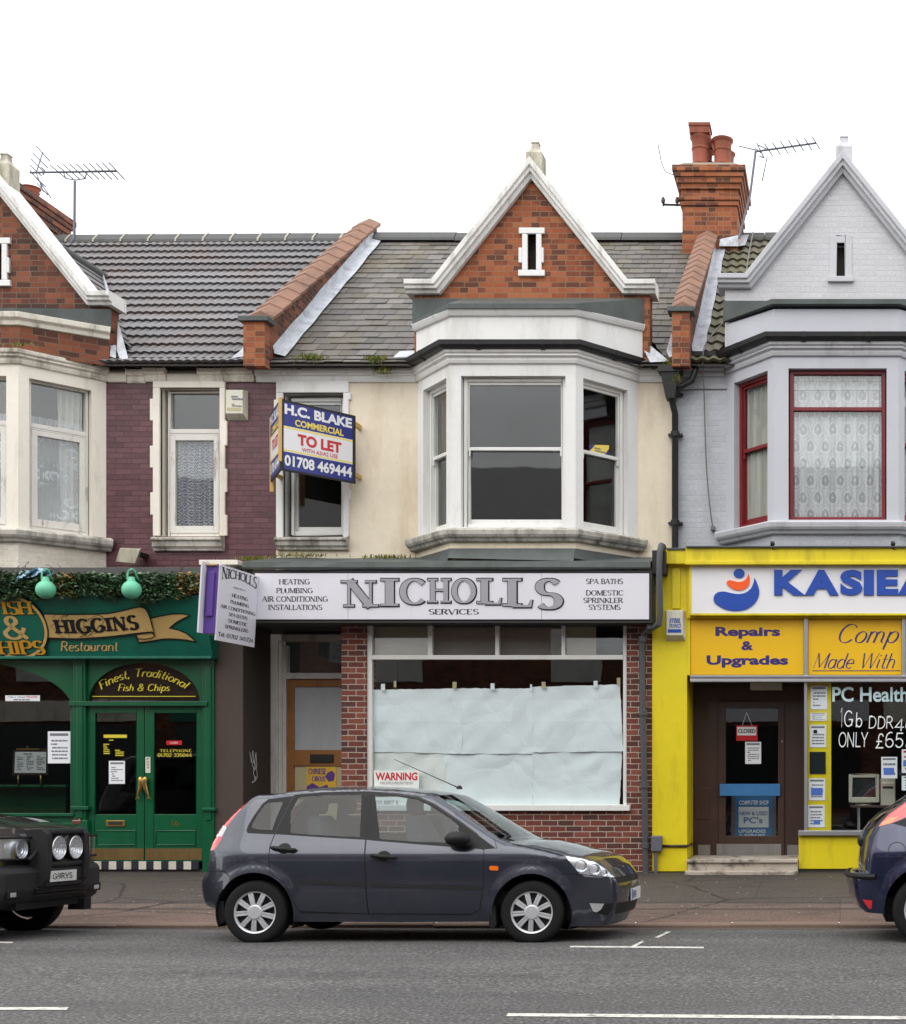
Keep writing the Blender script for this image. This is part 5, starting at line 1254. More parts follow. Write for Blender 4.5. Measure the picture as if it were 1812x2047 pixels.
b = MB(); pbox(b, fG, -325, 146, 1316, 1627, .05, .056); part(b, 'pane', 'dark_glass', H_, label='large arched shop window pane')
b = MB(); pbox(b, fG, 174, 403, 1316, 1403, .05, .056); fl = part(b, 'fanlight', 'dark_glass', H_)
b = MB(); pbox(b, fG, 174, 403, 1316, 1403, .09, .10); part(b, 'fanlight_backing', 'timber_dark', H_)
# curved gold lettering
def curve_text(s, fr, c, r, a_mid, a_span, hgt, d, mat, parent, **k):
    q = stroke_text(s, 'script', **k); xs = [p.x for f,_ in q for p in f]; mx0, mx1 = min(xs), max(xs)
    m = MB()
    for f, lay in q:
        pts = []
        for p in f:
            u = (p.x-mx0)/(mx1-mx0); t = rad(a_mid + a_span*(0.5-u)); rr = r + p.y*hgt
            pts.append(fr.pt(c[0]+rr[0]*math.cos(t) if isinstance(rr,tuple) else c[0]+rr*math.cos(t), c[1]+rr*math.sin(t), d-.0004*(lay+1)))
        m.face(pts)
    return m.build('lettering', MATS[mat], parent, weld=False)
ce = fG.px(288, 1502, .05)
curve_text('Finest, Traditional', fG, ce, 1.0, 90, 69, .105, .049, 'glass_gold', fl, th=.15, hair=.055, slant=.22, space=.05)
lettering('Fish & Chips', fG, (236,340,1367,1386), .049, M['glass_gold'], fl, 'script', th=.15, hair=.06, slant=.25, space=.05)
b = MB(); pbox(b, fG, 185, 391, 1391.3, 1392.8, .048, .0495); part(b, 'gold_line', 'glass_gold', fl)
# double doors
def leaf(x0, x1, gx0, gx1):
    m = MB(); pbox(m, fG, x0, gx0, 1411, 1722, .02, .07); pbox(m, fG, gx1, x1, 1411, 1722, .02, .07); pbox(m, fG, gx0, gx1, 1411, 1425, .02, .07); pbox(m, fG, gx0, gx1, 1628, 1722, .02, .07)
    a0,a1,h0,h1 = fG.rect(gx0+2, gx1-2, 1660, 1690, .012); ring(m, fG, a0,a1,h0,h1, .012, .02, .012)
    o = part(m, 'door', 'shop_green', H_, .004)
    g = MB(); pbox(g, fG, gx0-1, gx1+1, 1424, 1629, .04, .046); part(g, 'pane', 'dark_glass', o)
    k = MB(); pbox(k, fG, x0+1, x1-1, 1696, 1719, .016, .0195); part(k, 'kick_plate', 'brass_plate', o)
    return o
d1 = leaf(172, 288.5, 190, 273); d2 = leaf(290, 405, 308, 393)
def fish(o, xm, s):
    m = MB(); P = [(0,1553.5,3.0),(1.5,1556,5),(3,1561,5.6),(3,1567,5.4),(1.5,1574,4.6),(-1.2,1581,3.3),(-3.4,1587,2.0),(-4.2,1590,1.6)]
    pts = [fG.pt(*fG.px(xm+s*a_,y,-.03),-.03) for a_,y,_ in P]; m.tube(pts, [r*17.3/2600 for _,_,r in P], 10)
    q = [(xm-s*3.5,1588),(xm-s*10,1598),(xm-s*4.5,1595),(xm-s*1,1598.5),(xm-s*3,1588)]; poly(m, fG, q, -.032, thick=.012)
    part(m, 'fish_handle', 'brass', o)
fish(d1, 280, 1); fish(d2, 292.5, -1)
b = MB(); pbox(b, fG, 212, 250, 1640, 1652, .005, .02); lb = part(b, 'letter_box', 'brass', d1, .003)
b = MB(); pbox(b, fG, 217, 245, 1643, 1649, .003, .0049); part(b, 'letter_flap', 'board_black', lb)
lettering('66', fG, (343,358,1641,1650), .018, M['brass'], d2, 'serif', th=.2, hair=.1, name='house_number')
b = MB(); pbox(b, fG, 291, 301, 1513, 1545, .015, .0195); pu = part(b, 'push_plate', 'plastic_cream', d2)
for i, ch in enumerate('PUSH'): sans(ch, fG, (294.2,297.8,1515.5+i*5.6,1519.3+i*5.6), .0145, M['letter_black'], pu, .0)
lettering('TELEPHONE', fG, (320,383,1497.5,1503.5), .039, M['glass_gold'], d2, 'serif', th=.17, hair=.08, space=.16, serif=.05); lettering('01702 335044', fG, (315.5,384,1505.5,1513), .039, M['glass_gold'], d2, 'serif', th=.19, hair=.1)
b = MB(); pbox(b, fG, 207.5, 254, 1468.5, 1475, .037, .0385); smudge_lines(b, fG, 207, 220, 1486, 1508, .038, 6, random.Random(1)); smudge_lines(b, fG, 215,248,1478,1481,.038,1,random.Random(2)); smudge_lines(b, fG, 230, 248, 1498, 1512, .038, 4, random.Random(3)); part(b, 'gold_print', 'glass_gold', d1, weld=False)
b = MB(); pbox(b, fG, 333, 364, 1480.5, 1489, .034, .0385); rs = part(b, 'door_notice', 'board_red', d2); sans('CLOSED', fG, (341,356,1483,1486.5), .0335, M['paper'], rs, .0)
b = MB(); pbox(b, fG, 145, 161, 1637, 1648, -.05, -.03); part(b, 'name_plate', 'brick_shop', H_)
b = MB(); n = 15
for i in range(n): pbox(b, fG, 188-15+i*14.95, 188-15+(i+1)*14.95, 1722, 1738, .0, .12, i % 2)
part(b, 'tiled_threshold', ('tile_black','tile_white'), H_)
b = MB(); pbox(b, fG, 172, 428, 1738, 1760, .03, .2); pbox(b, fG, -330, 172, 1742, 1760, .03, .2); part(b, 'plinth', 'plinth', H_)
b = MB(); b.box(-14.0,-13.36,17.28,17.6,.1,3.1); part(b, 'shop_pilaster', 'shop_green', H_, .005)
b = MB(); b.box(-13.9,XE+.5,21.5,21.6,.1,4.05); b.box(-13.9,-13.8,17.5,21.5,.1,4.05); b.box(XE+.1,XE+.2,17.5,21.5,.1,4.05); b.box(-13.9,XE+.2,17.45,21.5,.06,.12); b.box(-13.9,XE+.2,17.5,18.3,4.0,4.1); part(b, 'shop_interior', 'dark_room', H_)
# things in the chip shop window
def notice(fr, x0, x1, y0, y1, d, label, seed, head=None, rows=8, mat='paper', group=None, kind='print_grey', box=None, cat='notice'):
    o = thing('paper_notice', label, cat, tuple(fr.pt(*fr.px((x0+x1)/2,y1,d),d)), group)
    m = MB(); pbox(m, fr, x0, x1, y0, y1, d, d+.004); part(m, 'sheet', mat, o)
    m = MB(); rng = random.Random(seed); pad = (x1-x0)*.12
    smudge_lines(m, fr, x0+pad, x1-pad, y0+(y1-y0)*.24, y1-(y1-y0)*.1, d-.001, rows, rng, gap=.55)
    if head: pbox(m, fr, x0+pad*.8, x1-pad*.8, y0+(y1-y0)*.06, y0+(y1-y0)*.14, d-.002, d-.0005)
    part(m, 'print', kind, o, weld=False)
    if box:
        m = MB(); pbox(m, fr, *box[:4], d-.0032, d-.0022); part(m, 'picture', box[4], o)
    return o
NG = 'paper notices in the shop windows'
o = thing('paper_notice', 'narrow white strip reading 7 days without PRAYER makes one weak in the dark arched window', 'notice', tuple(fG.pt(*fG.px(45,1402,.045),.045)))
m = MB(); pbox(m, fG, 11, 80, 1390, 1401.5, .040, .044); part(m, 'sheet', 'paper', o)
lettering('7 Days without', fG, (15,51,1391.3,1395), .039, M['print_grey'], o, 'serif', th=.16, hair=.08); lettering('PRAYER', fG, (53,76,1391.3,1395), .039, M['board_red'], o, 'serif', th=.18, hair=.08); lettering('makes one weak', fG, (27,64,1396.8,1400.3), .039, M['print_grey'], o, 'serif', th=.16, hair=.08) if 0 else None
m = MB(); smudge_lines(m, fG, 27, 64, 1397, 1400, .039, 1, random.Random(1), gap=.2); part(m, 'print', 'print_grey', o, weld=False)
notice(fG, 96, 141, 1462, 1526, .042, 'tall white special offer notice beside the menu board in the chip shop window', 11, True, 6)
notice(fG, 218, 250, 1521, 1567, .032, 'small white notice taped to the glass of the left green door', 12, True, 7)
mb_ = thing('menu_board', 'restaurant menu sheet clipped to a brown board on brass legs in the chip shop window', 'menu board', tuple(fG.pt(*fG.px(60,1570,.16),.16)))
m = MB(); P = [fG.pt(*fG.px(x,y,.10),.10) for x,y in ((27,1500),(95,1496),(96,1549),(24,1550))]; m.prism(P, (0,.02,0)); part(m, 'board', 'timber_dark', mb_)
m = MB(); m.face([fG.pt(*fG.px(x,y,.097),.097) for x,y in ((31,1503),(93,1503),(92,1545),(29,1545))]); part(m, 'sheet', 'paper', mb_)
m = MB(); smudge_lines(m, fG, 34, 47, 1510, 1540, .0955, 9, random.Random(4)); smudge_lines(m, fG, 53, 68, 1510, 1540, .0955, 9, random.Random(5)); smudge_lines(m, fG, 73, 90, 1510, 1540, .0955, 9, random.Random(6)); smudge_lines(m, fG, 44, 85, 1505, 1508, .0955, 1, random.Random(6), gap=.1); part(m, 'print', 'print_grey', mb_, weld=False)
m = MB(); pbox(m, fG, 33, 78, 1496, 1499, .085, .10); m.tube([fG.pt(*fG.px(56,1496,.09),.09), fG.pt(*fG.px(55,1491,.09),.09)], .008, 8); part(m, 'clip', 'brass', mb_)
for x in (37, 82):
    m = MB(); m.tube([fG.pt(*fG.px(x,1550,.11),.11), fG.pt(*fG.px(x,1572,.13),.13)], .010, 8); part(m, 'leg', 'brass', mb_)
m = MB(); pbox(m, fG, -300, 132, 1574, 1640, .40, .46); pbox(m, fG, -300, 132, 1569, 1574, .14, .60); tag(part(m, 'counter', 'shop_green', None, .005), 'dark green counter behind the arched chip shop window', 'counter')

# ================= computer shop
H_ = right_house; fY = front(17.30)
b = MB(); pbox(b, fY, 1328, 1372, 1099, 1127, -.12, .5); pbox(b, fY, 1371, 2300, 1094, 1122, -.16, .5); pbox(b, fY, 1369, 2300, 1121, 1128.5, -.19, .5); 
part(b, 'shop_cornice', 'yellow_paint', H_, .006)
b = MB(); pbox(b, fY, 1371, 2300, 1091, 1094.2, -.20, .88); pbox(b, fY, 1334, 1371, 1095, 1099, -.14, .88); part(b, 'shop_flat_roof', 'lead', H_, .004)
b = MB(); pbox(b, fY, 1304, 1374, 1127, 1692, 0, .72); pbox(b, fY, 1304, 1374, 1692.6, 1742, -.004, .72); part(b, 'shop_pilaster', 'yellow_paint', H_, .004)
b = MB(); pbox(b, fY, 1374, 2300, 1127, 1236, -.03, .7); pbox(b, fY, 1374, 1380, 1236, 1350, -.0, .4); part(b, 'shop_header', 'yellow_paint', H_, .004)
b = MB(); pbox(b, fY, 1344, 1360, 1136, 1216, -.03, 0)
for y in (1140,1155,1198,1210):
    for x in (1348,1355): b.lathe([(0,-.003),(.008,-.003),(.008,0)], fY.pt(*fY.px(x,y,-.03),-.031), (0,1,0), 8)
part(b, 'batten', 'yellow_paint', H_, .003)
ks = thing('shop_sign', 'white computer shop sign with a blue and orange logo and large blue letters', 'shop sign', (wx(1650,17.1),17.1,wz(1228,17.1)))
b = MB(); pbox(b, fY, 1382, 2240, 1131, 1226, -.10, -.031); part(b, 'sign_panel', 'sign_white_clean', ks)
b = MB(); a0,a1,h0,h1 = fY.rect(1378, 2244, 1127, 1230, -.115); ring(b, fY, a0,a1,h0,h1, -.115, -.031, .025); part(b, 'sign_frame', 'yellow_paint', ks, .003)
for ch, x0, x1 in (('K',1548,1609.5),('A',1609,1677),('S',1680,1724.5),('I',1727,1747.5),('E',1753,1796),('A',1795,1863)):
    sans(ch, fY, (x0,x1,1139.5,1190), -.101, M['kasie_blue'], ks, .055, .02, name='letter')
Z3 = lambda l: [(1290+x/3.465, 1080+y/3.465) for x, y in l]
def smooth(pts, n=5):
    out = []; m = len(pts)
    for i in range(m):
        p0,p1,p2,p3 = [Vector(pts[(i+k) % m]) for k in (-1,0,1,2)]
        for j in range(n):
            t = j/n; out.append(tuple(.5*((2*p1)+(p2-p0)*t+(2*p0-5*p1+4*p2-p3)*t*t+(3*p1-p0-3*p2+p3)*t**3)))
    return out
lg = MB(); poly(lg, fY, [(1477.8+11*math.cos(t*math.pi/16), 1146.3+9.5*math.sin(t*math.pi/16)) for t in range(32)], -.112, 0, .011)
poly(lg, fY, smooth(Z3([(474,405),(482,378),(505,360),(545,355),(600,366),(650,372),(700,360),(735,330),(752,290),(757,262),(775,295),(790,345),(785,390),(762,432),(725,465),(680,484),(620,490),(560,480),(510,455),(482,432)])), -.112, 0, .011)
lo = part(lg, 'logo', 'kasie_blue', ks)
lg = MB(); poly(lg, fY, smooth(Z3([(565,298),(572,282),(595,277),(650,288),(690,276),(708,250),(714,232),(724,262),(722,300),(700,330),(660,346),(620,341),(585,322)])), -.113, 0, .012); part(lg, 'logo_crescent', 'kasie_orange', lo)
# amber transom signs
for (x0,x1,lb) in ((1381,1607,'amber sign panel reading Repairs and Upgrades above the dark doorway'),(1616,1803,'amber sign panel reading Comp and Made With above the shop window'),(1811,2000,'amber sign panel at the right edge of the photo above the shop window')):
    o = thing('sign_panel', lb, 'sign', (wx((x0+x1)/2,17.3),17.3,wz(1349,17.3)), 'amber sign panels over the computer shop')
    b = MB(); pbox(b, fY, x0, x1, 1238, 1349, .03, .06); part(b, 'panel', 'amber_sign', o)
    if x0 == 1381:
        for s, bx in (('Repairs',(1430.5,1560,1253,1277)),('&',(1482.5,1506.5,1281.5,1300)),('Upgrades',(1413,1576,1310,1334.5))): sans(s, fY, bx, .029, M['violet_letter'], o, .04)
    elif x0 == 1616:
        lettering('Comp', fY, (1677,1798,1247,1299), .029, M['violet_letter'], o, 'script', th=.10, hair=.03, slant=.42, space=.04); lettering('Made With', fY, (1626,1790,1305,1337), .029, M['violet_letter'], o, 'script', th=.10, hair=.035, slant=.42, space=.04)
        b = MB(); pbox(b, fY, 1625, 1800, 1340, 1341.4, .027, .0295); part(b, 'rule', 'violet_letter', o)
b = MB()
for x0,x1 in ((1607.5,1615.5),(1803.5,1810.5)): pbox(b, fY, x0, x1, 1236, 1350, .0, .08)
pbox(b, fY, 1380, 2300, 1350, 1354, -.07, .1); pbox(b, fY, 1380, 2300, 1354, 1359, -.05, .1); pbox(b, fY, 1380, 2300, 1359, 1363, -.075, .1)
pbox(b, fY, 1608, 1614, 1363, 1664, .0, .08); pbox(b, fY, 1596, 2300, 1661, 1670, -.06, .2)
part(b, 'window_rail', 'aluminium', H_, .002)
b = MB(); pbox(b, fY, 1597, 2300, 1670, 1737, .0, .25); part(b, 'stall_riser', 'yellow_paint', H_, .004)
b = MB(); pbox(b, fY, 1597, 2300, 1736, 1764, .02, .26); pbox(b, fY, 1304, 1374, 1741, 1764, .02, .3); part(b, 'plinth', 'plinth', H_)
b = MB(); pbox(b, fY, 1613, 2300, 1362, 1662, .05, .056); pn = part(b, 'pane', 'shop_glass', H_, label='large computer shop window pane')
b = MB(); xs_ = wx(1608,17.3); b.box(xs_-.005, xs_+.0, 17.38, 18.0, .3, wz(1363,17.38)); part(b, 'porch_glass', 'dark_glass', H_)
# door in its porch
fQ = front(18.0)
b = MB(); pbox(b, fQ, 1380, 1446, 1330, 1722, 0, .08); pbox(b, fQ, 1558, 1650, 1330, 1722, 0, .08); pbox(b, fQ, 1446, 1558, 1330, 1402, 0, .08); part(b, 'porch_frame', 'timber_dark', H_, .005)
b = MB(); pbox(b, fQ, 1390, 1419, 1575, 1638, -.012, 0); part(b, 'porch_panel', 'timber_dark', H_, .004)
b = MB(); pbox(b, fQ, 1437, 1451, 1402, 1716, -.03, .03); pbox(b, fQ, 1556, 1568, 1402, 1716, -.03, .03); pbox(b, fQ, 1451, 1556, 1402, 1416, -.03, .03); pbox(b, fQ, 1451, 1556, 1671, 1716, -.03, .03)
dr = part(b, 'door', 'timber_dark', H_, .004)
b = MB(); pbox(b, fQ, 1450, 1557, 1415, 1672, .0, .006); part(b, 'pane', 'shop_glass', dr)
b = MB(); pbox(b, fQ, 1433, 1562, 1687, 1714, -.036, -.031); part(b, 'kick_plate', 'steel_plate', dr)
b = MB(); pbox(b, fQ, 1439, 1560, 1567, 1591, -.07, -.04); part(b, 'push_bar', 'blue_board', dr, .004)
b = MB(); pbox(b, fQ, 1396, 1420, 1689, 1715, -.008, -.001); part(b, 'kick_plate', 'steel_plate', H_); b = MB(); pbox(b, fQ, 1574, 1598, 1689, 1715, -.008, -.001); part(b, 'kick_plate', 'steel_plate', H_)
b = MB(); b.lathe([(0,-.01),(.012,-.01),(.012,0)], fQ.pt(*fQ.px(1564,1482,-.03),-.03), (0,1,0), 10); part(b, 'door_lock', 'aluminium', dr)
b = MB(); pbox(b, fQ, 1380, 1640, 1270, 1340, -.001, .09); part(b, 'porch_soffit', 'timber_dark', H_)
b = MB(); b.box(wx(1376,17.3), wx(1640,18.0), 17.36, 18.02, wz(1350,17.3), wz(1346,17.3)); part(b, 'porch_ceiling', 'dark_room', H_)
b = MB(); pbox(b, front(17.6), 1500, 1563, 1358, 1378, 0, .25); part(b, 'porch_light', 'plastic_cream', H_)
b = MB()
sx0, sx1 = wx(1376,17.3), wx(1596,17.3); zs1 = wz(1717,17.35); zs0 = wz(1741,17.15)
b.box(sx0, sx1, 17.22, 18.1, zs0-.2, zs1-.0); b.box(sx0-.02, sx1-.004, 17.06, 17.3, zs0-.2, zs0); b.box(sx0-.01, sx1-.002, 17.19, 17.3, zs1-.04, zs1+.002)
part(b, 'door_step', 'step_concrete', H_, .008)
b = MB(); b.box(wx(1380,17.4),3.75,22.0,22.1,.1,4.05); b.box(3.7,3.8,17.5,22,.1,4.05); b.box(-2.1,-2.0,18.1,22,.1,4.05); b.box(-2.1,3.8,17.5,22,.2,.28); b.box(-2.1,3.8,17.4,18.3,4.0,4.1); part(b, 'shop_interior', 'dark_room', H_)
b = MB(); b.tube([fY.pt(*fY.px(1322,1691,-.02),-.02), fY.pt(*fY.px(1374.5,1691,-.02),-.02)], .016, 8); b.tube([(wx(1374.5,17.3)+.02,17.28,wz(1691,17.28)),(wx(1374.5,17.3)+.02,18.0,wz(1691,17.28))], .016, 8); part(b, 'conduit', 'timber_dark', H_)
mt = thing('meter_box', 'small grey cable box and pipe at the foot of the yellow pilaster', 'cable box', (wx(1312,17.2),17.25,.14))
b = MB(); pbox(b, fY, 1302, 1323, 1671, 1702, -.10, -.005); part(b, 'box', 'pipe_grey' if 0 else 'steel_mast', mt, .008)
b = MB(); b.tube([fY.pt(*fY.px(1311,1702,-.05),-.05), fY.pt(*fY.px(1311,1751,-.05),-.05)], .022, 10); part(b, 'pipe', 'steel_mast', mt)
# window contents
b = MB(); pbox(b, fY, 1614, 1662, 1363.5, 1660, .075, .082); part(b, 'notice_strip', 'yellow_paint', H_)
for i, (x0,x1,y0,y1,lb,bx,mt_) in enumerate(((1621,1654,1371,1418,'white notice with a pale blue heading, topmost on the yellow strip',(1627,1653,1378,1384,'paper_blue'),'paper'),
    (1620,1653,1425,1441,'short white notice, second from the top on the yellow strip',None,'paper'),(1619,1652,1449,1494,'white notice with small computer pictures, third on the yellow strip',(1627,1634,1459,1466,'screen_dark'),'paper'),
    (1617,1650,1556,1600,'white notice with a blue block, below the grey square on the yellow strip',(1622,1645,1575,1590,'print_blue'),'paper'),(1615,1649,1609,1654,'white notice at the bottom of the yellow strip',(1627,1640,1639,1648,'print_blue'),'paper'))):
    notice(fY, x0,x1,y0,y1,.068,lb,20+i,True,5,mt_,None,'print_grey',bx)
o = MB(); pbox(o, fY, 1619, 1651, 1503, 1547, .066, .072); tag(o.build('paper_notice', M['screen_dark']), 'plain dark grey square between the white notices on the yellow strip', 'notice')
notice(fY, 1762, 1794, 1513, 1556, .064, 'white notice with a blue block stuck above the computer tower', 31, True, 3, 'paper', None, 'print_grey', (1767,1788,1535,1549,'print_blue'))
notice(fY, 1803, 1840, 1498, 1545, .064, 'white notice with red and blue print, upper one at the right edge of the photo', 32, True, 4, 'paper', None, 'board_red', (1806,1836,1520,1532,'print_blue'))
notice(fY, 1803, 1840, 1551, 1580, .064, 'pale notice below another at the right edge of the photo', 33, True, 4, 'paper_blue', None, 'print_grey', None)
sans('PC Health', fY, (1664,1816,1373,1403), .049, M['white_vinyl'], pn, .02)
for s, x0, x1, y0, y1 in (('1',1681,1684,1413,1454),('G',1688,1706,1420,1453),('b',1711,1724,1424,1454),('DDR',1737,1786,1430,1457),('400',1788,1846,1436,1462),('ONLY',1677,1736,1463,1494),('£',1750,1767,1466,1496),('65',1770,1806,1463,1495),('.00',1811,1850,1463,1495)):
    lettering(s, fY, (x0,x1,y0,y1), .049, M['chalk'], pn, 'chalk', name='chalk_writing', th=.085 if s not in '1' else .05, wob=.03, slant=.06)
tb = thing('display_table', 'small dark table carrying the computer inside the shop window', 'table', (wx(1745,17.9),17.9,wz(1662,17.7)))
b = MB(); zt = wz(1609,17.75); b.box(wx(1700,17.9), wx(1800,17.9), 17.55, 18.05, zt-.03, zt); part(b, 'table_top', 'purple_board' if 0 else 'timber_dark', tb, .005)
for x in (1717, 1790):
    b = MB(); xx = wx(x,17.8); b.tube([(xx,17.8,.3),(xx,17.8,zt-.03)], .022, 10); part(b, 'leg', 'aluminium', tb)
mo = thing('computer_monitor', 'beige computer monitor on the table in the shop window', 'monitor', (wx(1728,17.7),17.7,zt))
fM = front(17.62); b = MB(); a0,a1,h0,h1 = fM.rect(1697,1758,1548,1604); ring(b, fM, a0,a1,h0,h1,0,.06,.045,.07); fbox(b, fM, a0+.02,a1-.02,h0+.02,h1-.02,.05,.3); part(b, 'case', 'monitor_beige', mo, .008)
b = MB(); fbox(b, fM, a0+.044,a1-.044,h0+.069,h1-.044,.02,.03); part(b, 'screen', 'screen_dark', mo)
b = MB(); b.lathe([(.0,0),(.12,0),(.11,.02),(.04,.03),(.04,h0-zt+.03)], ((fM.pt(a0,0)+fM.pt(a1,0))/2+Vector((0,.14,zt))), n=20); part(b, 'stand', 'monitor_beige', mo)
ct = thing('computer_tower', 'beige computer tower standing right of the monitor in the shop window', 'computer', (wx(1776,17.7),17.7,zt))
b = MB(); a0,a1,h0,h1 = fM.rect(1761,1790,1557,1609); fbox(b, fM, a0,a1,zt,h1,0,.38); part(b, 'case', 'monitor_beige', ct, .006)
b = MB(); pbox(b, fM, 1765, 1786, 1572, 1576, -.004, .001); part(b, 'drive_slot', 'screen_dark', ct)
b = MB(); pbox(b, fM, 1764, 1787, 1562, 1567, -.003, .001); part(b, 'drive_bay', 'plastic_cream', ct)
cl_ = thing('closed_sign', 'red and white CLOSED sign hanging behind the glass of the dark door', 'sign', tuple(fQ.pt(*fQ.px(1493,1481,.03),.03)))
fq = front(17.975); b = MB(); pbox(b, fq, 1472, 1515, 1450, 1481, 0, .006); part(b, 'board', 'board_red', cl_, .012)
b = MB(); pbox(b, fq, 1474, 1512, 1453, 1470, -.002, -.0002); part(b, 'label', 'paper', cl_); sans('CLOSED', fq, (1475.5,1510.5,1457.5,1465.5), -.003, M['letter_black'], cl_, .03)
b = MB(); line(b, fq, [(1484,1451),(1493,1424),(1504,1451)], .006, .002); part(b, 'cord', 'chalk', cl_, weld=False)
notice(front(17.985), 1490, 1522, 1483, 1527, 0, 'white opening hours sheet below the CLOSED sign on the dark door', 41, True, 7)
ab = thing('sandwich_board', 'blue sandwich board reading NEW & USED stored behind the dark door glass', 'sandwich board', (wx(1507,18.5),18.5,.3))
fa = front(18.45); b = MB(); pbox(b, fa, 1462, 1552, 1590, 1700, 0, .03); part(b, 'frame', 'steel_mast', ab, .004)
b = MB(); pbox(b, fa, 1470, 1544, 1592, 1698, -.003, -.0005); part(b, 'board', 'blue_board', ab)
b = MB(); pbox(b, fa, 1477, 1537, 1613, 1654, -.006, -.004); part(b, 'panel', 'paper_blue', ab)
for s, bx, mm in (('COMPUTER SHOP',(1478,1537,1600,1609),'paper_blue'),('NEW & USED',(1479,1535,1622,1630),'blue_board'),("PC's",(1487,1525,1633,1646),'blue_board'),('UPGRADES',(1477,1531,1658,1665),'paper_blue'),('& REPAIRS',(1478,1530,1667,1674),'paper_blue')): sans(s, fa, bx, -.0065, M[mm], ab, .02)
b = MB(); b.tube([fa.pt(*fa.px(1480,1590,.01),.01), fa.pt(*fa.px(1482,1572,.01),.01), fa.pt(*fa.px(1535,1572,.01),.01), fa.pt(*fa.px(1538,1590,.01),.01)], .008, 8); part(b, 'handle', 'steel_mast', ab)
# ---------------------------------------------------------------- loose things on and about the fronts
# estate agent's V board
bd = thing('estate_agent_board', 'blue and white TO LET board with two panels fixed beside the first floor window', 'sign board', (-7.3,17.6,wz(966,17.1)))
J, R_, L_ = Vector((wx(562,17.1),17.10,0)), Vector((wx(711.5,17.95),17.95,0)), Vector((wx(541,17.82),17.82,0))
zt, zb = wz(797,17.1), wz(940,17.1)
def board_panel(A, B, name, hh0, hh1):
    u = (B-A); n = Vector((-u.y,u.x,0)); n = n if n.y > 0 else -n
    fr = Fr(A, u, n); ln = u.length; m = MB(); fbox(m, fr, 0, ln, hh0, hh1, 0, .018)
    o = m.build(name, M['board_black'], bd, bevel=.002); return fr, ln, o
fr, ln, o = board_panel(J, R_, 'panel', zb, zt)
def strip(a, b, mat, d, nm): 
    m = MB(); H = zt-zb; m.face([fr.pt(ln*.035,zb+H*a,d),fr.pt(ln*.955,zb+H*a,d),fr.pt(ln*.955,zb+H*b,d),fr.pt(ln*.035,zb+H*b,d)]); return m.build(nm, M[mat], o)
strip(.03,.275,'board_navy',-.001,'blue_band'); strip(.275,.635,'sign_white_clean',-.0012,'white_band'); strip(.635,.965,'board_navy',-.001,'blue_band'); strip(.285,.305,'board_yellow',-.002,'yellow_line'); strip(.605,.628,'board_yellow',-.002,'yellow_line')
H = zt-zb
def bt(s, a0, a1, h0, h1, mat, bold): sans(s, fr, (ln*a0, ln*a1, zb+H*h0, zb+H*h1), -.003, M[mat], o, bold, pxbox=False)
bt('H.C. BLAKE',.045,.945,.80,.945,'sign_white_clean',.045); bt('COMMERCIAL',.18,.83,.66,.755,'board_yellow',.03); bt('TO LET',.215,.80,.40,.56,'board_red',.045); bt('WITH A3/A2 USE',.27,.75,.318,.375,'board_red',.015); bt('01708 469444',.045,.945,.075,.235,'sign_white_clean',.035)
fr2, ln2, o2 = board_panel(L_, J-Vector((.02,-.02,0)), 'panel', zb, zt)
fr, ln, o = fr2, ln2, o2
strip(.03,.275,'board_navy',-.001,'blue_band'); strip(.275,.635,'sign_white_clean',-.0012,'white_band'); strip(.635,.965,'board_navy',-.001,'blue_band'); strip(.285,.305,'board_yellow',-.002,'yellow_line'); strip(.605,.628,'board_yellow',-.002,'yellow_line')
bt('H.C. BLAKE',.045,.945,.80,.945,'sign_white_clean',.045); bt('COMMERCIAL',.18,.83,.66,.755,'board_yellow',.03); bt('TO LET',.215,.80,.40,.56,'board_red',.045); bt('01708 469444',.045,.945,.075,.235,'sign_white_clean',.035)
m = MB(); m.box(J.x-.035, J.x+.01, 17.10, 17.145, zb+.12, zt+.02); m.box(wx(540,17.85), wx(548,17.85), 17.84, 17.89, wz(983,17.85), wz(835,17.85)); m.box(wx(540,17.85),wx(548,17.85),17.86,YU-.02,wz(950,17.9),wz(944,17.9)); m.box(R_.x-.04,R_.x-.005,17.96,YU,wz(850,17.9),wz(840,17.9)); m.box(R_.x-.04,R_.x-.005,17.96,YU,wz(950,17.9),wz(942,17.9))
m.build('batten', M['wood_batten'], bd)
# projecting box sign
ps = thing('projecting_sign', 'projecting NICHOLLS box sign with a purple end and a white side', 'sign', (-7.68,16.45,wz(1270,16)))
zt, zb = wz(1129,16.0), wz(1277,16.0); x0, x1 = -7.755, -7.60; dx = -.055
def slab(xa, xb, ya, yb, z0, z1, m):    # leans a little to the left at its foot
    k = lambda z: dx*(zt-z)/(zt-zb)
    m.hexa([(xa+k(z0),ya,z0),(xb+k(z0),ya,z0),(xb+k(z0),yb,z0),(xa+k(z0),yb,z0),(xa+k(z1),ya,z1),(xb+k(z1),ya,z1),(xb+k(z1),yb,z1),(xa+k(z1),yb,z1)])
m = MB(); slab(x1-.02, x1, 15.95, 17.0, zb-.02, zt, m); slab(x0-.02, x0, 15.82, 17.0, zb+.06, zt+.02, m); m.build('side_panel', M['sign_white'], ps, bevel=.003)
m = MB(); slab(x0, x1-.02, 15.93, 16.0, zb+.06, zt-.0, m); m.build('end_panel', M['purple_board'], ps)
m = MB(); slab(x0+.03, x1-.045, 15.90, 15.93, zb+.27, zt-.10, m); m.build('end_lid', M['purple_board'], ps, bevel=.006)
m = MB(); slab(x0+.002, x1-.022, 15.90, 16.98, zt-.02, zt-.005, m); slab(x0+.01, x1-.03, 16.9, 17.06, zb+.3, zt-.1, m); m.build('top_board', M['wood_batten'], ps)
Os = Vector((x1+.001, 15.95, 0)); 
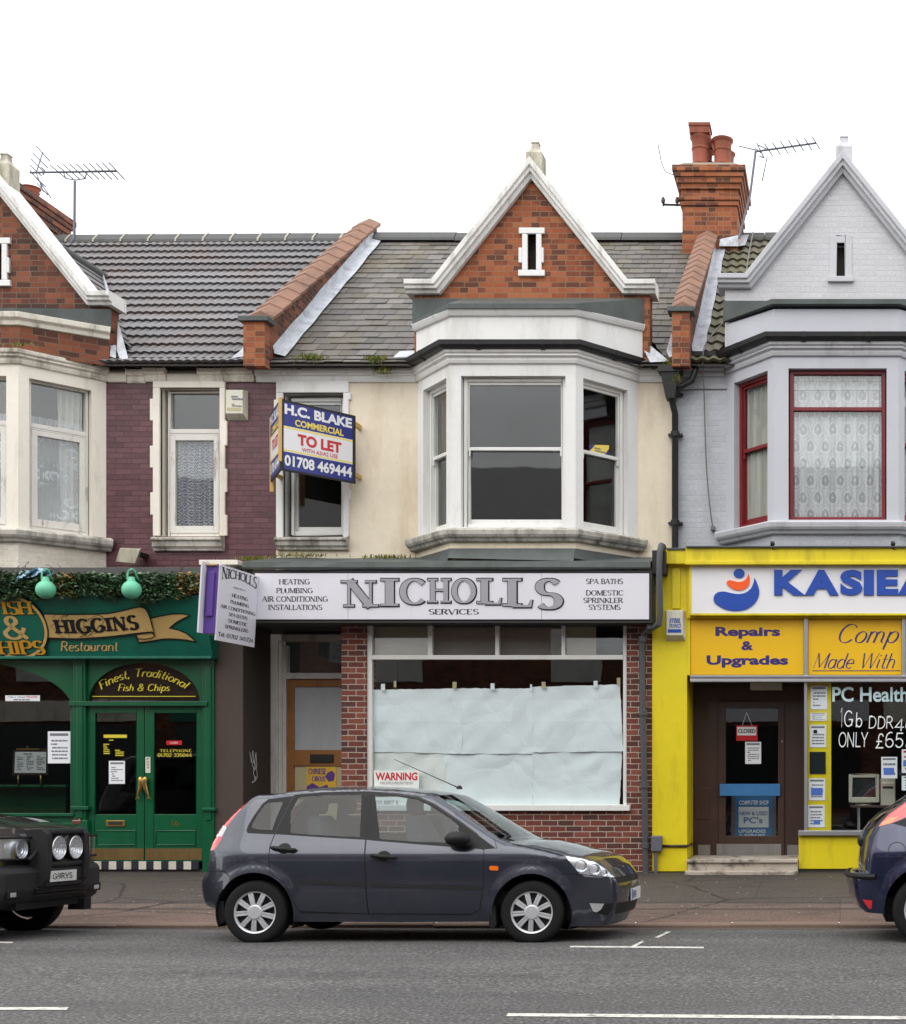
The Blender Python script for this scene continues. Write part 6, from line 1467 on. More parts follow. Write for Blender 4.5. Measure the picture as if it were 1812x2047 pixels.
fs = Pl((x1+.001, 15.95, zt), (0,1,0), (-dx/(zt-zb), 0, 1)); fs.v = Vector((-dx/(zt-zb),0,1)); fs.n = Vector((-1,0,0))
Hs = zt-zb
for s, a0, a1, h0, h1, k in (('SERVICES',.36,.68,.245,.27,'print_grey'),('HEATING',.33,.76,.345,.395,0),('PLUMBING',.30,.80,.435,.485,0),('AIR CONDITIONING',.06,.98,.525,.575,0),('SPA BATHS',.28,.78,.61,.66,0),('DOMESTIC',.28,.78,.70,.75,0),('SPRINKLERS',.20,.82,.785,.835,0),('Tel: 01702 345724',.04,.96,.90,.965,0)):
    lettering(s.replace('Tel','Tel'), fs, (a0*1.03,a1*1.03,-h1*Hs,-h0*Hs), -.001, M[k or 'letter_black'], ps, 'serif', pxbox=False, th=.2, hair=.08, serif=.06)
lettering('NICHOLLS', fs, (.04,1.01,-.205*Hs,-.02*Hs), -.001, M['letter_black'], ps, 'serif', pxbox=False, th=.22, hair=.08, serif=.09, warp=lambda u,v: (u, 1-(1-v)*(1-.35*math.sin(math.pi*min(1,max(0,u))))))
# alarm boxes
def alarm(fr, x0, x1, y0, y1, d, label, dark):
    o = thing('alarm_box', label, 'alarm box', tuple(fr.pt(*fr.px((x0+x1)/2,y1,0),0)))
    a0,a1,h0,h1 = fr.rect(x0,x1,y0,y1); m = MB(); k = .025
    m.hexa([fr.pt(a0+k,h0+.07,-d),fr.pt(a1-k,h0+.07,-d),fr.pt(a1,h0,0),fr.pt(a0,h0,0),fr.pt(a0+k,h1-k*.6,-d),fr.pt(a1-k,h1-k*.6,-d),fr.pt(a1,h1,0),fr.pt(a0,h1,0)])
    m.build('cover', M['plastic_cream'], o, bevel=.008)
    m = MB(); fbox(m, fr, a0+k+.02, a1-k-.02, h0+.105, h0+.15, -d-.003, -d+.002); m.build('strobe', M['kasie_blue' if dark else 'tape'], o)
    return o, a0, a1, h0, h1, -d-.002
o, a0,a1,h0,h1,d = alarm(UP, 456, 497, 782, 841, .12, 'cream alarm box on the purple brick wall beside the lace curtained window', False)
m = MB(); smudge_lines(m, UP, 462, 486, 790, 800, d-.004, 2, random.Random(3)); smudge_lines(m, UP, 463, 486, 806, 813, d-.004, 2, random.Random(4)); m.build('print', M['print_grey'], o, weld=False)
o, a0,a1,h0,h1,d = alarm(fY, 1331, 1371, 1220, 1282, .11, 'white and blue alarm box on the yellow pilaster', True)
frs = Pl(fY.pt(a0,h0,d), (1,0,.33), (-.1,0,1)); 
sans('STEEL', fY, (1338,1361,1236,1245), d-.001, M['kasie_blue'], o, .03, shear=.35); sans('TRONICS', fY, (1338,1362,1247,1255), d-.001, M['kasie_blue'], o, .02, shear=.35)
# flood light
fl_ = thing('flood_light', 'weathered pale flood light on the purple wall above the chip shop', 'flood light', (wx(258,17.9),17.95,wz(1128,17.9)))
m = MB(); Y1, Y0 = 17.98, 17.75
m.hexa([W3(231,1123,Y0),W3(270,1127,Y0),W3(277,1124,Y1),W3(240,1122,Y1),W3(240,1096,Y0),W3(281,1098,Y0),W3(284,1096,Y1),W3(242,1095,Y1)]); m.build('housing', M['flood_case'], fl_, bevel=.008)
m = MB(); m.box(wx(272,18), wx(284,18), 17.9, YU, wz(1112,18), wz(1104,18)); m.build('bracket', M['gutter_black'], fl_)
# globe lamps over the chip shop
def globe(x, label):
    o = thing('globe_lamp', label, 'lamp', (wx(x,16.6),16.6,wz(1196,16.6)), 'green globe lamps over the chip shop')
    c = W3(x, 1179, 16.6); r = 18.3*16.6/F
    m = MB(); m.ell(c, (r,r,r), 28, 18); m.build('globe', M['lamp_green'], o)
    m = MB(); m.lathe([(.0,r*1.42),(.035,r*1.4),(.04,r*1.1),(.05,r*.98),(.05,r*.88)], c, n=16); m.lathe([(r*1.0,-.01),(r*1.03,0),(r*1.0,.01)], c-Vector((0,0,.055)), n=28) if 0 else None; m.build('collar', M['lamp_green'], o)
    P = [W3(x-7.5,1162,16.6),W3(x-8,1150,16.6),W3(x-6,1142,16.6),W3(x-1,1138,16.6),W3(x+4,1139,16.62),W3(x+8,1145,16.65),W3(x+11,1154,16.7),W3(x+15,1160,16.78),W3(x+22,1161,16.85),W3(x+70,1168,17.1)]
    P = [Vector(p) for p in smooth3(P)]
    m = MB(); m.tube(P, .0105, 8); m.build('arm', M['lamp_green'], o)
def smooth3(P, n=5):
    out = []
    for i in range(len(P)-1):
        p0, p1, p2, p3 = P[max(i-1,0)], P[i], P[i+1], P[min(i+2,len(P)-1)]
        for j in range(n):
            t = j/n; out.append(.5*((2*p1)+(p2-p0)*t+(2*p0-5*p1+4*p2-p3)*t*t+(3*p1-p0-3*p2+p3)*t**3))
    out.append(P[-1]); return out
globe(92, 'pale green globe lamp hanging beside the plastic bag, left of the two'); globe(263.5, 'pale green globe lamp hanging below the flood light, right of the two')
# foliage helpers
def leaf_card(m, p, s, rng, mi=0, up=.3, aspect=.8):
    a = rng.uniform(0,2*math.pi); t = Vector((math.cos(a), math.sin(a), rng.uniform(-.6,.9)*1.0)).normalized()
    b = t.cross(Vector((rng.uniform(-1,1),rng.uniform(-1,1),1))).normalized()*s*aspect*.5; t = t*s; k = t.cross(b).normalized()*s*.12
    i = len(m.v); m.v.extend([p, p+t*.45+b+k, p+t, p+t*.45-b+k]); m.f.append((i,i+1,i+2,i+3)); m.m.append(mi); m.sm.append(False)
iv = thing('ivy_garland', 'ragged strip of ivy trailing along the top of the chip shop fascia', 'ivy', (-10.0,16.9,wz(1190,16.9)))
rng = random.Random(21); ml, md = MB(), MB()
for k in range(9500):
    x = rng.uniform(-11.9, XE-.0); cl_n = .5+.5*math.sin(x*5.1)*math.sin(x*2.3+1)
    px_ = VX+x*F/16.95
    low = 1194 + (12 if 280 < px_ < 340 else 0) + 6*math.sin(px_*.09) + (8 if 0 < px_ < 60 else 0)
    py_ = 1149 + (low-1149)*rng.betavariate(1.3,1.1) - 6*cl_n*rng.random()
    if rng.random() > .62+.38*(.5+.5*math.sin(x*7.3+py_*.15)): continue
    p = Vector((x, 16.93-rng.uniform(0,.16), wz(py_,16.9)))
    dry = (.5+.5*math.sin(x*3.7+1.2)) > .86
    leaf_card(ml, p, rng.uniform(.03,.075), rng, 1 if dry and rng.random() < .4 else (2 if rng.random() < .22 else 0))
ml.build('leaves', [M['ivy_leaf'],M['ivy_dry'],M['ivy_pale']], iv, weld=False)
for k in range(150):
    x = rng.uniform(-11.8,XE-.05); y = 16.93-rng.uniform(0,.1); z = wz(rng.uniform(1142,1190),16.9); P = [Vector((x,y,z))]
    for _ in range(4): P.append(P[-1]+Vector((rng.uniform(-.09,.09),rng.uniform(-.03,.02),rng.uniform(-.06,.05))))
    md.tube(P, .0035, 5, cap=False)
for x in (0,38,55,110,352,360,372,388):
    P = [W3(x,1150,16.95)]
    for _ in range(5): P.append(P[-1]+Vector((rng.uniform(-.05,.07),0,rng.uniform(-.01,.06))))
    md.tube(P, .0035, 5, cap=False)
md.build('stems', M['timber_dark'], iv)
m = MB(); m.box(-11.9, XE-.02, 16.93, 17.1, wz(1190,16.9), wz(1152,16.9)); m.build('trough', M['timber_dark'], iv)
bg_ = MB(); rng = random.Random(8); rows = []
for j in range(9):
    r = []
    for i in range(15):
        u, v = i/14, j/8; px_ = 44+66*u - (14*v if u < .4 else 4*v); py_ = 1138+(10+14*(1-u)**1.4)*v + 3*math.sin(u*9)
        r.append(W3(px_+rng.uniform(-1.5,1.5), py_+rng.uniform(-1.2,1.2), 16.8+.05*math.sin(u*14+v*5)+rng.uniform(-.02,.02)))
    rows.append(r)
bg_.grid(rows, 0, True); tag(bg_.build('plastic_bag', M['bag_plastic']), 'pale blue plastic bag caught in the ivy above the chip shop', 'plastic bag')
# weeds in the gutters and on the ledge
def tuft(x, y, Y, wd, ht, hang, label, seed, n=150, name='weed_tuft', cat='weeds', mat='weed'):
    rng = random.Random(seed); m = MB()
    for k in range(n):
        b = W3(x+rng.gauss(0,wd*.33), y+rng.uniform(-1,2), Y+rng.uniform(-.06,.06)); s = rng.uniform(.4,1)*ht*Y/F
        dirv = Vector((rng.gauss(0,.5), rng.gauss(-.15,.35), 1 if rng.random() > hang else -1.1)).normalized(); w_ = Vector((rng.uniform(-1,1),rng.uniform(-1,1),0)).normalized()*.006
        mid = b+dirv*s*.6; tip = b+dirv*s+Vector((rng.gauss(0,.03),0,-s*.25)); i = len(m.v)
        m.v.extend([b-w_,b+w_,mid+w_*.8,mid-w_*.8,tip]); m.f += [(i,i+1,i+2,i+3),(i+3,i+2,i+4)]; mi = 1 if rng.random() < .3 else 0; m.m += [mi,mi]; m.sm += [False,False]
    o = m.build(name, [M[mat], M['dry_weed']], weld=False); tag(o, label, cat, 'weeds growing in gutters and on ledges'); return o
tuft(622,716,17.98,44,18,.2,'grassy weeds in the gutter above the TO LET board',1)
tuft(751,718,17.98,30,16,.3,'grassy weeds in the gutter left of the white bay',2); tuft(768,738,18.02,26,12,.6,'brown moss and weeds on the broken cornice left of the white bay',3,120)
tuft(1345,724,17.95,26,16,.3,'green weeds sprouting from the black rainwater hopper',4,170); tuft(1352,748,17.93,14,20,.8,'weeds hanging down in front of the black rainwater hopper',5,90)
tuft(505,1118,17.9,60,12,.1,'short grass on the ledge below the purple wall',6,170); tuft(600,1112,17.9,90,14,.05,'thin grass on the ledge below the window with the TO LET board',7,130); tuft(770,1115,17.7,70,13,.05,'short grass on the ledge left of the bay',8,150)
tuft(45,688,17.2,50,7,.3,'moss on the cornice of the cream bay at the left edge',9,90,'moss')
# aerials
def aerial(label, mast, boom, els, refl, Y):
    o = thing('tv_aerial', label, 'aerial', tuple(W3(mast[0][0],mast[0][1],Y)))
    m = MB(); m.tube([W3(x,y,Y) for x,y in mast], .020, 8); m.build('mast', M['steel_mast'], o)
    a, b = W3(boom[0][0],boom[0][1],Y), W3(boom[1][0],boom[1][1],Y); m = MB(); m.tube([a,b], .016, 6)
    for t, hl in els:
        p = a.lerp(b,t); m.tube([p+Vector((-.06,-.12,hl*.75)), p+Vector((.06,.12,-hl*.75))], .009, 5)
    for p0, p1 in refl: m.tube([W3(*p0,Y),W3(*p1,Y)], .0095, 5)
    m.build('array', M['steel_mast'], o); return o
aerial('tall many-toothed television aerial above the left roof',[(142,486),(149,476),(150,362)],[(60,345),(234,342)],[(.33+.0745*i,.075+.004*i) for i in range(10)],
   [((73,345),(86,304)),((73,345),(87,383)),((72,291),(100,322)),((66,306),(96,336)),((62,317),(90,345)),((60,330),(84,352)),((64,346),(92,374)),((74,366),(96,390)),((76,358),(103,396)),((60,340),(78,362)),((128,346),(132,357)),((132,357),(152,360)),((152,360),(170,357)),((170,357),(174,345)),((83,334),(90,341)),((90,341),(86,350))],20.6)
aerial('small television aerial strapped to the red brick chimney on the right',[(1478,476),(1500,390),(1511,302)],[(1510,303),(1632,286)],[(.22+.13*i,.06) for i in range(7)],
   [((1513,286),(1527,314)),((1510,296),(1522,306)),((1516,290),(1537,300)),((1518,312),(1529,316)),((1534,314),(1524,362)),((1477,292),(1511,300))],21.3)
ib = thing('insulator_bracket', 'old iron bracket with two insulators on the side of the red brick chimney', 'bracket', tuple(W3(1340,412,21.5)))
m = MB(); m.tube([W3(1325,409,21.5),W3(1372,410,21.5)], .02, 8); m.build('arm', M['gutter_black'], ib)
for x in (1326,1354):
    m = MB(); c = W3(x,409,21.5); m.lathe([(.012,-.03),(.014,.02),(.03,.03),(.036,.07),(.028,.10),(.02,.12),(.0,.125)], c, n=12); m.build('insulator', M['timber_dark'], ib)
m = MB(); m.tube([W3(1316,289,21.5),W3(1322,322,21.5),W3(1330,343,21.5),W3(1352,352,21.5)], .008, 5); tag(m.build('loose_wire', M['cable_grey']), 'thin loose wire sticking out left of the red brick chimney', 'wire')
m = MB(); P = [W3(1506,462,21.0),W3(1494,530,19.9),W3(1486,600,18.9),W3(1432,660,18.2),W3(1407,700,17.95),W3(1408,790,18.1),W3(1413,940,18.1),W3(1423,1040,18.1),W3(1428,1054,18.14)]
m.tube(smooth3(P,6), .010, 6); m.box(wx(1421,18.1),wx(1429,18.1),18.1,YU,wz(1059,18.1),wz(1051,18.1)); tag(m.build('aerial_cable', M['cable_grey']), 'aerial cable hanging down the grey wall right of the black downpipe', 'cable')
m = MB(); m.tube([W3(1346,781,YU-.01),W3(1400,778,YU-.012),W3(1452,778,YU-.012),W3(1480,774,YU-.03)], .007, 6); tag(m.build('wall_cable', M['cable_grey']), 'thin cable running across the grey wall to the red framed side window', 'cable')
for k,(x,lb) in enumerate(((1545,'black lamp bracket on the yellow cornice under the large red framed window, left one'),(1786,'black lamp bracket on the yellow cornice at the right edge of the photo'))):
    m = MB(); p = W3(x,1087,17.12); m.lathe([(.0,.03),(.03,.02),(.035,-.02),(.03,-.03)], p, (1,0,0), 10); m.tube([p, p+Vector((.0,.02,-.07)), p+Vector((.06,.03,-.075))], .008, 6); tag(m.build('lamp_bracket', M['gutter_black']), lb, 'lamp bracket')
# curtains
def curtain(fr, a0, a1, h0, h1, d, mat, label, gather=0.0, wave=.012, n=40, rag=0.0):
    m = MB(); rows = []; ny = 14; fq_ = 2*math.pi/.075
    for j in range(ny+1):
        v = j/ny; r = []
        for i in range(n+1):
            u = i/n; a = a0+(a1-a0)*u; a = a + gather*(v**1.5)*((a0+a1)/2-a); h = h1-(h1-h0)*v
            if rag: h = h1-(h1-h0)*v - rag*(1-v)*math.sin(math.pi*u)
            r.append(fr.pt(a, h, d+wave*math.sin(a*fq_+.6*math.sin(v*3))))
        rows.append(r)
    m.grid(rows, 0, True); o = m.build('net_curtain', M[mat]); tag(o, label, 'net curtain'); return o
curtain(UP, hl[0]+.13, hl[1]-.09, hl[2]+.1, hl[3]-.62, .16, 'lace_zigzag', 'sagging zigzag lace curtain in the window of the purple wall', .1, .02, 40, .10)
curtain(rfL, FO[0]+.05, FO[1]-.05, 4.8, 6.3, .17, 'lace_rings', 'thin net curtain with lace rings in the right window of the cream bay', 0, .008)
curtain(rfL, FO[0]+.42, FO[1]-.04, 4.8, 6.75, .21, 'lace_plain', 'gathered white drape behind the right window of the cream bay', .25, .03)
curtain(ffL, .7, 2*Bw-.16, 4.8, 6.3, .17, 'lace_rings', 'lace curtain in the cream bay window cut by the left photo edge', 0, .008)
curtain(ffR, .25, 2*Bw-.20, 4.87, 6.84, .18, 'lace_medallion', 'patterned lace curtain filling the large red framed window', 0, .014)
curtain(lfR, BL-FO[1]+.05, BL-FO[0]-.05, 4.87, 6.84, .19, 'lace_plain', 'plain gathered net curtain in the left red framed window', 0, .022)
curtain(rfR, FO[0]+.05, FO[1]-.05, 4.87, 6.84, .19, 'lace_plain', 'plain net curtain in the right red framed window, mostly out of view', 0, .02)
m = MB(); fbox(m, ffR, .25, 2*Bw-.21, 6.60, 6.606, .142, .146); fbox(m, ffR, .25, 2*Bw-.21, 6.72, 6.726, .142, .146); m.build('louvre_edge', M['gutter_black'], right_house)
sk = thing('window_sticker', 'small yellow and blue sticker inside the right window of the white bay', 'sticker', tuple(rfM.pt(*rfM.px(1197,910,.13),.13)))
m = MB(); P = [(1178,889),(1218,890),(1217,911),(1178,909)]; m.face([rfM.pt(*rfM.px(x,y,.128),.128) for x,y in P]); m.build('sheet', M['board_yellow'], sk)
m = MB()
for P in ([(1178,889),(1190,889.5),(1178,903)],[(1218,897),(1217,911),(1208,910.5)]): m.face([rfM.pt(*rfM.px(x,y,.126),.126) for x,y in P])
m.build('corner', M['violet_letter'], sk)
m = MB(); smudge_lines(m, rfM, 1188, 1211, 895, 905, .125, 2, random.Random(3)); m.build('print', M['print_grey'], sk, weld=False)
# terrace across the road, behind the camera: seen only in reflections
tr = thing('opposite_terrace', 'brick terrace across the road, reflected in the windows and car paint', 'building', (-5,-4,.1))
m = MB(); 
fr = Fr((0,-1.75,0),(1,0,0),(0,-1,0)); rng = random.Random(4)
m.box(-45,40,-9,-1.75,.0,7.4); m.build('wall', M['brick_sooty'], tr)
m = MB(); m.prism([(-45,-1.55,7.4),(-45,-5.4,10.7),(-45,-9.2,7.4)], (85,0,0)); m.build('roof', M['tile_grey'], tr)
m = MB()
for i in range(17):
    x = -44+i*5.0; m.box(x+.9,x+2.1,-1.80,-1.70,3.9,5.5); m.box(x+3.1,x+4.2,-1.80,-1.70,3.9,5.5)
m.build('windows', M['white_gloss'], tr) if 0 else None
for i in range(17):
    x = -44+i*5.0; k = MB(); k.box(x+.9,x+2.3,-1.80,-1.70,3.8,5.5); k.box(x+3.1,x+4.3,-1.80,-1.70,3.8,5.5) if 0 else None; k.build('window', M['architrave'], tr)
    k = MB(); k.box(x+.4,x+4.6,-1.83,-1.70,.3,2.6); k.build('shop_window', M['screen_dark'], tr)
    k = MB(); k.box(x+.2,x+4.8,-1.9,-1.70,2.7,3.3); k.build('shop_fascia', M[rng.choice(['sign_white','fascia_green','purple_board','cream_trim','brown_wall'])], tr)
# ---------------------------------------------------------------- cars
def car_paint(name, col, flake=0.12):
    m, nt, b = nodes(name)
    n = NOISE(nt, POS(nt), 420, 2)
    c = RAMP(nt, n, [(0.3, tuple(v*(1-flake) for v in col[:3])), (0.7, tuple(v*(1+flake) for v in col[:3]))])
    dust = RAMP(nt, NOISE(nt, POS(nt, 1, 1, 1), 1.9, 6, .65), [(0.45, g01(0)), (0.8, g01(0.12))])
    L(nt, MIX(nt, dust, c, S(120,112,104)), b.inputs['Base Color'])
    b.inputs['Metallic'].default_value = 0.55; b.inputs['Roughness'].default_value = 0.33; b.inputs['Coat Weight'].default_value = 1.0; b.inputs['Coat Roughness'].default_value = 0.03
    return m
car_paint('paint_slate', S(54,58,71)); car_paint('paint_navy', S(22,28,62)); car_paint('paint_black', S(34,34,36))
flat('tyre', S(24,24,25), 0.8, spec=0.3); flat('trim_black', S(24,24,26), 0.55, spec=.3); flat('trim_grey', S(38,38,40), 0.6, spec=.3); flat('car_under', S(14,14,15), 0.9)
flat('seat_cloth', S(58,60,66), 0.9); flat('hub_silver', S(206,208,212), 0.34, 0.35); flat('hub_dark', S(34,34,36), 0.6); flat('chrome', S(210,212,216), 0.12, 1.0)
flat('lamp_amber', S(244,120,30), 0.2, coat=1.0); flat('lamp_white', S(200,200,204), 0.15, coat=1.0)
flat('lamp_red', S(206,28,40), 0.15, coat=1.0); flat('plate_white', S(214,216,214), 0.4); flat('plate_blue', S(40,80,190), 0.4)
glass('car_glass', (0.62,0.70,0.71), 1.5, 0.002); glass('lens_glass', (0.97,0.98,0.99), 1.7, 0.002)
def lens():
    m, nt, b = nodes('lamp_reflector')
    n = N(nt, 'ShaderNodeTexWave'); n.inputs['Scale'].default_value = 26; n.inputs['Distortion'].default_value = 0.5; L(nt, POS(nt), n.inputs['Vector'])
    b.inputs['Base Color'].default_value = S(236,238,242); b.inputs['Metallic'].default_value = 0.8; b.inputs['Roughness'].default_value = 0.3
    BUMP(nt, b, n.outputs['Fac'], 0.35, 0.01)
lens()
def lerp_tab(t, x):
    if x <= t[0][0]: return t[0][1]
    for (a,p),(b,q) in zip(t[:-1], t[1:]):
        if x <= b: return p+(q-p)*(x-a)/(b-a)
    return t[-1][1]
def smooth_tab(t, n=6):
    """monotone-ish resampling so that the body has no facets"""
    P = [Vector((a,b,0)) for a,b in t]; o = smooth3(P, n); return [(p.x,p.y) for p in o]
def inside(p, poly_):
    x, y = p; c = False; n = len(poly_); j = n-1
    for i in range(n):
        xi, yi = poly_[i]; xj, yj = poly_[j]
        if (yi > y) != (yj > y) and x < (xj-xi)*(y-yi)/(yj-yi)+xi: c = not c
        j = i
    return c
def seg_dist(p, a, b):
    ax, ay = a; bx, by = b; px_, py_ = p; dx, dy = bx-ax, by-ay; l = dx*dx+dy*dy
    t = 0 if l == 0 else max(0, min(1, ((px_-ax)*dx+(py_-ay)*dy)/l)); return math.hypot(px_-ax-t*dx, py_-ay-t*dy)
def resample(pts, step):
    out = [pts[0]]
    for a, b in zip(pts[:-1], pts[1:]):
        n = max(1, int(math.ceil(math.hypot(b[0]-a[0], b[1]-a[1])/step)))
        for k in range(1, n+1): out.append(tuple(a[i]+(b[i]-a[i])*k/n for i in range(len(a))))
    return out
class Car:
    def __init__(s, root, W, inset, taper, X0, Yn, arch, edge_r=.045):
        s.root, s.W, s.X0, s.Yn = root, W, X0, Yn; s.inset = smooth_tab(inset); s.taper = taper; s.arch = arch; s.contour = None; s.er = edge_r
    def wp(s, x):
        (r0, ra), (f0, fa, L_) = s.taper; w = s.W
        if x < r0: w -= ra*((r0-x)/r0)**2.3
        if x > f0: w -= fa*((x-f0)/(L_-f0))**2.3
        return w
    def y(s, x, z, edge=True):
        v = s.wp(x) - lerp_tab(s.inset, z)
        for (ax, az, ar) in s.arch:
            r = math.hypot(x-ax, z-az)
            if r < ar+.075 and z > az-.12:
                k = (ar+.075-r)/.075; v += .020*min(1, max(0,k))**.7 * (1 if z > az-.05 else max(0,(z-az+.12)/.07))
        if edge and s.contour and s.er:
            d = min((seg_dist((x,z), a, b) for a, b in zip(s.contour[:-1], s.contour[1:]) if min(a[0],b[0])-.06 < x < max(a[0],b[0])+.06), default=1.0)
            if d < s.er: k = 1-d/s.er; v -= s.er*(1-math.sqrt(max(0,1-k*k)))*.8
        return v
    def px(s, x, y):
        z = .6; X = x
        for _ in range(5):
            Y = s.Yn + (s.W - s.y(X, z, False)) if _ else s.Yn
            X = wx(x, Y)-s.X0; z = wz(y, Y)
        return X, z
    def P(s, pts): return [s.px(*p) for p in pts]
    def surf(s, x, z, off=0.0, side=-1): return Vector((x, side*(s.y(x,z)+off), z))
    def strip(s, m, pts, w, off=.0015, mi=0, side=-1, closed=False):
        pts = resample(pts + ([pts[0]] if closed else []), .04); n = len(pts); A, B = [], []
        for i in range(n):
            a = Vector(pts[max(i-1,0)]); b = Vector(pts[min(i+1,n-1)]); t = (b-a).normalized(); nn = Vector((-t.y,t.x))*w/2; p = Vector(pts[i])
            A.append(s.surf(p.x+nn.x, p.y+nn.y, off, side)); B.append(s.surf(p.x-nn.x, p.y-nn.y, off, side))
        m.grid([A,B], mi, True)
    def patch(s, m, pts, off=.002, mi=0, side=-1, th=0.0, step=.03):
        """a filled polygon lying on the body side"""
        pts = resample(pts+[pts[0]], step)[:-1]; n = len(pts)
        xs = [p[0] for p in pts]; zs = [p[1] for p in pts]
        V = [Vector(p) for p in pts]; x = min(xs)+step/2
        while x < max(xs):
            z = min(zs)+step/2
            while z < max(zs):
                if inside((x,z), pts): V.append(Vector((x,z)))
                z += step
            x += step
        vo, eo, fo, *_ = geometry.delaunay_2d_cdt(V, [(i,(i+1)%n) for i in range(n)], [], 0, 1e-5)
        b = len(m.v); m.v.extend([s.surf(p.x,p.y,off,side) for p in vo])
        for f in fo:
            c = (sum(vo[i].x for i in f)/3, sum(vo[i].y for i in f)/3)
            if inside(c, pts): m.f.append(tuple(b+i for i in (f if side > 0 else f[::-1]))); m.m.append(mi); m.sm.append(True)
        if th:
            m.grid([[s.surf(p[0],p[1],off,side) for p in pts+[pts[0]]], [s.surf(p[0],p[1],off-th,side) for p in pts+[pts[0]]]], mi, False)
    def shell(s, upper, lower, regions, body_mat, step=.032):
        """upper: contour points (x,z,crown,bulge,mat) rear bottom -> nose bottom; lower: back along the sill and arches.
        regions: (polygon, key) tested in order. returns {key: MB} per side plus the skin"""
        up = resample(upper2 := [tuple(p[:4]) for p in upper], .03)
        s.contour = [(p[0],p[1]) for p in up]
        outline = s.contour + resample(lower, .03)[1:-1]
        n = len(outline); V = [Vector(p) for p in outline]; Ed = [(i,(i+1)%n) for i in range(n)]
        for pl_, key in regions:
            q = resample(pl_+[pl_[0]], .03)[:-1]; b = len(V); V += [Vector(p) for p in q]; Ed += [(b+i, b+(i+1)%len(q)) for i in range(len(q))]
        xs = [p[0] for p in outline]; zs = [p[1] for p in outline]; x = min(xs); r = 0
        bnd = [(outline[i], outline[(i+1)%n]) for i in range(n)]
        while x < max(xs):
            z = min(zs) + (step/2 if r % 2 else 0)
            while z < max(zs):
                if inside((x,z), outline) and min(seg_dist((x,z),a,b) for a,b in bnd) > step*.35: V.append(Vector((x,z)))
                z += step
            x += step*.87; r += 1
        for k in (.25,.55,.85):   # rows for the rounded edge
            pass
        vo, eo, fo, *_ = geometry.delaunay_2d_cdt(V, Ed, [], 0, 1e-4)
        Y = [s.y(p.x,p.y) for p in vo]; out = {}
        for f in fo:
            c = (sum(vo[i].x for i in f)/3, sum(vo[i].y for i in f)/3)
            if not inside(c, outline): continue
            key = 'body'
            for pl_, kk in regions:
                if inside(c, pl_): key = kk; break
            for side in (-1, 1):
                m = out.setdefault((key, side), MB()); b = len(m.v)
                m.v.extend([Vector((vo[i].x, side*Y[i], vo[i].y)) for i in (f if side > 0 else f[::-1])]); m.f.append((b,b+1,b+2)); m.m.append(0); m.sm.append(True)
        # skin from side to side over the contour
        mats = []; 
        for i in range(len(upper)-1):
            k = max(1, int(math.ceil(math.hypot(upper[i+1][0]-upper[i][0], upper[i+1][1]-upper[i][1])/.03))); mats += [upper[i][4]]*k
        S_ = [-1,-.985,-.95,-.9,-.8,-.65,-.45,-.22,0,.22,.45,.65,.8,.9,.95,.985,1]
        rows = []
        for (x,z,cr,bu) in up:
            e = s.y(x, z); rows.append([Vector((x+bu*(1-abs(t)**2.4), e*t, z+cr*(1-abs(t)**2.4))) for t in S_])
        for i in range(len(rows)-1):
            for j in range(len(S_)-1):
                mt = mats[i]
                if mt in ('windscreen','rear_window') and (j < 2 or j > len(S_)-4): mt = 'body'
                m = out.setdefault((mt, 0), MB()); b = len(m.v); m.v.extend([rows[i][j],rows[i][j+1],rows[i+1][j+1],rows[i+1][j]])
                m.f.append((b,b+1,b+2,b+3)); m.m.append(0); m.sm.append(True)
        return out
def merge(*ms):
    o = MB()
    for m in ms:
        if m is None: continue
        b = len(o.v); o.v.extend(m.v); o.f += [tuple(b+i for i in f) for f in m.f]; o.m += m.m; o.sm += m.sm
    return o
def cpart(m, name, mats, parent, bevel=0, sharp=35, weld='n'):
    """mesh in the car's own coordinates"""
    o = m.build(name, [M[x] for x in (mats if isinstance(mats,(list,tuple)) else [mats])], parent, bevel, sharp, weld)
    o.matrix_parent_inverse = Matrix.Identity(4); return o
def wheel(root, x, y, z, r, rw, side, spokes=9, style='cover'):
    m = MB(); w = .175; h = w/2
    pr = [(r*.66,-h*.98),(r*.70,-h),(r*.86,-h*1.02),(r*.95,-h*.92),(r*.99,-h*.72),(r,-h*.4),(r,h*.4),(r*.99,h*.72),(r*.95,h*.92),(r*.86,h),(r*.66,h)]
    m.lathe(pr, (x,y,z), (0,-side,0), 48); o = cpart(m, 'wheel', 'tyre', root, sharp=50)
    m = MB(); ax = Vector((0,side,0)); c = Vector((x,y,z))+ax*h*.80
    m.lathe([(rw*1.02,-.02),(rw*1.04,.004),(rw*1.0,.012),(rw*.93,.006),(rw*.91,-.012)], c, ax, 48)
    m.lathe([(rw*.36,-.012),(rw*.36,.012),(rw*.30,.020),(0.001,.022)], c, ax, 32)
    for k in range(spokes):
        a = 2*math.pi*(k+.5)/spokes+.1; u = Vector((math.cos(a),0,math.sin(a))); v = Vector((-math.sin(a),0,math.cos(a)))
        A = [];
        for t, wd, hh in ((.33,.085,.014),(.62,.092,.012),(.93,.098,.006)):
            A.append([c+u*rw*t+v*rw*wd*q+ax*(hh+dz) for q,dz in ((-1.35,-.012),(-1.15,0),(-.35,.0),(-.22,-.005),(.22,-.005),(.35,0),(1.15,0),(1.35,-.012))])
        m.grid(A, 0, False)
    cpart(m, 'wheel_cover', 'hub_silver', o, sharp=30)
    m = MB(); m.lathe([(rw*.98,-.03),(.001,-.035)], c, ax, 32); cpart(m, 'brake_well', 'hub_dark', o); return o
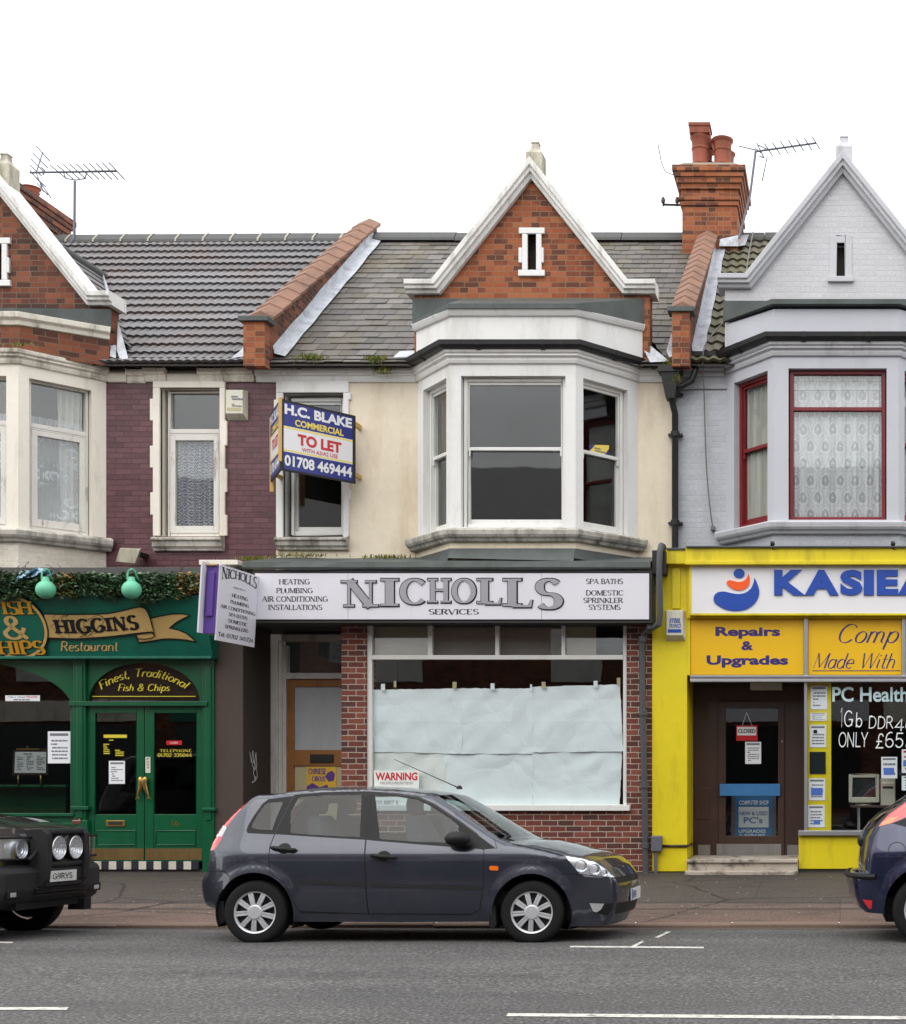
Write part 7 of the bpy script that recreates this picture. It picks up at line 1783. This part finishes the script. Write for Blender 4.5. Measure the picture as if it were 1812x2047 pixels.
def arch_pts(ax, az, r, a0, a1, n=20): return [(ax+r*math.cos(rad(a0+(a1-a0)*i/n)), az+r*math.sin(rad(a0+(a1-a0)*i/n))) for i in range(n+1)]
def underside(root, x0, x1, W, wheels, zf=.20):
    m = MB(); m.box(x0, x1, -W+.16, W-.16, zf, .40)
    for (ax, az, r) in wheels:
        for sd in (-1,1):
            A = [(ax+r*1.02*math.cos(rad(t)), az+r*1.02*math.sin(rad(t))) for t in range(-25,206,12)]
            m.grid([[(p[0], sd*(W-.03), p[1]) for p in A], [(p[0], sd*(W-.32), p[1]) for p in A]], 0, True)
            m.face([(p[0], sd*(W-.32), p[1]) for p in A])
    return cpart(m, 'underside', 'car_under', root)
def seat(root, x, y, zb, front=True):
    m = MB(); rows = []
    for t, wd, dx, th in ((0,.24,0,.08),(.15,.25,-.03,.10),(.4,.25,-.09,.09),(.58,.21,-.14,.07),(.64,.15,-.155,.05)):
        z = zb+t; rows.append([Vector((x+dx+a*th, y+b*wd, z)) for a,b in ((1,-1),(1.25,-.6),(1.25,.6),(1,1),(-.8,.9),(-.9,0),(-.8,-.9),(1,-1))])
    m.grid(rows, 0, True); m.face(rows[-1][:-1])
    m.box(x-.08, x+.42, y-.24, y+.24, zb-.22, zb-.05)
    hx = x-.17; rows = []
    for t, wd, th in ((.655,.09,.03),(.68,.125,.05),(.75,.13,.055),(.81,.11,.045),(.825,.07,.02)):
        rows.append([Vector((hx+a*th, y+b*wd, zb+t)) for a,b in ((1,-.8),(1.1,0),(1,.8),(.3,1),(-.8,.8),(-1,0),(-.8,-.8),(.3,-1),(1,-.8))])
    m.grid(rows, 0, True); m.face(rows[-1][:-1]); m.face(rows[0][:-1][::-1])
    return cpart(m, 'seat', 'seat_cloth', root)
def steering(root, x, y, z):
    m = MB(); c = Vector((x,y,z)); ax = Vector((-.9,0,.42)).normalized(); u = Vector((0,1,0)); v = ax.cross(u)
    m.tube([c+(u*math.cos(t*math.pi/12)+v*math.sin(t*math.pi/12))*.18 for t in range(25)], .015, 8, cap=False); m.tube([c-u*.17, c+u*.17], .02, 6); m.tube([c, c-ax*.25], .03, 8)
    return cpart(m, 'steering_wheel', 'trim_black', root)
# ------------- slate grey hatchback
FX0 = -5.77
root = thing('parked_car', 'slate grey five door hatchback parked in front of the empty shop', 'car', (0,0,0))
A1, A2 = (1.078,.274,.352), (3.592,.266,.352)
ca = Car(root, .84, [(.10,.06),(.2,.045),(.32,.018),(.45,.004),(.6,.0),(.72,.002),(.775,.007),(.83,.022),(.95,.070),(1.10,.125),(1.36,.225),(1.46,.27)], ((.50,.17),(3.05,.235,3.74)), FX0, 11.66, [])
A1 = (*ca.px(509,1822), .352); A2 = (*ca.px(1063,1824), .352); ca.arch = [A1, A2]
def U(pts): return [(*ca.px(p[0],p[1]), p[2], p[3], p[4]) for p in pts]
upper = U([(426,1817,0,-.02,'body'),(407,1809,0,-.05,'body'),(400,1790,0,-.07,'body'),(397,1769,0,-.08,'body'),(399,1751,0,-.08,'body'),(407,1740,0,-.06,'body'),(412,1715,0,-.06,'body'),(413.5,1697,0,-.06,'body'),(417,1683,0,-.06,'body'),(424,1671,.0,-.05,'rear_window'),(443,1642,.0,-.05,'rear_window'),(473,1612,.01,-.05,'rear_window'),(496,1594,.02,-.04,'body'),(506,1588.5,.03,-.03,'body'),(530,1588,.035,0,'body'),(560,1583.5,.037,0,'body'),(594,1579,.038,0,'body'),(644,1576,.038,0,'body'),(708,1575,.036,0,'body'),(771,1577,.034,0,'body'),(815,1581,.03,.0,'body'),(845,1585,.028,.01,'body'),
  (864,1590,.025,.03,'windscreen'),(895,1609.5,.012,.06,'windscreen'),(934,1637.5,.008,.08,'windscreen'),(960,1655.5,.006,.09,'windscreen'),(990,1675,.004,.10,'windscreen'),(1008,1683,.01,.10,'body'),(1022,1686,.02,.09,'bonnet'),(1051,1690,.028,.08,'bonnet'),(1090,1699,.034,.06,'bonnet'),(1124,1708,.036,.06,'bonnet'),(1160,1713,.034,.06,'bonnet'),(1190,1721,.026,.065,'bonnet'),(1212,1735,.016,.07,'bonnet'),(1228,1752,.006,.075,'grille'),(1231,1764,0,.075,'body'),(1233,1785,0,.075,'body'),(1232,1803,0,.075,'grille'),(1227,1826,0,.07,'body'),(1213,1848,0,.06,'body')])
end_f = ca.px(1146,1851); end_r = ca.px(436,1815)
sill = [ca.px(990,1842), ca.px(800,1843), ca.px(592,1842)]
zz = sill[0][1]
ang = lambda A, z, left: (180-math.degrees(math.asin((z-A[1])/A[2]))) if left else math.degrees(math.asin((z-A[1])/A[2]))
lower = [(upper[-1][0],upper[-1][1]), end_f] + arch_pts(A2[0],A2[1],A2[2], ang(A2,end_f[1],False), ang(A2,zz,True)) + sill[:] + arch_pts(A1[0],A1[1],A1[2], ang(A1,sill[-1][1],False), ang(A1,end_r[1],True)) + [end_r, (upper[0][0],upper[0][1])]
Rg = []
g_rd = ca.P([(593,1592),(640,1588.5),(719,1586.5),(716.5,1673),(650,1670),(577,1665),(577.5,1620)]); g_fd = ca.P([(746,1588),(790,1590.5),(830,1597),(860,1611),(900,1637.5),(914,1650),(917,1685),(830,1682.5),(757,1677)]); g_q = ca.P([(499,1653),(503,1640),(514,1622),(527,1606),(532,1603),(559,1601.5),(560,1605),(549,1632),(540,1659),(510,1657)])
t_rd = ca.P([(584.5,1588.5),(640,1583),(736,1581.0),(736,1679),(650,1674),(547,1667)]); t_fd = ca.P([(736,1581.5),(790,1585.5),(832,1592),(866,1607.5),(918,1642.5),(952,1668),(990,1696),(966,1698),(830,1687.5),(736,1679.5)]); t_q = ca.P([(488.5,1660),(492,1649),(502,1631),(520,1605),(532,1595.5),(582,1589),(545,1667.5),(492,1665)])
lampR = ca.P([(505,1589.5),(498,1593),(470,1624),(449,1652),(441,1672),(431,1690),(424,1698),(412.5,1699.5),(412,1690),(416.5,1682),(424,1670),(443,1641),(473,1611),(496,1593)])
d_rd = ca.P([(584,1587.5),(640,1582),(735.5,1580),(735.5,1826.5),(601,1822),(593,1816),(586,1803),(578,1784),(563,1762),(543,1749),(535.5,1738),(536,1693),(544,1671),(547,1666)]); d_fd = ca.P([(736.5,1580.5),(790,1584),(832,1590.5),(867,1606.5),(919,1641.5),(952.5,1667),(953,1695),(966,1698.5),(966,1766),(958.5,1818),(944,1827),(736.5,1826.5)])
headl = ca.P([(1126,1709),(1160,1714),(1188,1721),(1210,1735),(1228,1752),(1200,1753.5),(1168,1752),(1157,1746),(1146,1733)])
for pl_, key in ((g_rd,'glass_rear_door'),(g_fd,'glass_front_door'),(g_q,'glass_quarter'),(t_rd,'trim_rear_door'),(t_fd,'trim_front_door'),(t_q,'trim_quarter'),(lampR,'tail'),(headl,'head'),(d_rd,'rear_door'),(d_fd,'front_door')): Rg.append((pl_,key))
sh = ca.shell(upper, lower, Rg, 'paint_slate')
G = lambda k: sh.get(k)
gap = MB()
for sd in (-1,1):
    ca.strip(gap, ca.P([(411,1740),(445,1741.5),(457,1752)]), .006, side=sd); ca.strip(gap, ca.P([(1228,1753.5),(1157,1747),(1126,1746),(1103,1758.5)]), .006, side=sd)
    ca.strip(gap, ca.P([(600,1824.5),(760,1827),(944,1828.5)]), .006, side=sd); ca.strip(gap, ca.P([(992,1697),(986,1676.5)]), .005, side=sd)
    ca.strip(gap, ca.P([(1022,1687),(1051,1691.5),(1090,1700.5),(1124,1709.5)]), .006, side=sd)
gap.m = [1]*len(gap.f)
body = merge(G(('body',-1)),G(('body',1)),G(('body',0)),gap)
cpart(body, 'body', ['paint_slate','trim_black'], root, sharp=48)
cpart(sh[('bonnet',0)], 'bonnet', 'paint_slate', root, sharp=60); cpart(sh[('windscreen',0)], 'windscreen', 'car_glass', root); cpart(sh[('rear_window',0)], 'rear_window', 'car_glass', root)
cpart(sh[('grille',0)], 'grille', 'trim_black', root)
for sd in (-1,1):
    near = sd < 0
    for key, dp in (('rear_door',d_rd),('front_door',d_fd)):
        gp = MB(); ca.strip(gp, dp, .0065, .0016, side=sd, closed=True); gp.m = [1]*len(gp.f)
        o = cpart(merge(G((key,sd)),gp), 'door', ['paint_slate','trim_black'], root, sharp=60)
        cpart(G(('glass_'+key,sd)), 'door_window', 'car_glass', o); cpart(G(('trim_'+key,sd)), 'window_trim', 'trim_black', o)
        m = MB(); ca.strip(m, ca.P([(594,1762.5),(732,1768)] if key == 'rear_door' else [(739,1768.5),(963,1775.5)]), .030, .006, side=sd); cpart(m, 'rubbing_strip', 'trim_grey', o)
        hp = [(541,1691.5),(590,1695)] if key == 'rear_door' else [(740.5,1707),(790,1710.5)]
        (xa,za),(xb,zb2) = ca.P(hp); m = MB(); mid = ca.P([((hp[0][0]+hp[1][0])/2, hp[0][1]+3)])[0]
        ca.patch(m, [(mid[0]+.060*math.cos(t*math.pi/8), mid[1]-.006+.048*math.sin(t*math.pi/8)) for t in range(16)], .0025, 0, sd)
        m.tube([ca.surf(xa,za-.012,.012,sd),ca.surf(xa+.03,za-.012,.034,sd),ca.surf((xa+xb)/2,(za+zb2)/2-.016,.040,sd),ca.surf(xb-.03,zb2-.016,.034,sd),ca.surf(xb,zb2-.016,.012,sd)], [.014,.018,.018,.018,.014], 10); cpart(m, 'door_handle', 'trim_black', o)
        if key == 'front_door':
            mx, mz = ca.px(919,1676); m = MB(); c = ca.surf(mx,mz,.10,sd); m.ell(c, (.115,.085,.068), 18, 12)
            q = [ca.surf(*ca.px(935,1690),-.002,sd), ca.surf(*ca.px(930,1684),.05,sd)]; m.tube(q, .035, 10); mo_ = cpart(m, 'wing_mirror', 'trim_black', o)
    cpart(G(('glass_quarter',sd)), 'quarter_window', 'car_glass', root); cpart(G(('trim_quarter',sd)), 'window_trim', 'trim_black', root)
    o = cpart(G(('tail',sd)), 'tail_lamp', 'lamp_red', root, sharp=60); m = MB(); ca.patch(m, ca.P([(447.5,1649.5),(449,1654),(440,1671),(426.5,1670.5),(432,1660),(440,1648.5)]), .002, 0, sd); cpart(m, 'reversing_lamp', 'lamp_white', o)
    hm = G(('head',sd)); hl2 = MB(); ca.patch(hl2, headl, -.012, 0, sd)
    o = cpart(hl2, 'headlight', 'lamp_reflector', root); cpart(hm, 'headlight_lens', 'lens_glass', o)
    m = MB()
    for (lx,ly,rr) in ((1160,1731,.055),(1188,1737,.050),(1207,1744,.032)):
        c = ca.surf(*ca.px(lx,ly), -.008, sd); m.lathe([(rr,.006),(rr*.85,-.004),(rr*.3,-.010),(.001,-.010)], c, (.3,sd*.95,.1), 20)
    cpart(m, 'lamp_bowl', 'chrome', o)
    m = MB(); ca.patch(m, ca.P([(977.5,1732.5),(979,1731),(993,1731.5),(995,1733),(995,1739),(993,1740.5),(980,1740),(977.5,1738)]), .006, 0, sd, .006, .012); cpart(m, 'side_repeater', 'lamp_amber', root)
    m = MB(); ca.patch(m, ca.P([(1175.5,1803.5),(1227,1804),(1222,1818),(1215,1827.5),(1200,1826),(1186,1823)]), .001, 0, sd, 0, .02); o = cpart(m, 'fog_lamp', 'trim_black', root)
    m = MB(); ca.patch(m, ca.P([(1178,1804.5),(1208,1805),(1201,1817),(1193,1822.5),(1186,1821)]), .004, 0, sd, 0, .02); cpart(m, 'fog_lens', 'lamp_reflector', o)
    for bx in ((440,1812),(984,1822)):
        x_, z_ = ca.px(*bx); m = MB(); yy = ca.y(x_,z_)
        m.prism([(x_-.03,sd*(yy-.01),z_+.05),(x_+.02,sd*(yy-.01),z_+.05),(x_+.035,sd*(yy-.01),z_-.12),(x_+.0,sd*(yy-.01),z_-.16),(x_-.035,sd*(yy-.01),z_-.12)], (0,-sd*.16,0)); cpart(m, 'mud_flap', 'trim_black', root)
for A in (A1, A2):
    for sd in (-1,1): wheel(root, A[0], sd*.735, .272, .287, .190, sd)
underside(root, .25, 3.55, .84, [A1,A2], .19)
m = MB(); m.box(.5,2.95,-.70,.70,.30,.46); m.box(.45,.75,-.62,.62,.62,.95); cpart(m, 'cabin_floor', 'trim_grey', root, .03)
m = MB(); xw = ca.px(985,1690)[0]; m.box(xw-.42, xw+.1, -.68, .68, .62, .90); cpart(m, 'dashboard', 'trim_black', root, .06)
for (x,y) in ((1.95,-.36),(1.95,.36),(1.05,-.36),(1.05,.36)): seat(root, x, y, .50)
steering(root, xw-.50, -.36 if 0 else -.36, .93)
m = MB(); (xa,za) = ca.px(880,1580); b0 = Vector((xa-.02,.0,1.405)); tip = Vector((wx(780,12.45)-FX0,0,wz(1510,12.45)))
m.lathe([(.03,-.01),(.026,.01),(.012,.025)], b0, n=12); m.tube([b0, b0+(tip-b0)*.12, tip], [.008,.005,.003], 6); cpart(m, 'radio_aerial', 'trim_black', root)
pl_ = MB(); xn = upper[37][0]+.082
for zc in (0,):
    zp = wz(1779,12.45); pl_.hexa([(xn,-.26,zp-.055),(xn,.26,zp-.055),(xn-.012,.26,zp-.055),(xn-.012,-.26,zp-.055),(xn,-.26,zp+.055),(xn,.26,zp+.055),(xn-.012,.26,zp+.055),(xn-.012,-.26,zp+.055)])
np_ = cpart(pl_, 'number_plate', 'plate_white', root)
m = MB(); m.face([(xn+.001,-.26,zp-.055),(xn+.001,-.215,zp-.055),(xn+.001,-.215,zp+.055),(xn+.001,-.26,zp+.055)]); cpart(m, 'plate_band', 'plate_blue', np_)
class PF:   # letters on a plate facing +x in car space
    def __init__(s, x, d=0): s.x = x
    def pt(s, a, h, d=0.0): return Vector((s.x-d, a, h))
def plate_text(s_, x, a0, a1, h0, h1, parent, mat='letter_black', th=.17):
    o = lettering(s_, PF(x), (a0,a1,h0,h1), 0, M[mat], parent, 'sans', pxbox=False, th=th, space=.10); o.matrix_parent_inverse = Matrix.Identity(4); return o
plate_text('WP54', xn+.001, -.20, .0, zp-.038, zp+.038, np_); 
m = MB(); 
for k in (-1,1): m.tube([(upper[28][0]+.04+.02*k,.05*k+.1,.885),(upper[28][0]-.05,.35*k+.1,.90)], .010, 6)
m.box(upper[28][0]-.02, upper[28][0]+.10, -.6, .6, .855, .868); cpart(m, 'wiper', 'trim_black', root)
root.location = (FX0, 12.50, -.036); root.rotation_euler = (rad(-2.4),0,0)

# ------------- dark blue hatchback at the right edge
root = thing('parked_car', 'dark blue hatchback parked outside the computer shop, only its tail in view', 'car', (0,0,0))
BX0 = wx(1704,11.8)
cb = Car(root, .85, [(.10,.07),(.2,.04),(.32,.015),(.45,.003),(.6,.0),(.74,.004),(.82,.012),(.95,.060),(1.10,.12),(1.40,.25),(1.5,.29)], ((.55,.20),(3.4,.22,4.1)), BX0, 11.62, [])
B1 = (*cb.px(1853,1815), .375); B2 = (B1[0]+2.615, B1[1], .375); cb.arch = [B1,B2]
def Ub(pts): return [(*cb.px(p[0],p[1]), p[2], p[3], p[4]) for p in pts]
up2 = Ub([(1732,1823,0,-.03,'body'),(1721,1814,0,-.05,'body'),(1711,1793,0,-.06,'body'),(1706,1765,0,-.06,'body'),(1705,1752,0,-.06,'body'),(1712,1744,0,-.03,'body'),(1730,1742,0,-.06,'body'),(1732,1725,0,-.07,'body'),(1735,1700,0,-.07,'body'),(1741,1672,0,-.08,'body'),(1748,1655,0,-.08,'body'),(1757,1642,0,-.08,'rear_window'),(1778,1622,0,-.07,'rear_window'),(1812,1599,.0,-.06,'rear_window'),(1855,1570,.01,-.05,'body'),(1875,1560,.02,-.03,'body'),(1900,1555,.03,0,'body'),(1970,1545,.035,0,'body'),(2070,1542,.035,0,'body'),(2160,1546,.035,0,'body'),(2230,1560,.03,0,'windscreen'),(2330,1612,.01,.08,'windscreen'),(2395,1648,.005,.1,'body'),(2420,1656,.02,.08,'bonnet'),(2500,1672,.03,.06,'bonnet'),(2565,1694,.03,.1,'bonnet'),(2595,1728,0,.12,'body'),(2600,1790,0,.12,'body'),(2580,1835,0,.1,'body')])
e1 = cb.px(2520,1842); e0 = cb.px(1769,1827); s2 = [cb.px(2340,1842), cb.px(1950,1842)]
low2 = [(up2[-1][0],up2[-1][1]), e1] + arch_pts(B2[0],B2[1],B2[2], ang(B2,e1[1],False), ang(B2,s2[0][1],True)) + s2 + arch_pts(B1[0],B1[1],B1[2], ang(B1,s2[1][1],False), ang(B1,e0[1],True)) + [e0,(up2[0][0],up2[0][1])]
lampB = cb.P([(1757,1651),(1764,1641),(1778,1626),(1812,1601.5),(1850,1576),(1858,1584),(1840,1612),(1812,1632),(1790,1642),(1781,1645)])
trB = cb.P([(1784,1645),(1812,1634),(1845,1613),(1880,1577),(1960,1567),(2060,1564),(2150,1568),(2200,1580),(2320,1652),(2320,1668),(2060,1660),(1850,1655),(1812,1652.5)])
gB1 = cb.P([(1900,1585),(1960,1575),(2040,1572),(2040,1652),(1890,1646)]); gB2 = cb.P([(2060,1572),(2140,1576),(2190,1590),(2270,1640),(2270,1658),(2060,1652)])
sh = cb.shell(up2, low2, [(lampB,'tail'),(gB1,'glass1'),(gB2,'glass2'),(trB,'trim')], 'paint_navy')
gap = MB()
for sd in (-1,1):
    cb.strip(gap, cb.P([(1721,1745.5),(1760,1747),(1802,1753.5)]), .006, side=sd); cb.strip(gap, cb.P([(1742,1799),(1771,1803)]), .005, side=sd)
    cb.strip(gap, cb.P([(1758,1652),(1746,1672),(1740,1700),(1737,1742)]), .006, side=sd)
    cc = cb.px(1794,1701.4); cb.strip(gap, [(cc[0]+.079*math.cos(t*math.pi/16), cc[1]+.079*math.sin(t*math.pi/16)) for t in range(32)], .006, side=sd, closed=True) if sd < 0 else None
gap.m = [1]*len(gap.f)
cpart(merge(G2 := sh.get(('body',-1)), sh.get(('body',1)), sh.get(('body',0)), gap), 'body', ['paint_navy','trim_black'], root, sharp=48)
cpart(sh[('bonnet',0)], 'bonnet', 'paint_navy', root, sharp=60); cpart(sh[('windscreen',0)], 'windscreen', 'car_glass', root); cpart(sh[('rear_window',0)], 'rear_window', 'car_glass', root)
for sd in (-1,1):
    o = cpart(sh[('tail',sd)], 'tail_lamp', 'lamp_red', root, sharp=60); m = MB(); cb.patch(m, cb.P([(1757.5,1650.5),(1764,1642.5),(1778,1634),(1797,1631),(1786,1642),(1780,1644.5)]), .002, 0, sd, 0, .02); cpart(m, 'indicator_lens', 'lamp_amber', o)
    cpart(sh[('trim',sd)], 'window_trim', 'trim_grey', root); cpart(sh[('glass1',sd)], 'door_window', 'car_glass', root); cpart(sh[('glass2',sd)], 'door_window', 'car_glass', root)
    m = MB(); cb.patch(m, cb.P([(1725,1797),(1744,1799.5),(1743,1815.5),(1737,1815.5)]), .002, 0, sd, 0, .02); cpart(m, 'rear_reflector', 'lamp_red', root)
m = MB(); rows = []
for t in range(-10,11):
    q = t/10; rows.append(q)
x_e, z_e = cb.px(1748,1752); 
m.tube([cb.surf(*cb.px(1751,1752.5),.004), cb.surf(*cb.px(1738,1752),.006), cb.surf(*cb.px(1724,1751),.006), cb.surf(*cb.px(1712,1750.5),.006), Vector((cb.px(1708,1750)[0]-.045,-.45,z_e)), Vector((cb.px(1708,1750)[0]-.07,0,z_e)), Vector((cb.px(1708,1750)[0]-.045,.45,z_e)), cb.surf(*cb.px(1712,1750.5),.006,1), cb.surf(*cb.px(1751,1752.5),.004,1)], .026, 8); cpart(m, 'bumper_strip', 'trim_black', root)
m = MB(); xh = cb.px(1744,1680)[0]-.10; m.box(xh-.02, xh+.1, -.35, .35, wz(1685,12.3), wz(1668,12.3)); cpart(m, 'tailgate_handle', 'trim_black', root, .02)
m = MB(); m.tube([(cb.px(1760,1640)[0]-.06,.0,wz(1648,12.3)),(cb.px(1785,1620)[0]-.06,.12,wz(1625,12.3))], .012, 6); cpart(m, 'rear_wiper', 'trim_black', root)
for A in (B1,B2):
    for sd in (-1,1): wheel(root, A[0], sd*.75, .295, .308, .200, sd, 7)
underside(root, .3, 3.8, .85, [B1,B2], .19)
m = MB(); m.box(.5,3.1,-.70,.70,.40,.62); cpart(m, 'cabin_floor', 'trim_grey', root, .03)
for (x,y) in ((2.15,-.36),(2.15,.36),(1.2,-.36),(1.2,.36)): seat(root, x, y, .54)
root.location = (BX0, 12.47, -.036); root.rotation_euler = (rad(-2.4),0,0)

# ------------- dark off-roader at the left edge
root = thing('parked_car', 'black off-road car with bull bar and spot lamps, cut by the left edge', 'car', (0,0,0))
RX0, RYC = -12.25, 12.42
cr = Car(root, .93, [(.2,.05),(.35,.01),(.5,0),(.8,.002),(.95,.01),(1.10,.04),(1.2,.07),(1.7,.20),(1.85,.24)], ((.3,.10),(4.25,.10,4.66)), RX0, 11.49, [])
R1, R2 = (1.22,.36,.44), (3.97,.36,.44); cr.arch = [R1,R2]
up3 = [(.06,.45,0,-.02,'body'),(.0,.60,0,-.04,'body'),(.04,1.06,0,-.03,'body'),(.10,1.16,0,-.03,'rear_window'),(.33,1.70,.01,-.02,'body'),(.50,1.76,.03,0,'body'),(1.4,1.80,.03,0,'body'),(2.3,1.78,.03,0,'body'),(2.6,1.72,.02,.02,'windscreen'),(3.12,1.22,.01,.06,'body'),(3.2,1.18,.05,.06,'bonnet'),(3.7,1.145,.05,.04,'bonnet'),(4.2,1.085,.05,.04,'bonnet'),(4.48,1.02,.03,.05,'bonnet'),(4.575,.968,.0,.05,'bonnet'),(4.59,.95,0,.05,'grille'),(4.60,.735,0,.05,'body'),(4.60,.69,0,.05,'bumper'),(4.70,.66,0,.06,'bumper'),(4.74,.62,0,.06,'bumper'),(4.74,.45,0,.06,'bumper'),(4.70,.36,0,.06,'bumper'),(4.60,.30,0,.05,'bumper')]
low3 = [(4.60,.30),(4.44,.33)] + arch_pts(R2[0],R2[1],R2[2], -4, 188) + [(3.4,.30),(1.8,.30)] + arch_pts(R1[0],R1[1],R1[2], -8, 184) + [(.70,.38),(.06,.45)]
wnd = [(.40,1.18),(.55,1.62),(2.45,1.66),(2.95,1.18)]; gl = [(.5,1.22),(.62,1.58),(1.3,1.60),(1.3,1.22)]; gl2 = [(1.4,1.22),(1.4,1.60),(2.40,1.61),(2.82,1.22)]
hdl = [(4.40,.94),(4.58,.94),(4.585,.75),(4.40,.75)]
sh = cr.shell(up3, low3, [(gl,'g1'),(gl2,'g2'),(wnd,'trim'),(hdl,'ind'),([(4.40,.70),(4.80,.70),(4.80,.2),(4.40,.2)],'bumper'),([(0,.62),(.70,.62),(.7,.2),(-.1,.2)],'bumper')], 'paint_black')
cpart(merge(sh.get(('body',-1)),sh.get(('body',1)),sh.get(('body',0))), 'body', 'paint_black', root, sharp=45); cpart(sh[('bonnet',0)], 'bonnet', 'paint_black', root, sharp=60)
cpart(sh[('grille',0)], 'grille', 'trim_black', root); cpart(sh[('bumper',0)], 'bumper', 'trim_grey', root, sharp=40); cpart(sh[('bumper',-1)], 'bumper_side', 'trim_grey', root, sharp=40); cpart(sh[('bumper',1)], 'bumper_side', 'trim_grey', root, sharp=40)
cpart(sh[('windscreen',0)], 'windscreen', 'car_glass', root); cpart(sh[('rear_window',0)], 'rear_window', 'car_glass', root)
for sd in (-1,1):
    cpart(sh[('trim',sd)], 'window_trim', 'trim_black', root); cpart(sh[('g1',sd)], 'door_window', 'car_glass', root); cpart(sh[('g2',sd)], 'door_window', 'car_glass', root); cpart(sh[('ind',sd)], 'indicator_lens', 'lamp_amber', root)
    xh = 4.715; m = MB()
    def hp(a, z, dx=0): return Vector((xh+dx-.06*(abs(a)/.8)**2.4, sd*a, z))
    ya, yb = .30, .80; zt_, zb_ = .935, .755
    rows = [[hp(ya+(yb-ya)*i/10, zt_+(zb_-zt_)*j/4, -.05) for i in range(11)] for j in range(5)]; m.grid(rows, 0, True); o = cpart(m, 'headlight', 'lamp_reflector', root)
    m = MB(); rows = [[hp(ya+(yb-ya)*i/10, zt_+(zb_-zt_)*j/4, 0) for i in range(11)] for j in range(5)]; m.grid(rows, 0, True); cpart(m, 'headlight_lens', 'lens_glass', o)
    m = MB()
    for a in (.44,): m.lathe([(.085,.005),(.07,-.015),(.035,-.03),(.001,-.032)], hp(a,.835,-.012), (1,0,0), 24)
    cpart(m, 'lamp_bowl', 'lamp_reflector', o)
    m = MB()
    for z_ in (.745,.945): m.tube([hp(.28+.54*i/8, z_, .004) for i in range(9)], .012, 6)
    m.tube([hp(.295,.75,.004),hp(.295,.94,.004)], .012, 6); cpart(m, 'lamp_surround', 'trim_black', o)
    m = MB(); m.tube([Vector((xh+.03,sd*.42,.74)),Vector((xh+.05,sd*.36,.80)),Vector((xh+.05,sd*.33,.83))], .014, 6); cpart(m, 'lamp_wiper', 'trim_black', o)
    m = MB(); xf = 4.755; m.box(xf-.05, xf+.012, sd*.62-.11, sd*.62+.11, .395, .475); o = cpart(m, 'fog_lamp', 'trim_black', root, .01)
    m = MB(); m.box(xf+.008, xf+.016, sd*.66-.05, sd*.66+.03, .41, .45); cpart(m, 'fog_lens', 'lamp_reflector', o, .004)
m = MB()
for k in range(6): z_ = .77+.033*k; m.box(4.655, 4.69, -.30, .30, z_, z_+.014)
for k in range(3): z_ = .40+.03*k; m.box(4.79, 4.805, -.40, .40, z_, z_+.014)
cpart(m, 'grille_bars', 'trim_black', root)
# bull bar
bb = MB(); xb = 4.83
def post(yc, wd):
    pts = [(xb-.20,1.02),(xb-.02,1.035),(xb+.035,.98),(xb+.045,.72),(xb+.03,.55),(xb-.02,.475),(xb-.16,.47),(xb-.19,.60),(xb-.13,.72),(xb-.13,.90)]
    bb.prism([(x_,yc-wd/2,z_) for x_,z_ in pts], (0,wd,0))
post(-.305,.075); post(.305,.075)
for z_, r_ in ((.995,.035),(.69,.032)): bb.tube([(xb-.02,-.30,z_),(xb-.02,.30,z_)], r_, 12)
bb.box(xb-.10, xb+.0, -.30, .30, .48, .53); bb.box(xb-.02, xb+.005, -.30,.30,.53,.655)
bbo = cpart(bb, 'bull_bar', 'trim_grey', root, .018)
for yc in (-.135,.135):
    m = MB(); c = Vector((xb+.01,yc,.842)); m.lathe([(.001,-.14),(.07,-.135),(.115,-.06),(.122,-.01),(.118,.012),(.104,.010)], c, (1,0,0), 32); o = cpart(m, 'spot_lamp', 'trim_black', bbo)
    m = MB(); m.lathe([(.106,.008),(.112,.014),(.106,.018),(.100,.012)], c, (1,0,0), 32); m.lathe([(.101,.010),(.07,-.02),(.03,-.045),(.001,-.05)], c, (1,0,0), 32)
    for k in (-.06,-.02,.02,.06):
        h_ = math.sqrt(.1**2-k*k); m.tube([c+Vector((.018,k,-h_)), c+Vector((.018,k,h_))], .0025, 5); m.tube([c+Vector((.018,-h_,k)), c+Vector((.018,h_,k))], .0025, 5)
    o.data.materials.append(M['lamp_reflector']); q = cpart(m, 'spot_lens', 'lamp_reflector', root)
    q.parent = bbo
m = MB(); m.box(xb+.012, xb+.02, -.26, .16, .525, .628); np_ = cpart(m, 'number_plate', 'plate_white', root)
plate_text('G9RYS', xb+.0215, -.225, .09, .545, .608, np_, th=.15)
# bonnet badge letters
for i, ch in enumerate('ROVER'):
    o = lettering(ch, PF(4.648), (-.10+.085*i,-.055+.085*i,.955,.975), 0, M['chrome'], root, 'sans', name='badge_letter', pxbox=False, th=.2); o.matrix_parent_inverse = Matrix.Identity(4)
for A in (R1,R2):
    for sd in (-1,1): wheel(root, A[0], sd*.79, .33, .372, .215, sd, 5)
m = MB()
m.box(.3,4.45,-.7,.7,.34,.55); m.box(4.3,4.72,-.55,.55,.28,.36); m.box(4.62,4.78,.42,.54,.22,.33); cpart(m, 'underside', 'car_under', root)
for (ax, az, r) in (R1,R2):
    pass
m = MB(); m.box(.4,3.0,-.75,.75,.55,.8); cpart(m, 'cabin_floor', 'trim_grey', root, .03)
for (x,y) in ((2.1,-.4),(2.1,.4)): seat(root, x, y, .9)
root.location = (RX0, RYC, -.04); root.rotation_euler = (rad(-2.4),0,0)
